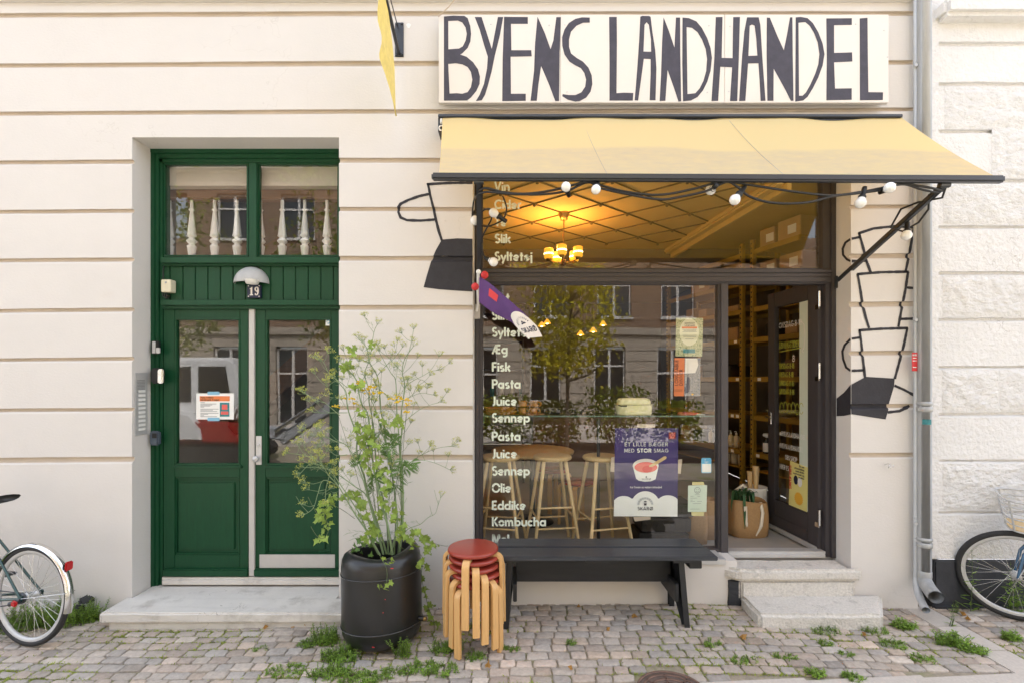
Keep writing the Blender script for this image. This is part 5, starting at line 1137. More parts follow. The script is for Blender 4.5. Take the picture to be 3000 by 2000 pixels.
def leafquad(mb, c, d, w_, up=None):
    d = Vector(d); s_ = d.cross(up or Vector((rp_n.uniform(-1, 1), rp_n.uniform(-1, 1), rp_n.uniform(-.3, 1)))); s_ = s_.normalized() * w_ if s_.length > 1e-6 else Vector((w_, 0, 0))
    mb.add([c, c + d * .5 + s_, c + d, c + d * .5 - s_], [[0, 1, 2, 3]])
for tip, d in TIPS:
    d = d.normalized() if d.length > 0 else Vector((0, 0, 1)); d = (d + Vector((0, 0, .5))).normalized()
    big = rp_n.uniform(.7, 1.15); sx_ = d.orthogonal().normalized(); sy_ = d.cross(sx_); n_r = rp_n.randint(7, 12)
    for k in range(n_r):
        a = 2 * math.pi * k / n_r + rp_n.uniform(-.2, .2); sp = rp_n.uniform(.25, .95); ln = rp_n.uniform(.026, .05) * big
        e = tip + (d * math.cos(sp) + (sx_ * math.cos(a) + sy_ * math.sin(a)) * math.sin(sp)) * ln; mbr.tube([tip, e], .0009, 3, cap=False)
        for _ in range(rp_n.randint(7, 11)):
            q = e + Vector((rp_n.gauss(0, .0055), rp_n.gauss(0, .0055), rp_n.gauss(.001, .004))); leafquad(mbu, q, Vector((rp_n.uniform(-1, 1), rp_n.uniform(-1, 1), rp_n.uniform(-.2, 1))).normalized() * rp_n.uniform(.004, .0085), rp_n.uniform(.0018, .0034))
mbr.build('umbel_ray', M['stem'], fen)
mbu.build('umbel', M['umbel'], fen)
mb = MB()                                                    # feathery hair-fine leaves along the stems
for pts, r, y0, y1 in STK[:11]:
    c3 = curve3(pts, y0, y1)
    for i in range(3, len(c3) - 4, 3):
        if rp_n.random() < .8:
            b_ = c3[i]; dr = Vector((rp_n.uniform(-1, 1), rp_n.uniform(-.8, .8), rp_n.uniform(-.2, .8))).normalized()
            for k in range(20):
                q = b_ + dr * (.010 + .0055 * k); leafquad(mb, q, (dr + Vector((rp_n.uniform(-1, 1), rp_n.uniform(-1, 1), rp_n.uniform(-1, 1))) * .9) * rp_n.uniform(.014, .034), .0012)
mb.build('feathery_leaf', M['stem'], fen)
tan = thing('tansy_plant', pc + Vector((.02, .02, .5)), 'tansy with small yellow button flowers and dark ferny leaves among the fennel', 'plant')
mb = MB(); mf = MB(); ml = MB()
TF = [(860, 830), (950, 862), (930, 885), (870, 905), (1050, 930), (660, 992), (755, 992), (785, 1050), (572, 1080), (1170, 995), (1250, 980), (1330, 998), (1375, 1020), (1245, 1030), (1350, 1058), (1340, 1142), (840, 812), (985, 868), (960, 935)]
for k, (a, b) in enumerate(TF):
    px, py = U_([(a, b)])[0]; yy = -.47 + rp_n.uniform(-.08, .08); tip = P(px, py, yy); base = P(1110 + (px - 1085) * .35, 1500, -.43); mid = tip.lerp(base, .5) + Vector((.02 * math.sin(k), 0, -.04))
    if k % 2 == 0: mb.tube([base, mid, tip], [.002, .0017, .001], 5)
    for _ in range(rp_n.randint(7, 13)):
        q = tip + Vector((rp_n.gauss(0, .013), rp_n.gauss(0, .01), rp_n.gauss(0, .0045))); mf.lathe([(0, .0045), (.0045, .0035), (.0068, .001), (.005, -.002), (0, -.003)], q, 6, Matrix.Rotation(R(rp_n.uniform(0, 55)), 3, 'X')); 
def frond(ml, b_, dr, ln):
    dr = dr.normalized(); s_ = dr.cross(Vector((rp_n.uniform(-.4, .4), -1, rp_n.uniform(-.3, .3)))).normalized()
    for k in range(9):
        t = k / 9; q = b_ + dr * ln * t + Vector((0, 0, -.03 * t * t)); w_ = ln * .34 * math.sin(math.pi * (.15 + .8 * t))
        for sg_ in (1, -1): leafquad(ml, q, (s_ * sg_ * w_ + dr * w_ * .5), w_ * .17, Vector((0, -1, .2)))
for (a, b) in q5([(1170, 180), (1200, 220), (1190, 150), (1350, 420), (1400, 400), (1330, 460), (980, 620), (990, 690), (860, 350), (850, 250), (1290, 470), (1250, 560), (1060, 60), (1090, 30), (900, 40), (1180, 260), (1150, 330), (1240, 640), (1000, 560), (1300, 370)]):
    q = P(a, b, -.45 + rp_n.uniform(-.08, .08))
    for _ in range(3): frond(ml, q, Vector((rp_n.uniform(-1, 1), rp_n.uniform(-.4, .4), rp_n.uniform(-.5, .6))), rp_n.uniform(.05, .095))
mb.build('stem', M['stemd'], tan); mf.build('flower', M['tansy'], tan); ml.build('leaf', M['fern'], tan)
hop = thing('hop_vine', pc + Vector((.05, -.02, .5)), 'hop vine with lobed light green leaves trailing over the planter rim', 'plant')
LOBE = [(0, 0), (.10, -.10), (.36, -.16), (.30, .05), (.56, .22), (.30, .34), (.16, .52), (.08, .74), (0, 1.0), (-.08, .74), (-.16, .52), (-.30, .34), (-.56, .22), (-.30, .05), (-.36, -.16), (-.10, -.10)]
def lobed(mb, c, s_, dr=None, tilt=None):
    a = rp_n.uniform(0, 6.28) if dr is None else dr; m_ = Matrix.Rotation(rp_n.uniform(-.9, .9), 3, 'Z') @ Matrix.Rotation(rp_n.uniform(-.8, .8), 3, 'X') @ Matrix.Rotation(a, 3, 'Y')
    vs = [c + m_ @ Vector((u * s_, -.14 * s_ * abs(u) + .10 * s_ * v * v, v * s_)) for u, v in LOBE] + [c + m_ @ Vector((0, .03 * s_, .3 * s_))]; n_ = len(LOBE)
    mb.add(vs, [[i, (i + 1) % n_, n_] for i in range(n_)])
ml = MB(); mb = MB()
HL = q5([(880, 40), (930, 110), (940, 20), (870, 170), (900, 260), (960, 240), (1010, 210), (960, 150), (1070, 360), (900, 390), (880, 400), (1000, 470), (1040, 490), (1070, 540), (1110, 590), (1150, 600), (1200, 610), (1100, 690), (1090, 730), (1140, 650), (1120, 840), (1160, 860), (1210, 870), (1090, 830), (940, 470), (1050, 250), (900, 320), (870, 800), (840, 850), (870, 900), (920, 970), (960, 1050), (890, 1000), (860, 940), (1070, 940), (1040, 930), (1220, 950), (1290, 960), (1210, 1000), (1310, 1070), (1340, 1100), (1260, 1130), (1230, 1170), (1270, 1160), (1360, 1200), (1390, 1250), (1340, 1220), (1450, 1130), (1470, 1140), (1420, 1170), (1520, 1190), (1550, 1200), (1410, 1280), (1650, 1270), (1570, 1340), (1580, 1300),
          (960, 1100), (980, 1150), (1020, 1160), (940, 1030), (1000, 1090), (900, 1170), (870, 1200), (700, 720), (750, 740), (790, 730), (800, 760), (640, 750), (600, 760), (830, 800), (1100, 440), (1130, 470), (500, 790), (520, 830), (470, 880), (480, 920), (440, 830), (420, 870), (390, 990), (370, 970), (480, 1070), (470, 1100), (380, 1220), (430, 1190), (530, 760), (1170, 1450), (1190, 1490), (1110, 1500), (1500, 1440), (1490, 1490)])
HL += U_([(940, 400), (960, 420), (740, 450), (790, 470), (720, 455), (640, 650), (660, 640), (740, 620), (760, 880), (860, 810), (780, 870), (850, 1140), (870, 1170), (780, 1250), (830, 1330), (910, 1330), (940, 1320), (880, 1370), (1240, 1230), (1270, 1250), (1190, 1250), (1300, 1300), (1020, 1170), (1080, 1230), (840, 1440), (870, 1480), (960, 1450), (940, 1420)])
for (a, b) in HL:
    for _ in range(3 + (rp_n.random() < .5)): lobed(ml, P(a + rp_n.uniform(-9, 9), b + rp_n.uniform(-10, 10), -.47 + rp_n.uniform(-.13, .10)), rp_n.uniform(.026, .058), R(180 + rp_n.uniform(-70, 70)))
V8 = lambda l: [(980 + a / 3.733, 1540 + b / 3.733) for a, b in l]
for (a, b) in V8([(620, 350), (630, 390), (540, 340), (560, 400), (520, 650), (480, 640), (550, 680), (580, 640), (630, 610)]): lobed(ml, P(a, b, -.43 - .285), rp_n.uniform(.03, .05), R(180 + rp_n.uniform(-60, 60)))
for (a, b) in V8([(950, 430), (960, 540), (970, 560), (980, 660), (1000, 680), (970, 690), (1010, 760), (990, 770), (1040, 840), (1000, 870), (1020, 910), (1060, 850), (1030, 940), (1100, 860), (1060, 980), (1090, 1040), (1060, 1060), (1130, 1050), (1090, 1190), (1020, 420), (1030, 460), (950, 120), (970, 110), (1000, 140), (1010, 230), (1090, 190)]): lobed(ml, P(a, b, -.33 + rp_n.uniform(-.05, .05)), rp_n.uniform(.032, .06), R(180 + rp_n.uniform(-60, 60)))
for vine, y0, y1 in ((V8([(500, 330), (560, 440), (575, 520), (570, 610)]), -.66, -.71), (V8([(720, 230), (800, 265), (900, 280), (960, 340), (960, 430), (950, 540), (970, 660), (1000, 780), (1030, 900), (1080, 1010), (1090, 1120), (1090, 1200)]), -.42, -.33), (V8([(880, 100), (1010, 150), (1100, 190), (1200, 215), (1245, 215)]), -.36, -.3), (q5([(270, 760), (330, 880), (380, 950), (440, 930), (460, 990), (500, 1100), (450, 1210), (370, 1190), (300, 1085)]), -.68, -.7), (q5([(780, 1000), (640, 900), (520, 850), (460, 900)]), -.5, -.68), (q5([(1300, 1100), (1250, 700), (1000, 400), (900, 100)]), -.45, -.5)):
    mb.tube(curve3(vine, y0, y1), .0018, 5)
for (a, b) in q5([(1460, 1180), (1550, 1270), (1620, 1390), (1490, 1300), (1700, 1290)]): lobed(ml, P(a, b, -.33), rp_n.uniform(.018, .03))
mb.build('vine', M['stemd'], hop); ml.build('leaf', M['hop'], hop)
mb = MB()                                                    # broad basal leaves inside the rim
for (a, b, s_) in q5([(810, 1270)]) and [(1055, 1585, .05), (1042, 1600, .045), (1070, 1594, .055), (1090, 1600, .06), (1098, 1585, .045), (1048, 1612, .04), (1060, 1620, .035), (1085, 1628, .04), (1110, 1590, .045), (1035, 1615, .04)]: lobed(mb, P(a, b, -.52 + rp_n.uniform(-.04, .08)), s_, R(rp_n.uniform(-70, 70)))
mb.build('basal_leaf', M['fern'], hop)

# ---------------------------------------------------------------- bicycles (built facing -x with the rear hub above the origin, then placed)
def wheel(t, c, Rw, m=Matrix.Identity(3), mr='alu', sp=32, tw=.019, rw=.012):
    c = Vector(c); mb = MB(); mb.ring(c, m, Rw - tw, tw, 72, 10); wl = mb.build('wheel', M['rubber'], t)
    mb = MB(); Rr = Rw - 2 * tw - .004; n_ = 72; prof = [(Rr + .008, -rw), (Rr - .010, -rw), (Rr - .018, -rw * .4), (Rr - .018, rw * .4), (Rr - .010, rw), (Rr + .008, rw), (Rr + .008, -rw)]
    vs = [c + m @ Vector((r * math.cos(2 * math.pi * i / n_), y, r * math.sin(2 * math.pi * i / n_))) for i in range(n_) for r, y in prof]; k = len(prof)
    mb.add(vs, [[i * k + j, i * k + j + 1, ((i + 1) % n_) * k + j + 1, ((i + 1) % n_) * k + j] for i in range(n_) for j in range(k - 1)], True); mb.build('rim', M[mr], wl)
    mb = MB()
    for i in range(sp):
        a = 2 * math.pi * i / sp; s_ = 1 if i % 2 else -1; b_ = a + (1 if (i // 2) % 2 else -1) * 1.15
        mb.tube([c + m @ Vector((.022 * math.cos(b_), s_ * .026, .022 * math.sin(b_))), c + m @ Vector(((Rr - .016) * math.cos(a), 0, (Rr - .016) * math.sin(a)))], .00135, 4, cap=False)
    mb.build('spokes', M['chrome'], wl)
    mb = MB(); hm = m @ Matrix.Rotation(R(90), 3, 'X'); mb.lathe([(0, -.055), (.007, -.055), (.007, -.034), (.028, -.032), (.028, -.027), (.015, -.020), (.014, .020), (.028, .027), (.028, .032), (.007, .034), (.007, .055), (0, .055)], c, 16, hm); mb.build('hub', M['alu'], wl)
    return wl
def fender(t, c, Rf, a0, a1, mtl, m=Matrix.Identity(3), w_=.026):
    mb = MB(); vs = []; n_ = 40; pr = [(-w_, -.014), (-w_ * .8, .0), (-w_ * .35, .007), (w_ * .35, .007), (w_ * .8, 0), (w_, -.014)]; k = len(pr)
    for i in range(n_ + 1):
        a = R(a0 + (a1 - a0) * i / n_)
        for y, r in pr: vs.append(Vector(c) + m @ Vector(((Rf + r) * math.cos(a), y, (Rf + r) * math.sin(a))))
    mb.add(vs, [[i * k + j, (i + 1) * k + j, (i + 1) * k + j + 1, i * k + j + 1] for i in range(n_) for j in range(k - 1)], True); return mb.build('mudguard', mtl, t)
def bicycle(label, Rw, paint_, steer=0.0, basket=False, tw=.019, mud=True):
    t = thing('bicycle', (0, 0, 0), label, 'bicycle'); z = Rw; fx = -1.16
    wheel(t, (0, 0, z), Rw, tw=tw); sm_ = Matrix.Rotation(R(steer), 3, 'Z'); wheel(t, (fx, 0, z), Rw, sm_, tw=tw)
    bb = Vector((-.53, 0, .285)); sc_ = Vector((-.42, 0, .76)); hd0, hd1 = Vector((-1.03, 0, .64)), Vector((-.97, 0, .86))
    mb = MB(); mb.tube([bb, sc_ + Vector((.02, 0, .06))], .0145, 12); mb.tube([bb, hd0.lerp(hd1, .2)], .016, 12); mb.tube([sc_.lerp(bb, .35), hd0.lerp(hd1, .75)], .0145, 12); mb.tube([hd0, hd1], .018, 12)
    for s_ in (1, -1):
        mb.tube([Vector((0, s_ * .062, z)), Vector((-.20, s_ * .055, z - .03)), bb + Vector((.03, s_ * .03, 0))], .0095, 8); mb.tube([Vector((0, s_ * .062, z)), sc_ + Vector((.01, s_ * .022, -.03))], .0085, 8); mb.box((0, s_ * .062, z), (.035, .006, .04), .003)
    mb.build('frame', M[paint_], t)
    mb = MB()
    for s_ in (1, -1): mb.tube([hd0 + sm_ @ Vector((0, s_ * .045, 0)), Vector((fx + .03, 0, z + .18)) + sm_ @ Vector((0, s_ * .058, 0)), Vector((fx, 0, z)) + sm_ @ Vector((0, s_ * .06, 0))], [.013, .011, .0085], 10)
    mb.tube([hd0 + sm_ @ Vector((0, -.05, .005)), hd0 + sm_ @ Vector((0, .05, .005))], .015, 10); mb.build('fork', M[paint_], t)
    mb = MB(); mb.tube([hd1, hd1 + Vector((.04, 0, .16))], .011, 10); tp = hd1 + Vector((.02, 0, .15))
    mb.tube([tp + sm_ @ Vector(q) for q in ((.26, -.29, .02), (.12, -.28, .04), (.0, -.22, .03), (-.06, -.08, 0), (-.06, .08, 0), (.0, .22, .03), (.12, .28, .04), (.26, .29, .02))], .011, 10); mb.build('handlebar', M['chrome'], t)
    for s_ in (1, -1): mb = MB(); mb.tube([tp + sm_ @ Vector((.14, s_ * .281, .038)), tp + sm_ @ Vector((.27, s_ * .29, .02))], .017, 10); mb.build('grip', M['plastic'], t)
    mb = MB(); vs = []; L = 14; W = 12                       # saddle shell
    for i in range(L + 1):
        u = i / L; x = -.57 + .28 * u; hw = .022 + .085 * max(0, (u - .35) / .65) ** .75; hw *= (1 if u < .93 else .82); tz = .985 + .012 * math.cos(u * 6) + (.012 * u)
        for j in range(W): a = 2 * math.pi * j / W; vs.append((x, hw * math.cos(a), tz + (.020 if math.sin(a) > 0 else .034) * math.sin(a)))
    mb.add(vs, [[i * W + j, i * W + (j + 1) % W, (i + 1) * W + (j + 1) % W, (i + 1) * W + j] for i in range(L) for j in range(W)] + [list(range(W)), [L * W + j for j in range(W)][::-1]], True); mb.build('saddle', M['plastic'], t)
    mb = MB(); mb.tube([sc_, Vector((-.40, 0, .965))], .0125, 10); mb.build('seat_post', M['chrome'], t)
    mb = MB(); mb.lathe([(0, -.004), (.085, -.004), (.090, 0), (.085, .004), (0, .004)], bb + Vector((0, -.05, 0)), 28, Matrix.Rotation(R(90), 3, 'X')); mb.tube([bb + Vector((0, -.07, 0)), bb + Vector((-.10, -.075, -.13))], .009, 8); mb.tube([bb + Vector((0, .07, 0)), bb + Vector((.10, .075, .13))], .009, 8)
    mb.box(bb + Vector((-.10, -.12, -.13)), (.085, .08, .022), .006); mb.box(bb + Vector((.10, .12, .13)), (.085, .08, .022), .006)
    for s_ in (.085, -.085): mb.tube([bb + Vector((0, -.05, s_)), Vector((0, -.05, z + s_ * .4))], .004, 5)
    mb.lathe([(0, -.004), (.034, -.004), (.036, 0), (.034, .004), (0, .004)], (0, -.05, z), 20, Matrix.Rotation(R(90), 3, 'X')); mb.build('crankset', M['darksteel'], t)
    if mud:
        md = fender(t, (0, 0, z), Rw + .010, -14, 150, M['chrome']); fender(t, (fx, 0, z), Rw + .010, 20, 165, M['chrome'], sm_)
        mb = MB()
        for s_ in (1, -1): mb.tube([Vector((0, s_ * .066, z)), Vector(((Rw + .006) * math.cos(R(9)), s_ * .030, z + (Rw + .006) * math.sin(R(9))))], .0025, 6)
        mb.build('mudguard_stay', M['chrome'], t)
        a = R(37); q = Vector(((Rw + .03) * math.cos(a), 0, z + (Rw + .03) * math.sin(a))); mb = MB(); mb.box(q + Vector((.022, 0, .004)), (.016, .05, .062), .008); mb.build('rear_light', M['redglass'], t)
        mb = MB(); mb.box(q + Vector((.001, 0, 0)), (.03, .042, .052), .01); mb.build('light_housing', M['plastic'], t)
        mb = MB(); mb.tube([Vector((.01, -.066, z - .01)), Vector((-.05, -.09, z - .03))], .016, 10); mb.build('kickstand_bracket', M['darksteel'], t)
        mb = MB(); mb.box((.0, -.095, z - .02), (.045, .02, .042), .012); mb.build('side_reflector', M['redglass'], t)
    if basket:                                               # wire basket with a wooden floor over the front wheel
        bc = Vector((fx + .10, 0, 0)); z0_, z1_ = 2 * z + .025, 2 * z + .255
        def loop(k): 
            e = k; hx_, hy_ = .10 + .045 * e, .135 + .045 * e; zz = z0_ + (z1_ - z0_) * k
            return [bc + sm_ @ Vector((-.02 + hx_ * math.copysign(abs(math.cos(a)) ** .55, math.cos(a)) * 1.25, hy_ * math.copysign(abs(math.sin(a)) ** .55, math.sin(a)) * 1.25, 0)) + Vector((0, 0, zz)) for a in [2 * math.pi * i / 40 for i in range(41)]]
        mb = MB()
        for k in (0, .2, .4, .6, .8, 1.0): mb.tube(loop(k), .0065 if k in (0, 1.0) else .005, 6)
        for i in range(0, 40, 5): mb.tube([loop(0)[i], loop(.5)[i], loop(1.0)[i]], .006, 6)
        bo = mb.build('basket', M['alu'], t)
        mb = MB(); lp = loop(0.03); mb.add([q + Vector((0, 0, .006)) for q in lp[:-1]] + [q for q in lp[:-1]], [list(range(40)), list(range(40, 80))[::-1]] + [[i, (i + 1) % 40, 40 + (i + 1) % 40, 40 + i] for i in range(40)]); mb.build('basket_floor', M['pale'], bo)
        mb = MB(); mb.tube([Vector((fx, 0, z)) + sm_ @ Vector((.0, -.065, 0)), bc + Vector((.02, -.09, z0_))], .004, 6); mb.tube([Vector((fx + .03, -.07, z - .02)), Vector((fx + .13, -.075, z + .05)), Vector((fx + .17, -.075, z + .17))], .009, 8); mb.build('basket_stay', M['alu'], t)
    return t

lb = bicycle('dark green bicycle with a silver mudguard, its rear wheel at the left edge', .345, 'bikegreen')
p = on_ground(80, 1891); lb.location = (PX(82, p.y), p.y, p.z + .001); lb.rotation_euler = (R(-3), 0, R(-12))
rb = bicycle('blue bicycle with a wire basket over its front wheel at the right edge', .34, 'bikeblue', steer=-30, basket=True, tw=.021, mud=False)
RBL = on_ground(2995, 1812); RBY = RBL.y
ang = R(-8); hubx = PX(2968, RBY)
rb.rotation_euler = (R(4), 0, ang); rb.location = (hubx + 1.16 * math.cos(ang), RBY + 1.16 * math.sin(ang), RBL.z)

# ---------------------------------------------------------------- weeds, leaves, manhole cover
rw_ = random.Random(17)
def weed_clump(cx, cy, r, n_st, hgt, lf, label, m='weed', name='weed_clump', group=None, lean=.5):
    z = gz(cx); t = thing(name, (cx, cy, z), label, 'weed', group); ms = MB(); ml = MB()
    for _ in range(n_st):
        a = rw_.uniform(0, 6.28); q = r * math.sqrt(rw_.random()); b_ = Vector((cx + q * math.cos(a), min(cy + q * math.sin(a) * .6, -.012), z - .004)); h_ = hgt * rw_.uniform(.35, 1.0)
        tip = b_ + Vector((rw_.uniform(-lean, lean) * h_, rw_.uniform(-lean, lean * .6) * h_, h_)); tip.y = min(tip.y, -.01); mid = b_.lerp(tip, .5) + Vector((rw_.uniform(-.1, .1) * h_, 0, .06 * h_)); ms.tube([b_, mid, tip], [.0018, .0014, .0008], 4, cap=False)
        k = max(4, int(h_ / lf * 2.2))
        for i in range(k):
            u = (i + .4) / k; c = (b_.lerp(mid, u * 2) if u < .5 else mid.lerp(tip, u * 2 - 1)); aa = rw_.uniform(0, 6.28); ll = lf * rw_.uniform(.6, 1.3) * (1.15 - .5 * u)
            for s_ in (0, 2.2, -2.2)[:rw_.choice((1, 2, 3))]:
                dr = Vector((math.cos(aa + s_), math.sin(aa + s_), rw_.uniform(-.1, .7))).normalized() * ll; sd_v = dr.cross(Vector((0, 0, 1))).normalized() * ll * .26; up_ = Vector((0, 0, ll * .10))
                ml.add([c, c + dr * .3 + sd_v * .8 + up_, c + dr * .62 + sd_v * .9 + up_ * .7, c + dr, c + dr * .62 - sd_v * .9 + up_ * .7, c + dr * .3 - sd_v * .8 + up_], [[0, 1, 2, 3, 4, 5]])
    ms.build('stem', M['stemd'], t); ml.build('leaf', M[m], t); return t
def wpx(px, py): q = on_ground(px, py); return q.x, min(q.y, -.03)
for px, py, r, n_, h_, lf, lab in (
  (60, 1835, .17, 90, .20, .022, 'thick green weed patch behind the left bicycle wheel'), (180, 1825, .15, 80, .20, .022, 'weed patch between the left bicycle wheel and the entrance step'), (255, 1815, .11, 60, .16, .022, 'weeds crowding the left end of the entrance step'),
  (955, 1880, .10, 75, .12, .018, 'bushy weed in front of the entrance step left of the black planter'), (1000, 1925, .13, 95, .09, .018, 'low spreading weed at the foot of the black planter'), (965, 1975, .12, 80, .07, .017, 'low green weed at the bottom edge below the planter'), (900, 1890, .07, 34, .06, .016, 'small weed among the cobbles left of the planter'), (1185, 1920, .05, 22, .16, .016, 'upright weed sprig in front of the black planter'),
  (1230, 1960, .12, 70, .05, .016, 'flat weed on the cobbles between planter and stool stack'), (1310, 1905, .10, 60, .09, .017, 'weed growing around the feet of the stool stack'), (1300, 1965, .10, 50, .05, .015, 'low weed in front of the stool stack'), (1390, 1925, .08, 36, .05, .014, 'weed between the legs of the stacked stools'),
  (2650, 1835, .09, 46, .06, .026, 'broad leaved weed on the cobbles below the drainpipe outlets'), (2790, 1885, .11, 60, .09, .028, 'larger leafy weed beside the gutter slab'), (2850, 1905, .09, 44, .05, .022, 'low weed at the right of the larger leafy weed'), (2960, 1870, .06, 36, .07, .026, 'grassy weed right of the gutter slab below the blue bicycle'), (2560, 1845, .10, 60, .05, .013, 'thin mossy weed along the foot of the lower granite step'), (2420, 1850, .10, 44, .04, .012, 'sparse weed at the left foot of the lower granite step'),
  (2385, 1975, .05, 20, .05, .026, 'small rosette weed in the joint near the bottom edge'), (2500, 1985, .07, 36, .035, .016, 'flat weed at the bottom edge below the granite steps'), (2480, 1918, .05, 26, .03, .014, 'tiny weed patch in the cobble joint below the steps'), (2420, 1885, .05, 26, .035, .014, 'tiny weed clump in front of the lower granite step'), (2080, 1885, .07, 30, .035, .014, 'low weed in front of the right bench leg'), (1500, 1900, .06, 24, .03, .014, 'low weed in front of the left bench leg'), (840, 1965, .13, 60, .03, .015, 'thin carpet of weeds left of the planter near the bottom edge'), (1050, 1990, .12, 70, .05, .016, 'weed carpet at the bottom edge in front of the planter'), (1145, 1975, .10, 50, .04, .015, 'weed patch between the planter and the bottom edge, right of its middle'), (760, 1900, .07, 24, .025, .012, 'tiny weed patch on the cobbles before the entrance step'), (2180, 1935, .09, 34, .03, .014, 'low weed left of the granite steps near the bottom edge'), (2300, 1925, .08, 30, .03, .014, 'low weed on the cobbles straight below the granite steps'), (2620, 1890, .09, 40, .04, .016, 'low weed between the granite step and the gutter slab'), (2700, 1930, .08, 34, .04, .018, 'low weed at the cobble edge of the gutter slab'), (1670, 1885, .04, 22, .045, .013, 'small weed tuft on the cobbles in front of the bench')):
    x, y = wpx(px, py); weed_clump(x, y, r, n_, h_, lf, lab)
def tall_weed(px, py, ht, lf, n_, label, airy=False, Y=None, sp=.02):
    q = on_ground(px, py); x, y = q.x, (q.y if Y is None else Y); z = gz(x); t = thing('tall_weed', (x, y, z), label, 'weed'); ms = MB(); ml = MB()
    for k in range(n_):
        b_ = Vector((x + rw_.uniform(-sp, sp), y + rw_.uniform(-.02, .01), z)); h_ = ht * rw_.uniform(.7, 1); tip = b_ + Vector((rw_.uniform(-.12, .12) * h_, rw_.uniform(-.1, .05) * h_, h_)); ms.tube([b_, b_.lerp(tip, .5) + Vector((.01, 0, 0)), tip], [.0028, .002, .001], 5)
        for i in range(int(h_ / .014)):
            u = i / (h_ / .014); c = b_.lerp(tip, u); aa = i * 2.4; ll = lf * (1.1 - .75 * u) * rw_.uniform(.7, 1.2)
            if airy and u > .62:
                e = c + Vector((math.cos(aa), math.sin(aa), .7)) * ll * 1.0; ms.tube([c, e], .0007, 3, cap=False)
                for _ in range(4): leafquad(ml, e + Vector((rw_.uniform(-1, 1), rw_.uniform(-1, 1), rw_.uniform(-1, 1))) * .008, Vector((0, 0, 1)) * .006, .002)
            else:
                dr = Vector((math.cos(aa), math.sin(aa) * .8, rw_.uniform(-.2, .6))).normalized() * ll; leafquad(ml, c, dr, ll * .13, Vector((0, 0, 1)))
    ms.build('stem', M['stemd'], t); ml.build('leaf', M['weed'], t)
tall_weed(2860, 1800, .62, .085, 1, 'tall airy weed standing behind the front wheel of the blue bicycle', True, -.05)
tall_weed(2985, 1800, .42, .075, 6, 'bushy tall weed behind the hub of the blue bicycle', False, -.06, .07)
tall_weed(2730, 1800, .11, .035, 3, 'small flowering weed in the mouth of the thin pipe', True, -.26, .01)
tall_weed(310, 1790, .22, .05, 3, 'upright nettle like weed against the wall left of the entrance step', False, -.06, .05)
tall_weed(2815, 1800, .10, .035, 5, 'short sprouting weed at the black plinth', False, -.05, .03)
mb = MB(); q = wpx(240, 1805); z = gz(-3)
for k in range(5): mb.box((q[0] + .02 * k, -.10 + .02 * k * (k % 2), z + .05 + .028 * k), (.075, .03, .055), .012, Matrix.Rotation(.7 + .5 * k, 3, 'Y') @ Matrix.Rotation(.5 * k, 3, 'Z'))
tag(mb.build('plastic_scrap', M['plastic']), 'crumpled black plastic scrap in the weeds by the entrance step', 'litter')
labs = {}
for k, (px, py, lab) in enumerate(((1695, 1777, 'curled orange dry leaf under the middle of the bench'), (1815, 1762, 'dry leaf against the wall under the bench'), (1860, 1808, 'small dry leaf in front of the right bench leg'), (1783, 1846, 'pale yellow star shaped leaf on the cobbles before the bench'), (2820, 1800, 'long yellow leaf beside the blue bicycle wheel'), (2770, 1775, 'orange brown leaf at the black plinth'), (2710, 1790, 'dry leaf beside the mouth of the thin pipe'), (2835, 1812, 'amber leaf under the blue bicycle wheel'), (860, 1833, 'curled brown leaf at the foot of the entrance step'), (895, 1835, 'pale dry leaf beside the bushy weed'), (780, 1840, 'small brown leaf below the entrance step'), (1430, 1948, 'pale tan leaf right of the stool stack'), (1670, 1960, 'faded leaf on the cobbles near the manhole cover'), (520, 1838, 'rust brown leaf before the step slab'), (2180, 1868, 'brown leaf on the cobbles left of the granite step'), (2530, 1860, 'thin orange leaf right of the granite step'))):
    q = on_ground(px, py); mb = MB(); s_ = .028 + .01 * (k % 3); c = q + Vector((0, 0, .012)); m_ = Matrix.Rotation(k * 1.7, 3, 'Z') @ Matrix.Rotation(-1.25 + .2 * (k % 2), 3, 'X')
    vs = [c + m_ @ Vector((u * s_, .25 * s_ * abs(u) ** 1.5 + .12 * s_ * math.sin(v * 4), (v - .4) * s_)) for u, v in LOBE] + [c + m_ @ Vector((0, -.02, -.1 * s_))]
    mb.add(vs, [[i, (i + 1) % 16, 16] for i in range(16)]); mb.tube([vs[0], vs[0] + m_ @ Vector((.1 * s_, .1 * s_, -.5 * s_))], .0008, 4)
    tag(mb.build('fallen_leaf', M['dryleaf']), lab, 'leaf', 'fallen leaves on the pavement')
mb = MB(); rg = random.Random(9)                             # grass and moss sprouting from the cobble joints
for (x, y, wd, h) in joints_xy:
    m_ = noise.noise(Vector((x * 1.1, y * 2.2, 4.0))) + .28 * noise.noise(Vector((x * 4, y * 4, 1))) - .06 * (y > -.3) + .13 + .08 * (x > 1.5) - .3 * (.1 < x < 1.2 and y > -.45)
    n_ = int(max(0, m_) * 120)
    for _ in range(n_):
        if rg.random() < .6: p = Vector((x + rg.uniform(0, wd), y + rg.gauss(0, .004), 0))
        else: p = Vector((x + rg.gauss(0, .004), y + rg.uniform(0, h), 0))
        p.z = gz(p.x) - .012; L = rg.uniform(.010, .030); a = rg.uniform(0, 6.28); d = Vector((math.cos(a) * .8, math.sin(a) * .8, rg.uniform(.5, 1.2))).normalized() * L; leafquad(mb, p, d, rg.uniform(.0018, .0045), Vector((rg.uniform(-1, 1), rg.uniform(-1, 1), .2)))
tag(mb.build('joint_grass', M['moss'], base=(0, 0, 0)), None, None, kind='stuff')
mb = MB(); q = on_ground(1968, 2022)
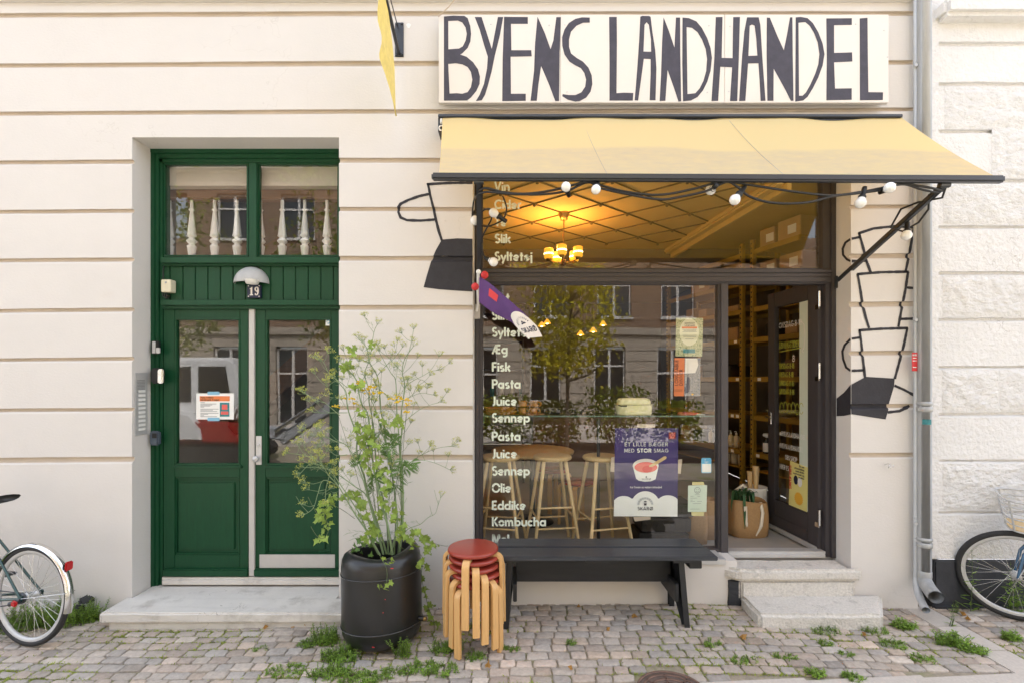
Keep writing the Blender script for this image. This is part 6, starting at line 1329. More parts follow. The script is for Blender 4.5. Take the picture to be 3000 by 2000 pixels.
t = thing('manhole_cover', (q.x, q.y - .02, gz(q.x)), 'round rusty iron manhole cover with ring pattern at the bottom edge', 'manhole cover')
c = Vector((q.x, q.y - .03, gz(q.x) + .004)); mb = MB(); mb.lathe([(0, .0), (.20, .0), (.20, -.03)], c, 48); mb.build('cover_plate', mat('worn_iron', (.20, .155, .135), .7, .2, .2, 30, .3, 90), t)
mb = MB(); 
for r in (.045, .085, .125, .165, .197): mb.lathe([(r - .007, .0005), (r - .006, .006), (r + .006, .006), (r + .007, .0005)], c, 48)
for k in range(8): a = k * math.pi / 4; mb.box(c + Vector((.12 * math.cos(a), .12 * math.sin(a), .003)), (.10, .010, .006), .001, Matrix.Rotation(a, 3, 'Z'))
mb.build('ring_relief', mat('rusty_iron', (.17, .105, .08), .7, .3, .3, 30, .4, 90), t)
for k, (px, py) in enumerate(((2655, 1388),)):
    mb = MB(); p0 = P(px - 62, 1360, -.001); mb.tube([P(2592, 1360, 0), P(2600, 1357, -.03), P(2607, 1358, -.05), P(2603, 1369, -.05), P(2612, 1366, -.03), P(2619, 1363, -.04)], .004, 6); tag(mb.build('wall_hook', M['chrome']), 'bent steel wire hook low on the wall under the painted cups', 'hook')

# ---------------------------------------------------------------- posters in the shop window
yp = YG + .006
def poster(name, cx, cy, lab, cat='poster'): return thing(name, P(cx, cy, yp), lab, cat)
Q7 = lambda l: [(1780 + a / 4.125, -(900 + b / 4.125)) for a, b in l]
Q8 = lambda l: [(1780 + a / 4.125, -(1220 + b / 4.125)) for a, b in l]
def lay(t, name, m, loops, k): mb = MB(); mb.fill(loops, page(yp - .0007 * k)); return mb.build(name, m, t)
def q8(a, b): return 1780 + a / 4.125, -(1220 + b / 4.125)
t = poster('ice_cream_poster', 1892, 1512, 'violet ice cream poster with a white scalloped foot taped inside the window')
mb = MB(); mb.prism([Q8([(90, 135), (855, 135), (845, 1204), (74, 1200)])], page(yp), page(yp + .002)); mb.build('poster_sheet', M['purple'], t)
ar = lambda cx, cy, rx, ry, a0, a1, n=16: [(cx + rx * math.cos(R(a0 + (a1 - a0) * i / n)), cy + ry * math.sin(R(a0 + (a1 - a0) * i / n))) for i in range(n + 1)]
lay(t, 'white_foot', M['paper'], [Q8([(78, 1000)] + ar(195, 1045, 125, 92, 205, 320, 8) + ar(458, 1062, 172, 166, 208, 332, 12) + ar(730, 1045, 135, 100, 215, 325, 8) + [(846, 1000), (844.5, 1203), (75, 1199)])], 1)
lay(t, 'cup_body', M['paper'], [Q8([(306, 600), (322, 660), (345, 745), (375, 768), (450, 782), (530, 775), (580, 752), (602, 660), (617, 590)])], 1)
lay(t, 'cup_rim', M['signwhite'], [Q8(ar(460, 590, 157, 86, 0, 350, 24))], 2); lay(t, 'ice_cream', M['coral'], [Q8(ar(463, 608, 138, 64, 0, 350, 24))], 3)
lay(t, 'ice_swirl', M['redp'], [Q8(ar(480, 630, 62, 42, 0, 350, 16))], 4); lay(t, 'ice_spoon', M['pale'], [Q8([(500, 588), (600, 528), (680, 476), (705, 474), (714, 490), (706, 506), (620, 560), (540, 602), (505, 604)])], 5)
mb = MB(); pgp = page(yp - .0035)
def txt8(s, x0, yb, x1, cap, wd=.13): 
    sx_ = (x1 - x0) / (text_w(s, .09) * cap); a, b = q8(x0, yb); text(mb, s, a, b, cap / 4.125, pgp, wd, .09, sx_)
txt8('ET LILLE BÆGER', 205, 354, 733, 46); txt8('MED', 200, 428, 325, 46); txt8('STOR', 356, 428, 532, 46, .26); txt8('SMAG', 556, 428, 735, 46); txt8('Ice Cream as nature intended', 272, 860, 655, 26, .15); mb.build('headline', M['paper'], t)
mb = MB(); txt8('SKARØ', 362, 1126, 550, 40, .16); txt8('SKARØ', 412, 760, 525, 20, .14); mb.fill([Q8([(438, 1042), (474, 1042), (470, 1068), (442, 1068)])], pgp); mb.fill([Q8(ar(456, 1030, 20, 16, 180, 360, 8))], pgp)
mb.fill([Q8([(458, 728), (478, 728), (476, 738), (460, 738)])], pgp); mb.fill([Q8(ar(468, 722, 11, 9, 180, 360, 8))], pgp); mb.build('maker_name', M['navy'], t)
mb = MB()
for k in range(9): a = 183 + k * 19.4; mb.fill([Q8(ar(456, 1065, 97, 97, a, a + 17, 3) + ar(456, 1065, 72, 72, a + 17, a, 3))], pgp)
mb.build('fan_emblem', M['zincl'], t)
lay(t, 'organic_mark', mat('mark_red', (.22, .01, .03), .6), [Q8([(738, 190), (748, 182), (815, 182), (826, 190), (824, 258), (816, 268), (748, 268), (738, 258)])], 1)
mb = MB(); a_, b_ = q8(781, 226); mb.strip([(a_ + 6.2 * math.cos(R(i)), b_ + 6.2 * math.sin(R(i))) for i in range(0, 361, 20)], 3.0, pgp); mb.strip([(a_ - 7.5, b_ - 8.5), (a_ + 7.5, b_ + 8.5)], 2.4, pgp); mb.build('organic_ring', M['coral'], t)
for c4 in (((360, 82), (572, 88), (570, 132), (360, 128)), ((45, 486), (90, 484), (86, 665), (32, 660)), ((852, 515), (902, 508), (884, 686), (850, 682)), ((310, 1206), (520, 1204), (518, 1238), (330, 1262))): mb = MB(); mb.fill([Q8(c4)], page(yp + .003)); mb.build('tape_strip', M['tape'], t)
t = poster('street_party_poster', 2019, 1043, 'green illustrated street party poster, uppermost on the window beside the door post')
mb = MB(); mb.prism([Q7([(828, 130), (1155, 132), (1143, 592), (820, 590)])], page(yp), page(yp + .002)); mb.build('poster_sheet', M['leafy'], t)
lay(t, 'pale_field', mat('pale_print', (.66, .64, .46), .6, 0, .06, 10), [Q7(ar(988, 300, 118, 165, 0, 350, 20) + [])], 1); lay(t, 'orange_band', M['orange'], [Q7([(898, 236), (1082, 236), (1082, 259), (898, 259)])], 2); lay(t, 'teal_band', M['tealp'], [Q7([(914, 503), (1056, 503), (1056, 552), (914, 552)])], 2)
mb = MB(); pg2 = page(yp - .0018)
def txt7(s, x0, yb, x1, cap, wd=.15): sx_ = (x1 - x0) / (text_w(s, .09) * cap); text(mb, s, 1780 + x0 / 4.125, -(900 + yb / 4.125), cap / 4.125, pg2, wd, .09, sx_)
txt7('ÅBNINGSFEST', 930, 204, 1055, 20); txt7('I ÆGIRSGADE', 930, 230, 1055, 18)
for y, a, b in ((270, 905, 1075), (283, 920, 1070), (296, 905, 1078), (340, 910, 1080), (355, 915, 1070), (384, 940, 1040)): mb.strip([(1780 + a / 4.125, -(900 + y / 4.125)), (1780 + b / 4.125, -(900 + y / 4.125))], .8, pg2)
mb.build('poster_text', M['navy'], t)
t = poster('dinner_poster', 2013, 1160, 'orange long table dinner poster with a crowd photo, below the green illustrated poster')
mb = MB(); mb.prism([Q7([(808, 609), (1124, 612), (1120, 1069), (800, 1068)])], page(yp), page(yp + .002)); mb.build('poster_sheet', M['orange'], t)
lay(t, 'crowd_photo', M['photo'], [Q7([(932, 611), (1124, 612.5), (1120, 1068.5), (924, 1068)])], 1)
lay(t, 'white_house', M['signwhite'], [Q7([(940, 616), (1085, 616), (1095, 700), (1060, 790), (936, 795)])], 2); lay(t, 'woman_figure', M['navy'], [Q7([(965, 842), (985, 838), (1000, 870), (1000, 960), (985, 1020), (940, 1040), (928, 1000), (950, 930)])], 3); lay(t, 'yellow_mark', M['amberp'], [Q7(ar(1025, 1048, 14, 12, 0, 340, 10)), ], 3)
mb = MB(); rot = lambda s, xb, y0_, y1_, cap: text(mb, s, 0, 0, cap, lambda u, v: pg2(1780 + (xb - v) / 4.125, -(900 + (y0_ - u) / 4.125)), .19, .08, (y0_ - y1_) / (text_w(s, .08) * cap))
rot('LONGTABLE', 854, 942, 632, 42); rot('DINNER', 908, 942, 745, 40)
for y in (990, 1000, 1012): mb.strip([(1780 + 808 / 4.125, -(900 + y / 4.125)), (1780 + 905 / 4.125, -(900 + y / 4.125))], .7, pg2)
mb.build('poster_text', mat('dark_rust_print', (.16, .045, .025), .6), t)
t = poster('payment_sticker', 2069, 1384, 'rounded light blue sticker with a white square on the window beside the door post', 'sticker')
def rrect(x0, y0, x1, y1, r): return ar(x1 - r, y1 - r, r, r, 0, 90, 4) + ar(x0 + r, y1 - r, r, r, 90, 180, 4) + ar(x0 + r, y0 + r, r, r, 180, 270, 4) + ar(x1 - r, y0 + r, r, r, 270, 360, 4)
mb = MB(); mb.prism([Q8(rrect(1133, 494, 1254, 677, 16))], page(yp - .002), page(yp + .001)); mb.build('sticker_sheet', mat('sticker_blue', (.13, .46, .72), .5), t)
lay(t, 'white_square', M['paper'], [Q8(rrect(1143, 566, 1250, 668, 8))], 4); mb = MB(); txt8('8', 1172, 524, 1188, 16); mb.strip([q8(1168, 542), q8(1222, 542)], 1.2, pgp); mb.strip([q8(1180, 554), q8(1208, 554)], 1.2, pgp); mb.build('sticker_print', M['paper'], t)
t = poster('smiley_report', 2042, 1498, 'mint inspection report with a smiley face fixed by yellow tape on the window', 'notice')
mb = MB(); mb.prism([Q8([(972, 828), (1203, 822), (1195, 1146), (970, 1146)])], page(yp), page(yp + .001)); mb.build('paper_sheet', M['mint'], t)
mb = MB(); a_, b_ = q8(1086, 886); mb.strip([(a_ + 8.6 * math.cos(R(i)), b_ + 8.6 * math.sin(R(i))) for i in range(0, 361, 20)], 1.0, pgp); mb.strip([(a_ + 5.2 * math.cos(R(i)), b_ + 5.2 * math.sin(R(i))) for i in range(205, 336, 13)], .9, pgp)
for s_ in (-2.6, 2.6): mb.fill([[(a_ + s_ + .8 * math.cos(i), b_ + 2.2 + 1.0 * math.sin(i)) for i in [k * .8 for k in range(8)]]], pgp)
for y, a, b in ((938, 1055, 1115), (958, 1002, 1040), (958, 1085, 1120), (980, 1002, 1080), (1003, 1002, 1030), (1020, 1002, 1054), (1020, 1085, 1138), (1045, 1030, 1130), (1112, 1000, 1115)): mb.strip([q8(a, y), q8(b, y)], .7, pgp)
mb.build('report_print', M['greyp'], t)
for c4 in (((1025, 786), (1165, 784), (1168, 822), (1020, 822)), ((1012, 1148), (1167, 1148), (1162, 1196), (1016, 1192))): mb = MB(); mb.fill([Q8(c4)], page(yp - .001)); mb.build('tape_strip', M['yelltape'], t)
t = thing('jubilee_poster', dp(.22, 1.05, .004), 'yellow jubilee poster with two balloons on the open glass door', 'poster'); pj = lambda o: (lambda u, v: dp(u, v, o))
u0, u1, v0, v1 = st + .03, st + .27, .60, 1.02
mb = MB(); mb.prism([[(u0, v0 - .03), (u1, v0), (u1 - .02, v1), (u0 - .02, v1 - .02)]], pj(-.012), pj(-.016)); 
for i in range(0): pass
mb.build('poster_sheet', M['yellowp'], t)
mb = MB(); mb.fill([[(u0 + .14 + .030 * math.cos(i), .86 + .042 * math.sin(i)) for i in [k * .5 for k in range(12)]]], pj(-.011)); mb.build('dark_balloon', M['navy'], t)
mb = MB(); mb.fill([[(u0 + .085 + .030 * math.cos(i), .85 + .042 * math.sin(i)) for i in [k * .5 for k in range(12)]]], pj(-.0105)); mb.build('white_balloon', M['paper'], t)
mb = MB(); mb.fill([[(u0 + .10 + (.052 if k % 2 else .060) * math.cos(k * math.pi / 18), .70 + (.052 if k % 2 else .060) * math.sin(k * math.pi / 18)) for k in range(36)]], pj(-.010)); mb.build('sun_badge', M['amberp'], t)
mb = MB(); pm = lambda u, v: dp(u1 - .025 - u, v, -.009)
for k, s_ in enumerate(('En sen', 'eftermiddag', 'med drinks', 'mad musik og', 'smykke')): text(mb, s_, .19, .985 - .025 * k, .018, pm, .2, .06, 1, 'r')
mb.build('poster_text', M['navy'], t)
mb = MB(); text(mb, 'JUBILÆUMS', 0, 0, .034, lambda u, v: dp(u1 - .012 - v * .9, .985 - u, -.009), .2, .08); mb.build('poster_title', M['redp'], t)

# ---------------------------------------------------------------- things in the shop
zf = .30
def bar_stool(label):
    t = thing('bar_stool', (0, 0, 0), label, 'bar stool', 'pale wood bar stools behind the window'); h = .80; Rs = .172
    mb = MB(); e = .019; mb.lathe([(0, h), (Rs - e, h)] + [(Rs - e + e * math.cos(R(a)), h - e + e * math.sin(R(a))) for a in range(75, -91, -15)] + [(0, h - 2 * e)], (0, 0, 0), 36); mb.build('seat', M['pale'], t)
    tops = [Vector((sx_ * .095, sy_ * .095, h - .035)) for sx_, sy_ in ((-1, -1), (1, -1), (1, 1), (-1, 1))]; feet = [Vector((sx_ * .20, sy_ * .20, .0)) for sx_, sy_ in ((-1, -1), (1, -1), (1, 1), (-1, 1))]
    for a, b in zip(tops, feet): mb = MB(); mb.tube([b, a], [.014, .0165], 12); mb.build('leg', M['pale'], t)
    for i, zz in ((0, .20), (0, .37), (1, .28), (2, .20), (3, .28)):
        j = (i + 1) % 4; f_ = 1 - zz / (h - .035); mb = MB(); mb.tube([tops[i].lerp(feet[i], f_), tops[j].lerp(feet[j], f_)], .009, 8); mb.build('rung', M['pale'], t)
    return t
yb_ = .45; bs0 = None
for px, Yb, rot, lab in ((1618, .45, 8, 'middle pale wood bar stool behind the window'), (1466, .44, -10, 'pale wood bar stool behind the painted words at the left of the window'), (1764, .43, 14, 'pale wood bar stool behind the violet poster')):
    o = bar_stool(lab) if bs0 is None else copy_tree(bs0)
    bs0 = bs0 or o; o['label'] = lab; o.location = (PX(px, Yb), Yb, zf); o.rotation_euler.z = R(rot)
t = thing('round_table', (PX(1560, 1.15), 1.15, zf), 'round pale wood table behind the bar stools in the shop', 'table'); zt_ = PZ(1325, .95)
mb = MB(); mb.lathe([(0, zt_), (.42, zt_), (.43, zt_ - .01), (.42, zt_ - .03), (0, zt_ - .03)], (PX(1560, 1.15), 1.15, 0), 48); mb.build('table_top', M['pale'], t)
mb = MB(); mb.lathe([(.22, zf), (.2, zf + .02), (.03, zf + .05), (.03, zt_ - .03)], (PX(1560, 1.15), 1.15, 0), 24); mb.build('pedestal', M['darksteel'], t)
for px, Yb, k, lab in ((1695, 1.0, .15, 'red seated birch stool standing inside behind the middle bar stool'), (1620, 1.6, .24, 'red seated birch stool further back in the shop')):
    o = copy_tree(s0); o['label'] = lab; o['group'] = 'red stools inside the shop'; o.location = (PX(px, Yb), Yb, zf); o.rotation_euler = (0, 0, R(20 + 40 * k))
mb = MB(); mb.tube([P(1753, 1226, .36), Vector((PX(1753, .36), .36, zf))], .014, 12); tag(mb.build('shelf_post', M['plastic']), 'black post holding the glass shelf in the window', 'post')
zsh = PZ(1214, .34); t = thing('window_shelf', (PX(1750, .36), .36, zsh), 'long glass shelf across the shop window with crockery on it', 'shelf')
mb = MB(); mb.b2((PX(1409, .27), .26, zsh - .010), (PX(2100, .27), .48, zsh), .002); mb.build('shelf_board', M['shelfglass'], t)
mb = MB(); mb.b2((PX(1409, .27), .252, zsh - .012), (PX(2100, .27), .2585, zsh + .001), .001); mb.build('shelf_edge', M['edge'], t)
def rect_dish(mb, c, hx_, hy_, h_, ro=.0):
    pr = [(.0, .0, .004), (.72, .72, .0), (.80, .80, .002), (1.0, 1.0, h_), (1.03, 1.03, h_ + .003), (.98, .98, h_), (.80, .80, .008), (0, 0, .008)]; n_ = 40; vs = []
    for a, b, z in pr:
        for i in range(n_): q = 2 * math.pi * i / n_; vs.append(Vector(c) + Vector((a * hx_ * math.copysign(abs(math.cos(q)) ** .35, math.cos(q)), b * hy_ * math.copysign(abs(math.sin(q)) ** .35, math.sin(q)), z)))
    mb.add(vs, [[i * n_ + j, i * n_ + (j + 1) % n_, (i + 1) * n_ + (j + 1) % n_, (i + 1) * n_ + j] for i in range(len(pr) - 1) for j in range(n_)], True)
ysh = .36
for k, (dx, dz_, lab) in enumerate(((0, 0, 'lower of the two brown glazed serving dishes on the glass shelf'), (-.005, .026, 'upper brown glazed serving dish at the left of the glass shelf'))):
    mb = MB(); rect_dish(mb, (PX(1466, ysh) + dx, ysh, zsh + .001 + dz_), .152 - .008 * k, .085, .036); tag(mb.build('serving_dish', M['glaze']), lab, 'dish', 'brown glazed dishes')
def mug(label, c, r, h_, m, name='mug', grp=None, hd=1, tilt=0):
    t = thing(name, c, label, 'mug' if name == 'mug' else 'cup', grp); mb = MB(); rt = Matrix.Rotation(R(tilt), 3, 'X')
    mb.lathe([(0, .0), (r * .82, .0), (r * .95, h_ * .2), (r, h_ * .6), (r * .97, h_), (r * .9, h_), (r * .88, h_ * .15), (0, h_ * .1)], c, 24, rt); mb.build('mug_body', m, t)
    mb = MB(); mb.tube([Vector(c) + rt @ Vector((hd * r * (.9 + .75 * math.sin(R(a))), 0, h_ * .5 + h_ * .36 * math.cos(R(a)))) for a in range(0, 181, 20)], .0055, 8); mb.build('mug_handle', m, t)
for px, lv, lab in ((1530, 0, 'lower amber mug nearest the serving dishes'), (1563, 0, 'lower amber mug on the right of the amber pair'), (1531, 1, 'upper amber mug leaning on the left amber mug'), (1564, 1, 'topmost amber mug on the right of the amber pair')): mug(lab, Vector((PX(px, ysh), ysh, zsh + .008 + .058 * lv)), .036 + .003 * lv, .054, M['glaze'], 'mug', 'stacked amber mugs', 1, -8 * lv)
mb = MB(); mb.lathe([(0, .004), (.10, .002), (.145, .008), (.147, .012), (.10, .007), (0, .008)], (PX(1548, ysh), ysh, zsh), 32); tag(mb.build('saucer_plate', M['glaze']), 'flat brown plate under the stacked amber mugs', 'plate')
for px, lab in ((1625, 'black glazed cup nearest the amber mugs on the glass shelf'), (1691, 'second black glazed cup from the amber mugs on the glass shelf')):
    mb = MB(); mb.lathe([(0, .003), (.05, .002), (.078, .010), (.078, .013), (.05, .007), (0, .007)], (PX(px, ysh), ysh, zsh), 28); tag(mb.build('saucer', M['mugblack']), lab.replace('cup', 'saucer under the cup'), 'saucer', 'black saucers'); mug(lab, Vector((PX(px, ysh), ysh, zsh + .008)), .053, .046, M['mugblack'], 'teacup', 'black glazed cups', -1)
t = thing('roasting_pan', (PX(1856, ysh), ysh, zsh), 'cream enamel roasting pan with a domed lid on the glass shelf', 'roasting pan')
def sup(mb, c, pr, n_=44):
    vs = [Vector(c) + Vector((a * math.copysign(abs(math.cos(q)) ** .5, math.cos(q)), b * math.copysign(abs(math.sin(q)) ** .5, math.sin(q)), z)) for a, b, z in pr for q in [2 * math.pi * i / n_ for i in range(n_)]]
    return mb.add(vs, [[i * n_ + j, i * n_ + (j + 1) % n_, (i + 1) * n_ + (j + 1) % n_, (i + 1) * n_ + j] for i in range(len(pr) - 1) for j in range(n_)], True)
cR = Vector((PX(1856, ysh), ysh, zsh + .001)); mb = MB(); sup(mb, cR, [(0, 0, 0), (.140, .085, 0), (.146, .09, .006), (.152, .097, .088)]); mb.build('pan_base', M['cream'], t)
mb = MB(); sup(mb, cR, [(.152, .097, .0885), (.160, .104, .0885), (.160, .104, .092), (.140, .088, .093), (.139, .087, .115), (.130, .08, .135), (.105, .062, .144), (0, 0, .146)]); mb.build('pan_lid', M['cream'], t)
mb = MB(); mb.tube([cR + Vector((-.145, -.07, .083)), cR + Vector((-.135, -.125, .080)), cR + Vector((-.09, -.125, .080)), cR + Vector((-.085, -.09, .083))], .005, 8); sup(mb, cR, [(.1605, .1045, .0878), (.1605, .1045, .0905), (.157, .101, .0905), (.157, .101, .0878), (.1605, .1045, .0878)]); mb.build('pan_handle', M['plastic'], t)
for k, (px, w_, m_, lab) in enumerate(((2012, .075, 'coral', 'small red leaflet pile on the glass shelf'), (2044, .05, 'paper', 'white papers beside the leaflet pile on the glass shelf'))):
    mb = MB(); [mb.box((PX(px, ysh) + .004 * i, ysh - .003 * i, zsh + .005 + .006 * i), (w_ * 1.6, .12, .005), .001, Matrix.Rotation(.06 * i, 3, 'Z')) for i in range(3 - k * 2)]; tag(mb.build('leaflet_pile', M[m_]), lab, 'papers')
# chandelier
ch = Vector((PX(1652, 1.19), 1.19, 3.5)); t = thing('chandelier', ch, 'brass ceiling lamp with five lit amber glass shades in the shop', 'chandelier')
mb = MB(); mb.lathe([(0, -.001), (.060, -.002), (.058, -.012), (.036, -.072), (0, -.072)], ch, 20); mb.build('ceiling_cup', M['brass'], t)
zc = PZ(770, 1.19); mb = MB(); mb.tube([ch + Vector((0, 0, -.07)), Vector((ch.x, ch.y, zc))], .006, 8); mb.lathe([(0, zc - .03), (.022, zc - .025), (.022, zc + .03), (0, zc + .035)], (ch.x, ch.y, 0), 16); mb.build('lamp_rod', M['brownwood'], t)
for k in range(5):
    a = R(40 + 72 * k); e = Vector((ch.x + .16 * math.cos(a), ch.y + .16 * math.sin(a) , zc + .02)); mb = MB(); mb.tube([Vector((ch.x, ch.y, zc)), Vector((ch.x, ch.y, zc)).lerp(e, .6) + Vector((0, 0, -.01)), e], .0055, 8); mb.lathe([(.0, 0), (.026, .0), (.03, .018), (0, .018)], e, 14); mb.build('lamp_arm', M['brass'], t)
    mb = MB(); mb.lathe([(.0, .018), (.040, .018), (.048, .03), (.049, .115), (.045, .122), (.043, .115), (.042, .03), (0, .024)], e, 20); sh = mb.build('lamp_shade', M['lampglass'], t)
    mb = MB(); mb.ball(e + Vector((0, 0, .068)), .0515, 12, 8, (1, 1, .62)); mb.build('bulb', M['bulbglow'], sh)
    if k < 3:
        la = bpy.data.lights.new('lamp_light', 'POINT'); la.energy = 2.0; la.color = (1, .55, .14); la.shadow_soft_size = .06; lo = bpy.data.objects.new('lamp_light', la); C.objects.link(lo); lo.parent = t; lo.location = e + Vector((0, 0, .135)) - ch
# small pendants in the back room
yb2 = 3.9; mats_ = None
def pend(px, py, lab):
    t = thing('pendant_lamp', P(px, py, yb2), lab, 'pendant lamp', 'small lit pendant lamps in the back room'); c = P(px, py, yb2)
    mb = MB(); mb.lathe([(.012, .075), (.020, .068), (.062, .0), (.058, .0), (.018, .06)], c, 18); mb.build('lamp_shade', M['lampglass'], t)
    mb = MB(); mb.ball(c + Vector((0, 0, .014)), .026, 10, 6); mb.build('bulb', M['bulbglow'], t); mb = MB(); mb.tube([c + Vector((0, 0, .07)), Vector((c.x, c.y, 3.49))], .003, 5); mb.build('lamp_cord', M['plastic'], t)
    return t
for px, py, lab in ((1587, 956, 'leftmost lit pendant lamp seen through the window'), (1603, 948, 'second lit pendant lamp from the left, slightly higher than its neighbour'), (1767, 953, 'rightmost lit pendant lamp seen through the window'), (1738, 972, 'lit pendant lamp just left of the rightmost one'), (1701, 981, 'lowest lit pendant lamp in the middle of the row')): pend(px, py, lab)
la = bpy.data.lights.new('lamp_light', 'POINT'); la.energy = 1.2; la.color = (1, .66, .3); la.shadow_soft_size = .15; lo = bpy.data.objects.new('lamp_light', la); C.objects.link(lo); lo.location = (PX(1680, yb2), yb2, 2.35)
# storage rack on the right
rk = thing('storage_rack', (2.35, 1.5, zf), 'ochre painted steel storage rack along the right side of the shop', 'rack')
rd = Vector((-.30, .95, 0)).normalized(); rs = Vector((rd.y, -rd.x, 0)); A0 = Vector((PX(2207, 1.6), 1.6, 0))
def rp2(t, s_, z): q = A0 + rd * t + rs * s_; return Vector((q.x, q.y, z))
for t_ in (-.62, 0, .16, 1.55):
    for s_ in (0, .52):
        if t_ == -.62 and s_ == 0: continue
        mb = MB(); mb.beam(rp2(t_, s_, zf), rp2(t_, s_, 3.34), .05, .045, .004, up=rd); 
        po = mb.build('rack_post', M['rack'], rk)
        if s_ == 0:
            mb = MB()
            for i in range(50): q = rp2(t_, s_, .6 + .055 * i); mb.box(q - rs * .0265, (.012, .012, .018), 0)
            mb.build('post_slots', M['dark'], po)
LV = [PZ(y, 1.6) for y in (1330, 1222, 1110, 996, 908)] + [2.88, 3.2]
for z in LV:
    for ta, tb in ((-.60, -.02), (.18, 1.53)):
        mb = MB()
        for s_ in (0, .52): mb.beam(rp2(ta, s_, z), rp2(tb, s_, z), .03, .055, .003)
        mb.beam(rp2(ta, .26, z + .022), rp2(tb, .26, z + .022), .48, .012); mb.build('rack_shelf', M['rack'], rk)
rk2 = random.Random(4)
bl0 = None
def soap(c, m, lab, h_=.17, r=.032, pump=True, grp='soap bottles on the rack'):
    t = thing('soap_bottle', c, lab, 'bottle', grp); mb = MB(); mb.lathe([(0, 0), (r, .002), (r, h_ * .72), (r * .55, h_ * .80), (r * .36, h_ * .82), (r * .36, h_ * .88), (0, h_ * .88)], c, 16); mb.build('bottle_body', m, t)
    mb = MB(); mb.lathe([(0, h_ * .88), (r * .42, h_ * .88), (r * .42, h_ * .96), (0, h_ * .97)], c, 12); mb.tube([c + Vector((0, 0, h_ * .96)), c + Vector((0, 0, h_ * 1.08)), c + Vector((-.028, -.01, h_ * 1.07))], .005, 6); mb.build('pump', M['paper'] if m is not M['paper'] else M['alu'], t)
for lv, ts, nm in ((0, (.24, .33, .42, .51, .6, .7, .8), 'lower'), (1, (.25, .34, .43, .52, .62, .72), 'upper')):
    pass
for k, t_ in enumerate((.24, .33, .42, .53, .64, .76)): soap(rp2(t_, .07, LV[0] + .03), M['bottle'], 'pale soap bottle, number %s along the shelf at waist height left of the rack posts' % ('one', 'two', 'three', 'four', 'five', 'six')[k], .18)
for k, t_ in enumerate((.26, .37, .48, .60)): soap(rp2(t_, .08, .75), M['bottle'], '%s tall pale refill bottle on the lowest rack shelf' % ('nearest', 'second', 'third', 'farthest')[k], .22, .04, True, 'refill bottles')
for k, t_ in enumerate((-.13, -.24)):
    c = rp2(t_, .06, LV[0] + .03); t = thing('spray_bottle', c, ('black spray bottle with a white label, left of the pair beside the open door', 'black spray bottle with a white label, half hidden behind the open door')[k], 'bottle', 'spray bottles'); mb = MB(); mb.lathe([(0, 0), (.040, .002), (.041, .13), (.02, .165), (.014, .18), (0, .18)], c, 18); mb.build('bottle_body', M['darkbottle'], t)
    mb = MB(); mb.lathe([(.0418, .02), (.0418, .118)], c, 18); mb.build('bottle_label', M['paper'], t); mb = MB(); mb.box(c + Vector((-.012, -.01, .205)), (.075, .03, .035), .008); mb.lathe([(.016, .17), (.016, .2)], c, 12); mb.build('spray_head', M['paper'], t)
mb = MB()
t = thing('rack_shelf_base', (0, 0, 0), None, None); bpy.data.objects.remove(t)
mb = MB()
for ta, tb in ((-.60, -.02), (.18, 1.53)):
    mb.beam(rp2(ta, .26, .735), rp2(tb, .26, .735), .5, .012)
mb.build('rack_shelf', M['rack'], rk)
BX = ((-.44, 5, .28, .17, 'carton'), (-.15, 5, .22, .16, 'carton'), (.45, 5, .40, .24, 'carton'), (.95, 5, .36, .22, 'carton'), (-.42, 6, .28, .22, 'carton'), (-.14, 6, .2, .2, 'carton'), (.40, 3, .22, .15, 'kraft'), (.75, 2, .3, .16, 'dark'), (.45, 4, .35, .07, 'carton'), (.5, 2, .2, .13, 'dark'), (-.3, 4, .25, .08, 'paper'), (1.2, 3, .3, .2, 'dark'))
BX = BX + tuple((t_, lv, .16, .10 + .04 * (i % 3), ('dark', 'brownwood', 'plastic', 'carton', 'kraft')[i % 5]) for i, (t_, lv) in enumerate(((.75, 3), (1.0, 2), (1.2, 2), (.9, 4), (1.15, 4), (.95, 1), (1.2, 1), (1.0, 0), (1.25, 0), (-.45, 3), (-.2, 3), (-.45, 2))))
bl = ['carton on the upper rack shelf nearest the open door', 'carton beside the post on the upper rack shelf', 'wide carton with a white label left of the rack posts', 'carton at the far left of the upper rack shelf', 'large carton on top of the rack nearest the window', 'carton on top of the rack beside the post', 'bag shaped packet on the shoulder high rack shelf', 'dark crate in the middle rack shelf', 'flat carton on the shelf at door head height', 'dark tin box next to the crate on the middle shelf', 'white tray on the shelf above the open door', 'dark basket at the far end of the shoulder high shelf'] + ['small %s on the rack, %s' % (a, b) for a, b in (('dark box', 'middle of the shoulder high shelf'), ('brown box', 'middle shelf beside the dark tin box'), ('black box', 'far end of the middle shelf'), ('carton', 'on the door head shelf behind the flat carton'), ('tan packet', 'far end of the door head shelf'), ('dark box', 'on the shelf above the soap bottles'), ('brown box', 'far end of the shelf above the soap bottles'), ('black box', 'behind the last soap bottle'), ('carton', 'farthest on the soap bottle shelf'), ('tan packet', 'shoulder high behind the open door'), ('dark box', 'shoulder high between post and open door'), ('brown box', 'middle shelf behind the open door'))]
for (t_, lv, ln, h_, m_), lab in zip(BX, bl):
    q = rp2(t_, .2, LV[lv] + .032); tt = thing('storage_box', q, lab, 'box', 'boxes on the storage rack'); mb = MB(); mb.beam(q - rd * ln / 2 + Vector((0, 0, h_ / 2)), q + rd * ln / 2 + Vector((0, 0, h_ / 2)), .3, h_, .006); mb.build('box_body', M[m_], tt)
    if m_ == 'carton' and h_ > .15: mb = MB(); mb.beam(q - rs * .152 - rd * .09 + Vector((0, 0, h_ * .45)), q - rs * .152 + rd * .01 + Vector((0, 0, h_ * .45)), .003, .09); mb.build('box_label', M['paper'], tt)
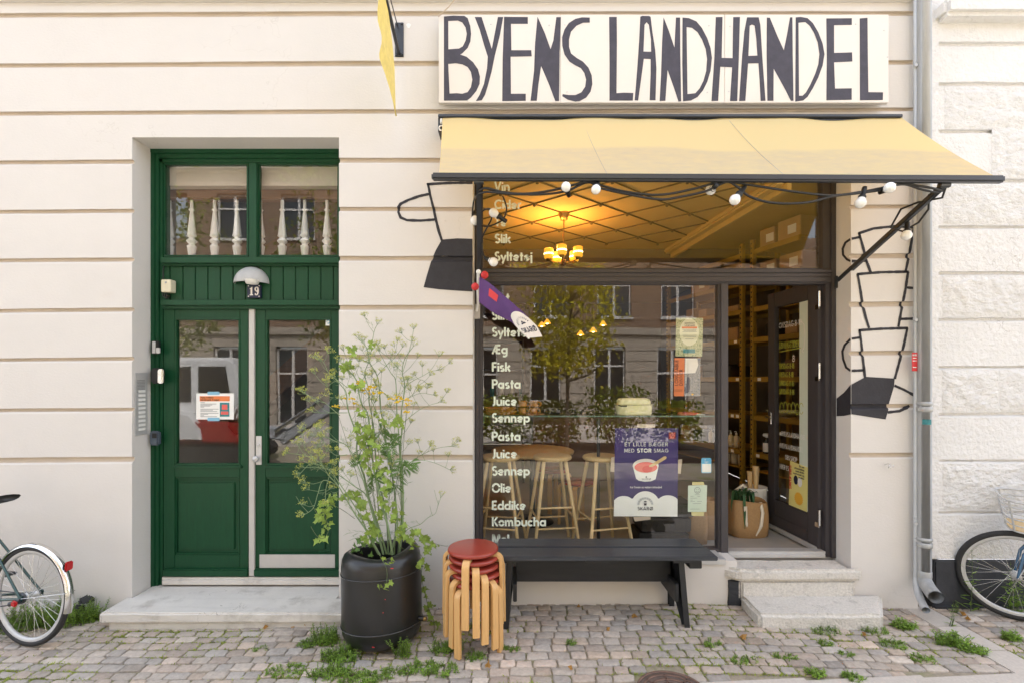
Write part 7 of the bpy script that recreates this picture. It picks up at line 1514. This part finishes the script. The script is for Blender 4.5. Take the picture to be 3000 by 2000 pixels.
for k, (t_, lv) in enumerate(((.22, 1), (.3, 1), (.22, 2), (-.10, 2), (.3, 0), (-.08, 0), (.25, 3))):
    q = rp2(t_, -.017, LV[lv]); mb = MB(); mb.beam(q - rd * .022, q + rd * .022, .003, .034); mb.build('price_tag', M['paper'], rk)
q = rp2(-.22, .2, LV[1] + .03); mb = MB(); sup(mb, q, [(0, 0, 0), (.09, .09, 0), (.15, .14, .06), (.155, .145, .062), (.09, .09, .01), (0, 0, .01)]); tag(mb.build('wicker_tray', M['cream']), 'pale oval tray on the rack shelf beside the open door', 'tray')
# bag of leeks inside the doorway
cb = Vector((PX(2190, .72), .72, zf)); t = thing('jute_bag', cb, 'brown jute bag with cream handles standing inside the shop doorway', 'bag'); n_ = 40; vs = []
pr = [(.86, 0.0), (1.0, .02), (1.03, .10), (1.0, .22), (.93, .30), (.88, .335), (.85, .335), (.90, .28), (.92, .05)]
for r_, z in pr:
    for i in range(n_): a = 2 * math.pi * i / n_; w_ = 1 + .03 * math.sin(a * 3 + z * 9) + .02 * math.sin(a * 7); vs.append(cb + Vector((.178 * r_ * w_ * math.copysign(abs(math.cos(a)) ** .7, math.cos(a)), .11 * r_ * w_ * math.copysign(abs(math.sin(a)) ** .7, math.sin(a)), z + .012 * math.sin(a * 2) * (z > .2))))
mb = MB(); mb.add(vs, [[i * n_ + j, i * n_ + (j + 1) % n_, (i + 1) * n_ + (j + 1) % n_, (i + 1) * n_ + j] for i in range(len(pr) - 1) for j in range(n_)] + [list(range(n_))], True); mb.build('bag_body', M['kraft'], t)
for s_ in (-1, 1):
    mb = MB(); mb.tube([cb + Vector((dx, s_ * (.112 if z < .32 else .08), z)) for dx, z in ((-.075, .30), (-.07, .16), (-.03, .05), (.02, .035), (.07, .12), (.085, .24), (.08, .33))], .016, 8, flat=.18) if s_ == -1 else mb.tube([cb + Vector((dx, .09, z)) for dx, z in ((-.08, .30), (-.07, .40), (0, .45), (.06, .39), (.08, .30))], .016, 8, flat=.2)
    mb.build('bag_handle', M['canvas'], t)
t = thing('leek_bunch', cb + Vector((-.03, -.02, .3)), 'bunch of leeks with long green leaves drooping out of the jute bag', 'leeks'); rl = random.Random(8)
for k in range(17):
    b_ = cb + Vector((rl.uniform(-.12, .04), rl.uniform(-.05, .05), .30)); a = rl.uniform(-2.9, -.2) if k % 3 else rl.uniform(0, 3); o_ = rl.uniform(.06, .15); dn_ = rl.uniform(.02, .34) if k % 2 else rl.uniform(-.05, .1)
    dx, dy = math.cos(a) * o_, math.sin(a) * o_ * .8; ctrl = [b_, b_ + Vector((dx * .4, dy * .5, .12)), b_ + Vector((dx * .8, dy, .10)), b_ + Vector((dx, dy * 1.25, .10 - dn_ * .55)), b_ + Vector((dx * 1.08, dy * 1.3, .08 - dn_))]; mb = MB(); vs = []
    for i, p in enumerate(ctrl):
        w_ = (.011, .014, .013, .010, .002)[i]; sd_v = Vector((-math.sin(a), math.cos(a), 0)) * w_; vs += [p - sd_v + Vector((0, 0, .004)), p, p + sd_v + Vector((0, 0, .004))]
    mb.add(vs, [[i * 3 + j, i * 3 + j + 1, i * 3 + 3 + j + 1, i * 3 + 3 + j] for i in range(4) for j in range(2)], True); mb.build('leek_leaf', M['leek'], t)
c = cb + Vector((.17, .22, 0)); mb = MB(); mb.lathe([(0, 0), (.10, 0), (.11, .02), (.12, .40), (.125, .41), (.11, .41), (.1, .03), (0, .02)], c, 24); tag(mb.build('white_bucket', M['white']), 'white bucket with brushes behind the jute bag', 'bucket')
mb = MB(); [mb.tube([c + Vector((dx, dy, .2)), c + Vector((dx * 1.3, dy, .56 + .03 * k))], [.012, .028], 10) for k, (dx, dy) in enumerate(((-.03, 0), (.03, .02), (.0, -.04)))]; tag(mb.build('brush_bundle', M['pale']), 'bundle of wooden brushes standing in the white bucket', 'brush')
for k, (px, w_, lab) in enumerate(((2035, .19, 'brown paper sack behind the smiley report in the window'), (2075, .15, 'second brown paper sack close to the door post'))):
    q = Vector((PX(px, .55 + .12 * k), .55 + .12 * k, zf)); mb = MB(); sup(mb, q, [(0, 0, 0), (w_ * .5, .09, 0), (w_ * .52, .1, .2), (w_ * .48, .09, .33), (w_ * .42, .08, .36), (w_ * .40, .07, .34), (0, 0, .3)]); tag(mb.build('paper_sack', M['kraft']), lab, 'sack', 'brown paper sacks')
for k in range(3):
    q = Vector((PX(1930, .55), .55, zf + .13 * k)); mb = MB(); mb.box(q + Vector((.02 * k, 0, .06)), (.44, .3, .115), .008)
    for i in range(8): mb.box(q + Vector((-.17 + .05 * i + .02 * k, -.152, .06)), (.012, .004, .05), 0)
    tag(mb.build('plastic_crate', M['dark']), ('bottom dark crate under the violet poster', 'middle dark crate of the stack under the poster', 'top dark crate of the stack under the poster')[k], 'crate', 'dark crates in the window')
# back room: counter, cabinets and a lit fridge seen dimly through the glass
t = thing('shop_counter', (PX(1700, 3.2), 3.2, zf), 'dark counter across the back of the shop', 'counter'); mb = MB(); mb.b2((PX(1560, 3.2), 3.1, zf), (PX(2100, 3.2), 3.7, zf + .95), .01); mb.build('counter_body', M['brownwood'], t); mb = MB(); mb.b2((PX(1550, 3.2), 3.05, zf + .952), (PX(2110, 3.2), 3.75, zf + .99), .005); mb.build('counter_top', M['dark'], t)
t = thing('wall_shelf', (PX(1480, 2.9), 3.0, zf), 'tall dark shelf with glassware at the back left of the shop', 'shelf'); mb = MB(); x0_, x1_ = PX(1330, 3.0), PX(1530, 3.0)
for z in (.4, .8, 1.2, 1.6, 2.0, 2.4): mb.b2((x0_, 2.95, zf + z), (x1_, 3.3, zf + z + .025))
mb.b2((x0_ - .03, 2.95, zf), (x0_, 3.3, zf + 2.5)); mb.b2((x1_, 2.95, zf), (x1_ + .03, 3.3, zf + 2.5)); mb.build('shelf_frame', M['dark'], t)
for k in range(14):
    q = Vector((x0_ + .12 + .14 * (k % 7) , 3.08, zf + (1.225 if k < 7 else .825))); mb = MB(); mb.lathe([(0, 0), (.03, 0), (.034, .1), (.02, .13), (.012, .15), (.012, .19), (0, .19)], q, 12); tag(mb.build('glass_jar', M['zincl' if k % 3 else 'tealp']), ('jar row at table height' if k < 7 else 'lower jar row') + ' on the dark back shelf, jar %d from the left' % (k % 7 + 1), 'jar', 'jars on the back shelf')

# ---------------------------------------------------------------- across the street (seen mirrored in the glass)
ob = thing('brick_building', (0, -15, 0), 'brick apartment house with white windows across the street, mirrored in the shop window', 'building'); YO = -14.0
mb = MB(); wx = [(-13.2 + 2.45 * i) for i in range(11)]; zr = [(4.15, 5.95), (7.2, 8.9)]
segs = [(-16, wx[0] - .65)] + [(a + .65, b - .65) for a, b in zip(wx, wx[1:])] + [(wx[-1] + .65, 16)]
for a, b in segs: mb.b2((a, YO - .4, 3.75), (b, YO, 9.7))
zs = [3.75] + [q for z in zr for q in z] + [9.7]
for x in wx:
    for i in range(0, len(zs), 2): mb.b2((x - .65, YO - .4, zs[i]), (x + .65, YO, zs[i + 1]))
bk = mat('brick_wall', (.23, .13, .085), .9, 0, .2, 9, .3, 40); n = bk.node_tree.nodes; l = bk.node_tree.links; b = n['Principled BSDF']; bt_ = n.new('ShaderNodeTexBrick'); bt_.inputs['Scale'].default_value = 1; bt_.inputs['Brick Width'].default_value = .24; bt_.inputs['Row Height'].default_value = .07; bt_.inputs['Mortar Size'].default_value = .007; bt_.inputs['Color1'].default_value = (.17, .095, .055, 1); bt_.inputs['Color2'].default_value = (.23, .14, .08, 1); bt_.inputs['Mortar'].default_value = (.22, .19, .16, 1)
tc = n.new('ShaderNodeTexCoord'); mp_ = n.new('ShaderNodeMapping'); mp_.inputs['Rotation'].default_value = (R(90), 0, 0); l.new(tc.outputs['Object'], mp_.inputs[0]); l.new(mp_.outputs[0], bt_.inputs['Vector']); l.new(bt_.outputs['Color'], b.inputs['Base Color'])
mb.build('brick_wall', bk, ob)
mb = MB(); mb.b2((-16, YO - .4, 3.45), (16, YO + .14, 3.748), .03); mb.b2((-16, YO - .4, 3.02), (16, YO + .02, 3.448)); mb.b2((-16, YO - .4, 9.71), (16, YO + .3, 10.1), .05)
gx = [(-13.4 + 2.45 * i) for i in range(11)]
for a, b in [(-16, gx[0] - .6)] + [(a + .6, b - .6) for a, b in zip(gx, gx[1:])] + [(gx[-1] + .6, 16)]:
    z = 0.0
    while z < 3.0: mb.b2((a, YO - .4, z), (b, YO + .03, min(3.018, z + .40)), .015); z += .41
mb.build('ground_floor_wall', mat('grey_render', (.31, .265, .215), .9, 0, .14, 3), ob)
def owin(x, z0, z1, door=False):
    mb = MB(); hw = .6 if door else .65; fw = .06
    for a, b, c, d in ((x - hw, z0, x + hw, z0 + fw), (x - hw, z1 - fw, x + hw, z1), (x - hw, z0 + fw, x - hw + fw, z1 - fw), (x + hw - fw, z0 + fw, x + hw, z1 - fw), (x - .05, z0 + fw, x + .05, z1 - fw)): mb.b2((a, YO - .2, b), (c, YO - .1, d))
    mb.b2((x - hw + fw, YO - .2, z0 + (z1 - z0) * .66), (x + hw - fw, YO - .11, z0 + (z1 - z0) * .66 + .07)); w_ = mb.build('window', M['offwhite'], ob)
    mb = MB(); mb.add([(x - hw, YO - .16, z0), (x + hw, YO - .16, z0), (x + hw, YO - .16, z1), (x - hw, YO - .16, z1)], [[3, 2, 1, 0]]); mb.build('pane', M['darkglass'], w_)
    if not door: mb = MB(); mb.b2((x - hw - .05, YO - .1, z0 - .08), (x + hw + .05, YO + .07, z0 - .005)); mb.build('sill', M['offwhite'], w_)
for x in wx[1:-1]:
    for a, b in zr[:2]: owin(x, a, b)
for k, x in enumerate(gx[1:-1]): owin(x, .0 if k % 3 == 1 else .9, 2.95, True)
def street_tree(x, y, hgt, cr, seed, label, base=1.9, lm='treeleaf', nl=60):
    rt_ = random.Random(seed); t = thing('street_tree', (x, y, gz(0)), label, 'tree', 'street trees mirrored in the glass'); mb = MB(); top = Vector((x + .1, y, hgt * .75)); mb.tube([Vector((x, y, -.1)), Vector((x + .03, y, hgt * .35)), top], [.05, .04, .02], 10); ends = []
    for k in range(9): a = rt_.uniform(0, 6.28); z = rt_.uniform(base - .3, hgt * .7); e = Vector((x + math.cos(a) * cr * rt_.uniform(.5, .9), y + math.sin(a) * cr * rt_.uniform(.5, .9), z + rt_.uniform(.3, 1.0))); mb.tube([Vector((x, y, z)), e.lerp(Vector((x, y, z)), .5) + Vector((0, 0, -.1)), e], [.035, .02, .008], 6); ends.append(e)
    mb.build('trunk', M['bark'], t); mb = MB()
    for _ in range(nl):
        a = rt_.uniform(0, 6.28); rr = cr * math.sqrt(rt_.random()); z = base + (hgt - base) * rt_.random(); rr *= math.sin(math.pi * min(1, max(.12, (z - base + .3) / (hgt - base + .6)))) ** .6; cc = Vector((x + rr * math.cos(a), y + rr * math.sin(a), z))
        for _ in range(42):
            c = cc + Vector((rt_.gauss(0, .2), rt_.gauss(0, .2), rt_.gauss(0, .17))); leafquad(mb, c, Vector((rt_.uniform(-1, 1), rt_.uniform(-1, 1), rt_.uniform(-1.2, .2))).normalized() * rt_.uniform(.08, .16), rt_.uniform(.025, .045), Vector((rt_.uniform(-1, 1), rt_.uniform(-1, 1), rt_.uniform(-1, 1))))
    mb.build('crown', M[lm], t)
street_tree(1.25, -6.6, 5.4, 1.15, 3, 'young yellow leaved street tree mirrored in the shop window', 2.0, 'yellowleaf', 110)
street_tree(-4.3, -8.2, 8.5, 1.9, 5, 'large green street tree mirrored in the entrance transom', 3.0, 'treeleaf', 110)
street_tree(-9.2, -8.2, 8.0, 1.9, 6, 'street tree mirrored beside the brick building', 2.6)
for k, (x, y, s_) in enumerate(((-.2, -7.0, .9), (1.1, -7.3, .8), (2.5, -7.1, 1.0), (4.0, -7.2, .8))):
    rt_ = random.Random(40 + k); t = thing('shrub', (x, y, 0), 'low shrub number %d from the left in the bed across the street' % (k + 1), 'shrub', 'shrubs in the bed across the street'); mb = MB(); ms = MB()
    for _ in range(9): ms.tube([Vector((x, y, 0)), Vector((x + rt_.uniform(-.5, .5) * s_, y + rt_.uniform(-.4, .4), rt_.uniform(.6, 1.5) * s_))], [.02, .006], 5)
    for _ in range(900): a = rt_.uniform(0, 6.28); rr = .75 * s_ * math.sqrt(rt_.random()); z = rt_.uniform(.35, 1.55) * s_; leafquad(mb, Vector((x + rr * math.cos(a), y + rr * math.sin(a) * .7, z)), Vector((rt_.uniform(-1, 1), rt_.uniform(-1, 1), rt_.uniform(-1, 1))).normalized() * .11, .035)
    ms.build('stem', M['bark'], t); mb.build('foliage', M['treeleaf'], t)
mb = MB(); mb.b2((-1.4, -8.6, -.2), (6.5, -6.1, .06), .02); tag(mb.build('planting_bed', M['soil'], base=(0, 0, 0)), None, None, kind='structure')
mb = MB(); mb.b2((-30, -13.99, -.1), (30, -9.0, gz(0) + .02)); tag(mb.build('far_pavement', M['slab'], base=(0, 0, 0)), None, None, kind='structure')
vx, vy = -6.3, -5.7
t = thing('excavator', (vx, vy, gz(-6)), 'white and red mini excavator mirrored in the green door glass', 'excavator')
def vprism(pl, w_, name, m, o=0, bv=.05, par=None):
    bm = bmesh.new(); f = bm.faces.new([bm.verts.new((vx + a, vy - w_ / 2 + o, b)) for a, b in pl]); r = bmesh.ops.extrude_face_region(bm, geom=[f])
    for v in [g for g in r['geom'] if isinstance(g, bmesh.types.BMVert)]: v.co.y += w_
    bmesh.ops.recalc_face_normals(bm, faces=bm.faces[:]); bmesh.ops.bevel(bm, geom=bm.edges[:], offset=min(bv, w_ * .3), segments=2, affect='EDGES'); bm.verts.index_update(); mb = MB(); mb.add([v.co.copy() for v in bm.verts], [[v.index for v in f.verts] for f in bm.faces]); bm.free(); return mb.build(name, m, par or t)
for o in (.55, -.55): vprism([(-1.0, .08), (-1.15, .25), (-1.0, .45), (.95, .45), (1.1, .25), (.95, .08)], .32, 'track', M['rubber'], o)
vprism([(-1.25, .5), (-1.3, .9), (-1.1, 1.12), (-.35, 1.12), (.2, .95), (.85, .9), (.95, .5)], 1.35, 'engine_cover', M['vanred'])
vprism([(-.75, .55), (-.7, 1.0), (-.4, 1.2), (0, 1.1), (.25, .8), (.3, .55)], 1.42, 'side_panel', M['vanwhite'])
vprism([(-.62, 1.1), (-.55, 2.12), (-.45, 2.2), (.68, 2.2), (.78, 2.1), (.92, 1.2), (.8, .95), (-.1, 1.05)], 1.1, 'cab', M['vanwhite'], 0, .06)
for pl in ([(-.48, 1.32), (-.45, 2.02), (-.05, 2.04), (-.05, 1.3)], [(.06, 1.16), (.06, 2.04), (.62, 2.04), (.78, 1.22)]): vprism(pl, 1.13, 'cab_window', M['darkglass'], 0, .02)
mb = MB(); mb.beam(Vector((vx + .9, vy + .2, .75)), Vector((vx + 1.7, vy + .2, .62)), .2, .24, .03); mb.beam(Vector((vx + 1.55, vy + .2, .5)), Vector((vx + 2.75, vy + .2, 1.3)), .16, .22, .03); mb.beam(Vector((vx + 2.65, vy + .2, 1.32)), Vector((vx + 3.5, vy + .2, .55)), .14, .18, .03); mb.build('digger_arm', M['zincl'], t)
mb = MB(); mb.tube([Vector((vx + 1.5, vy + .34, .72)), Vector((vx + 2.45, vy + .34, 1.35))], .045, 10); mb.build('arm_cylinder', M['chrome'], t)
vprism([(3.3, .62), (3.62, .58), (3.7, .2), (3.3, .1), (3.15, .3)], .5, 'bucket', M['darksteel'], .2, .02)
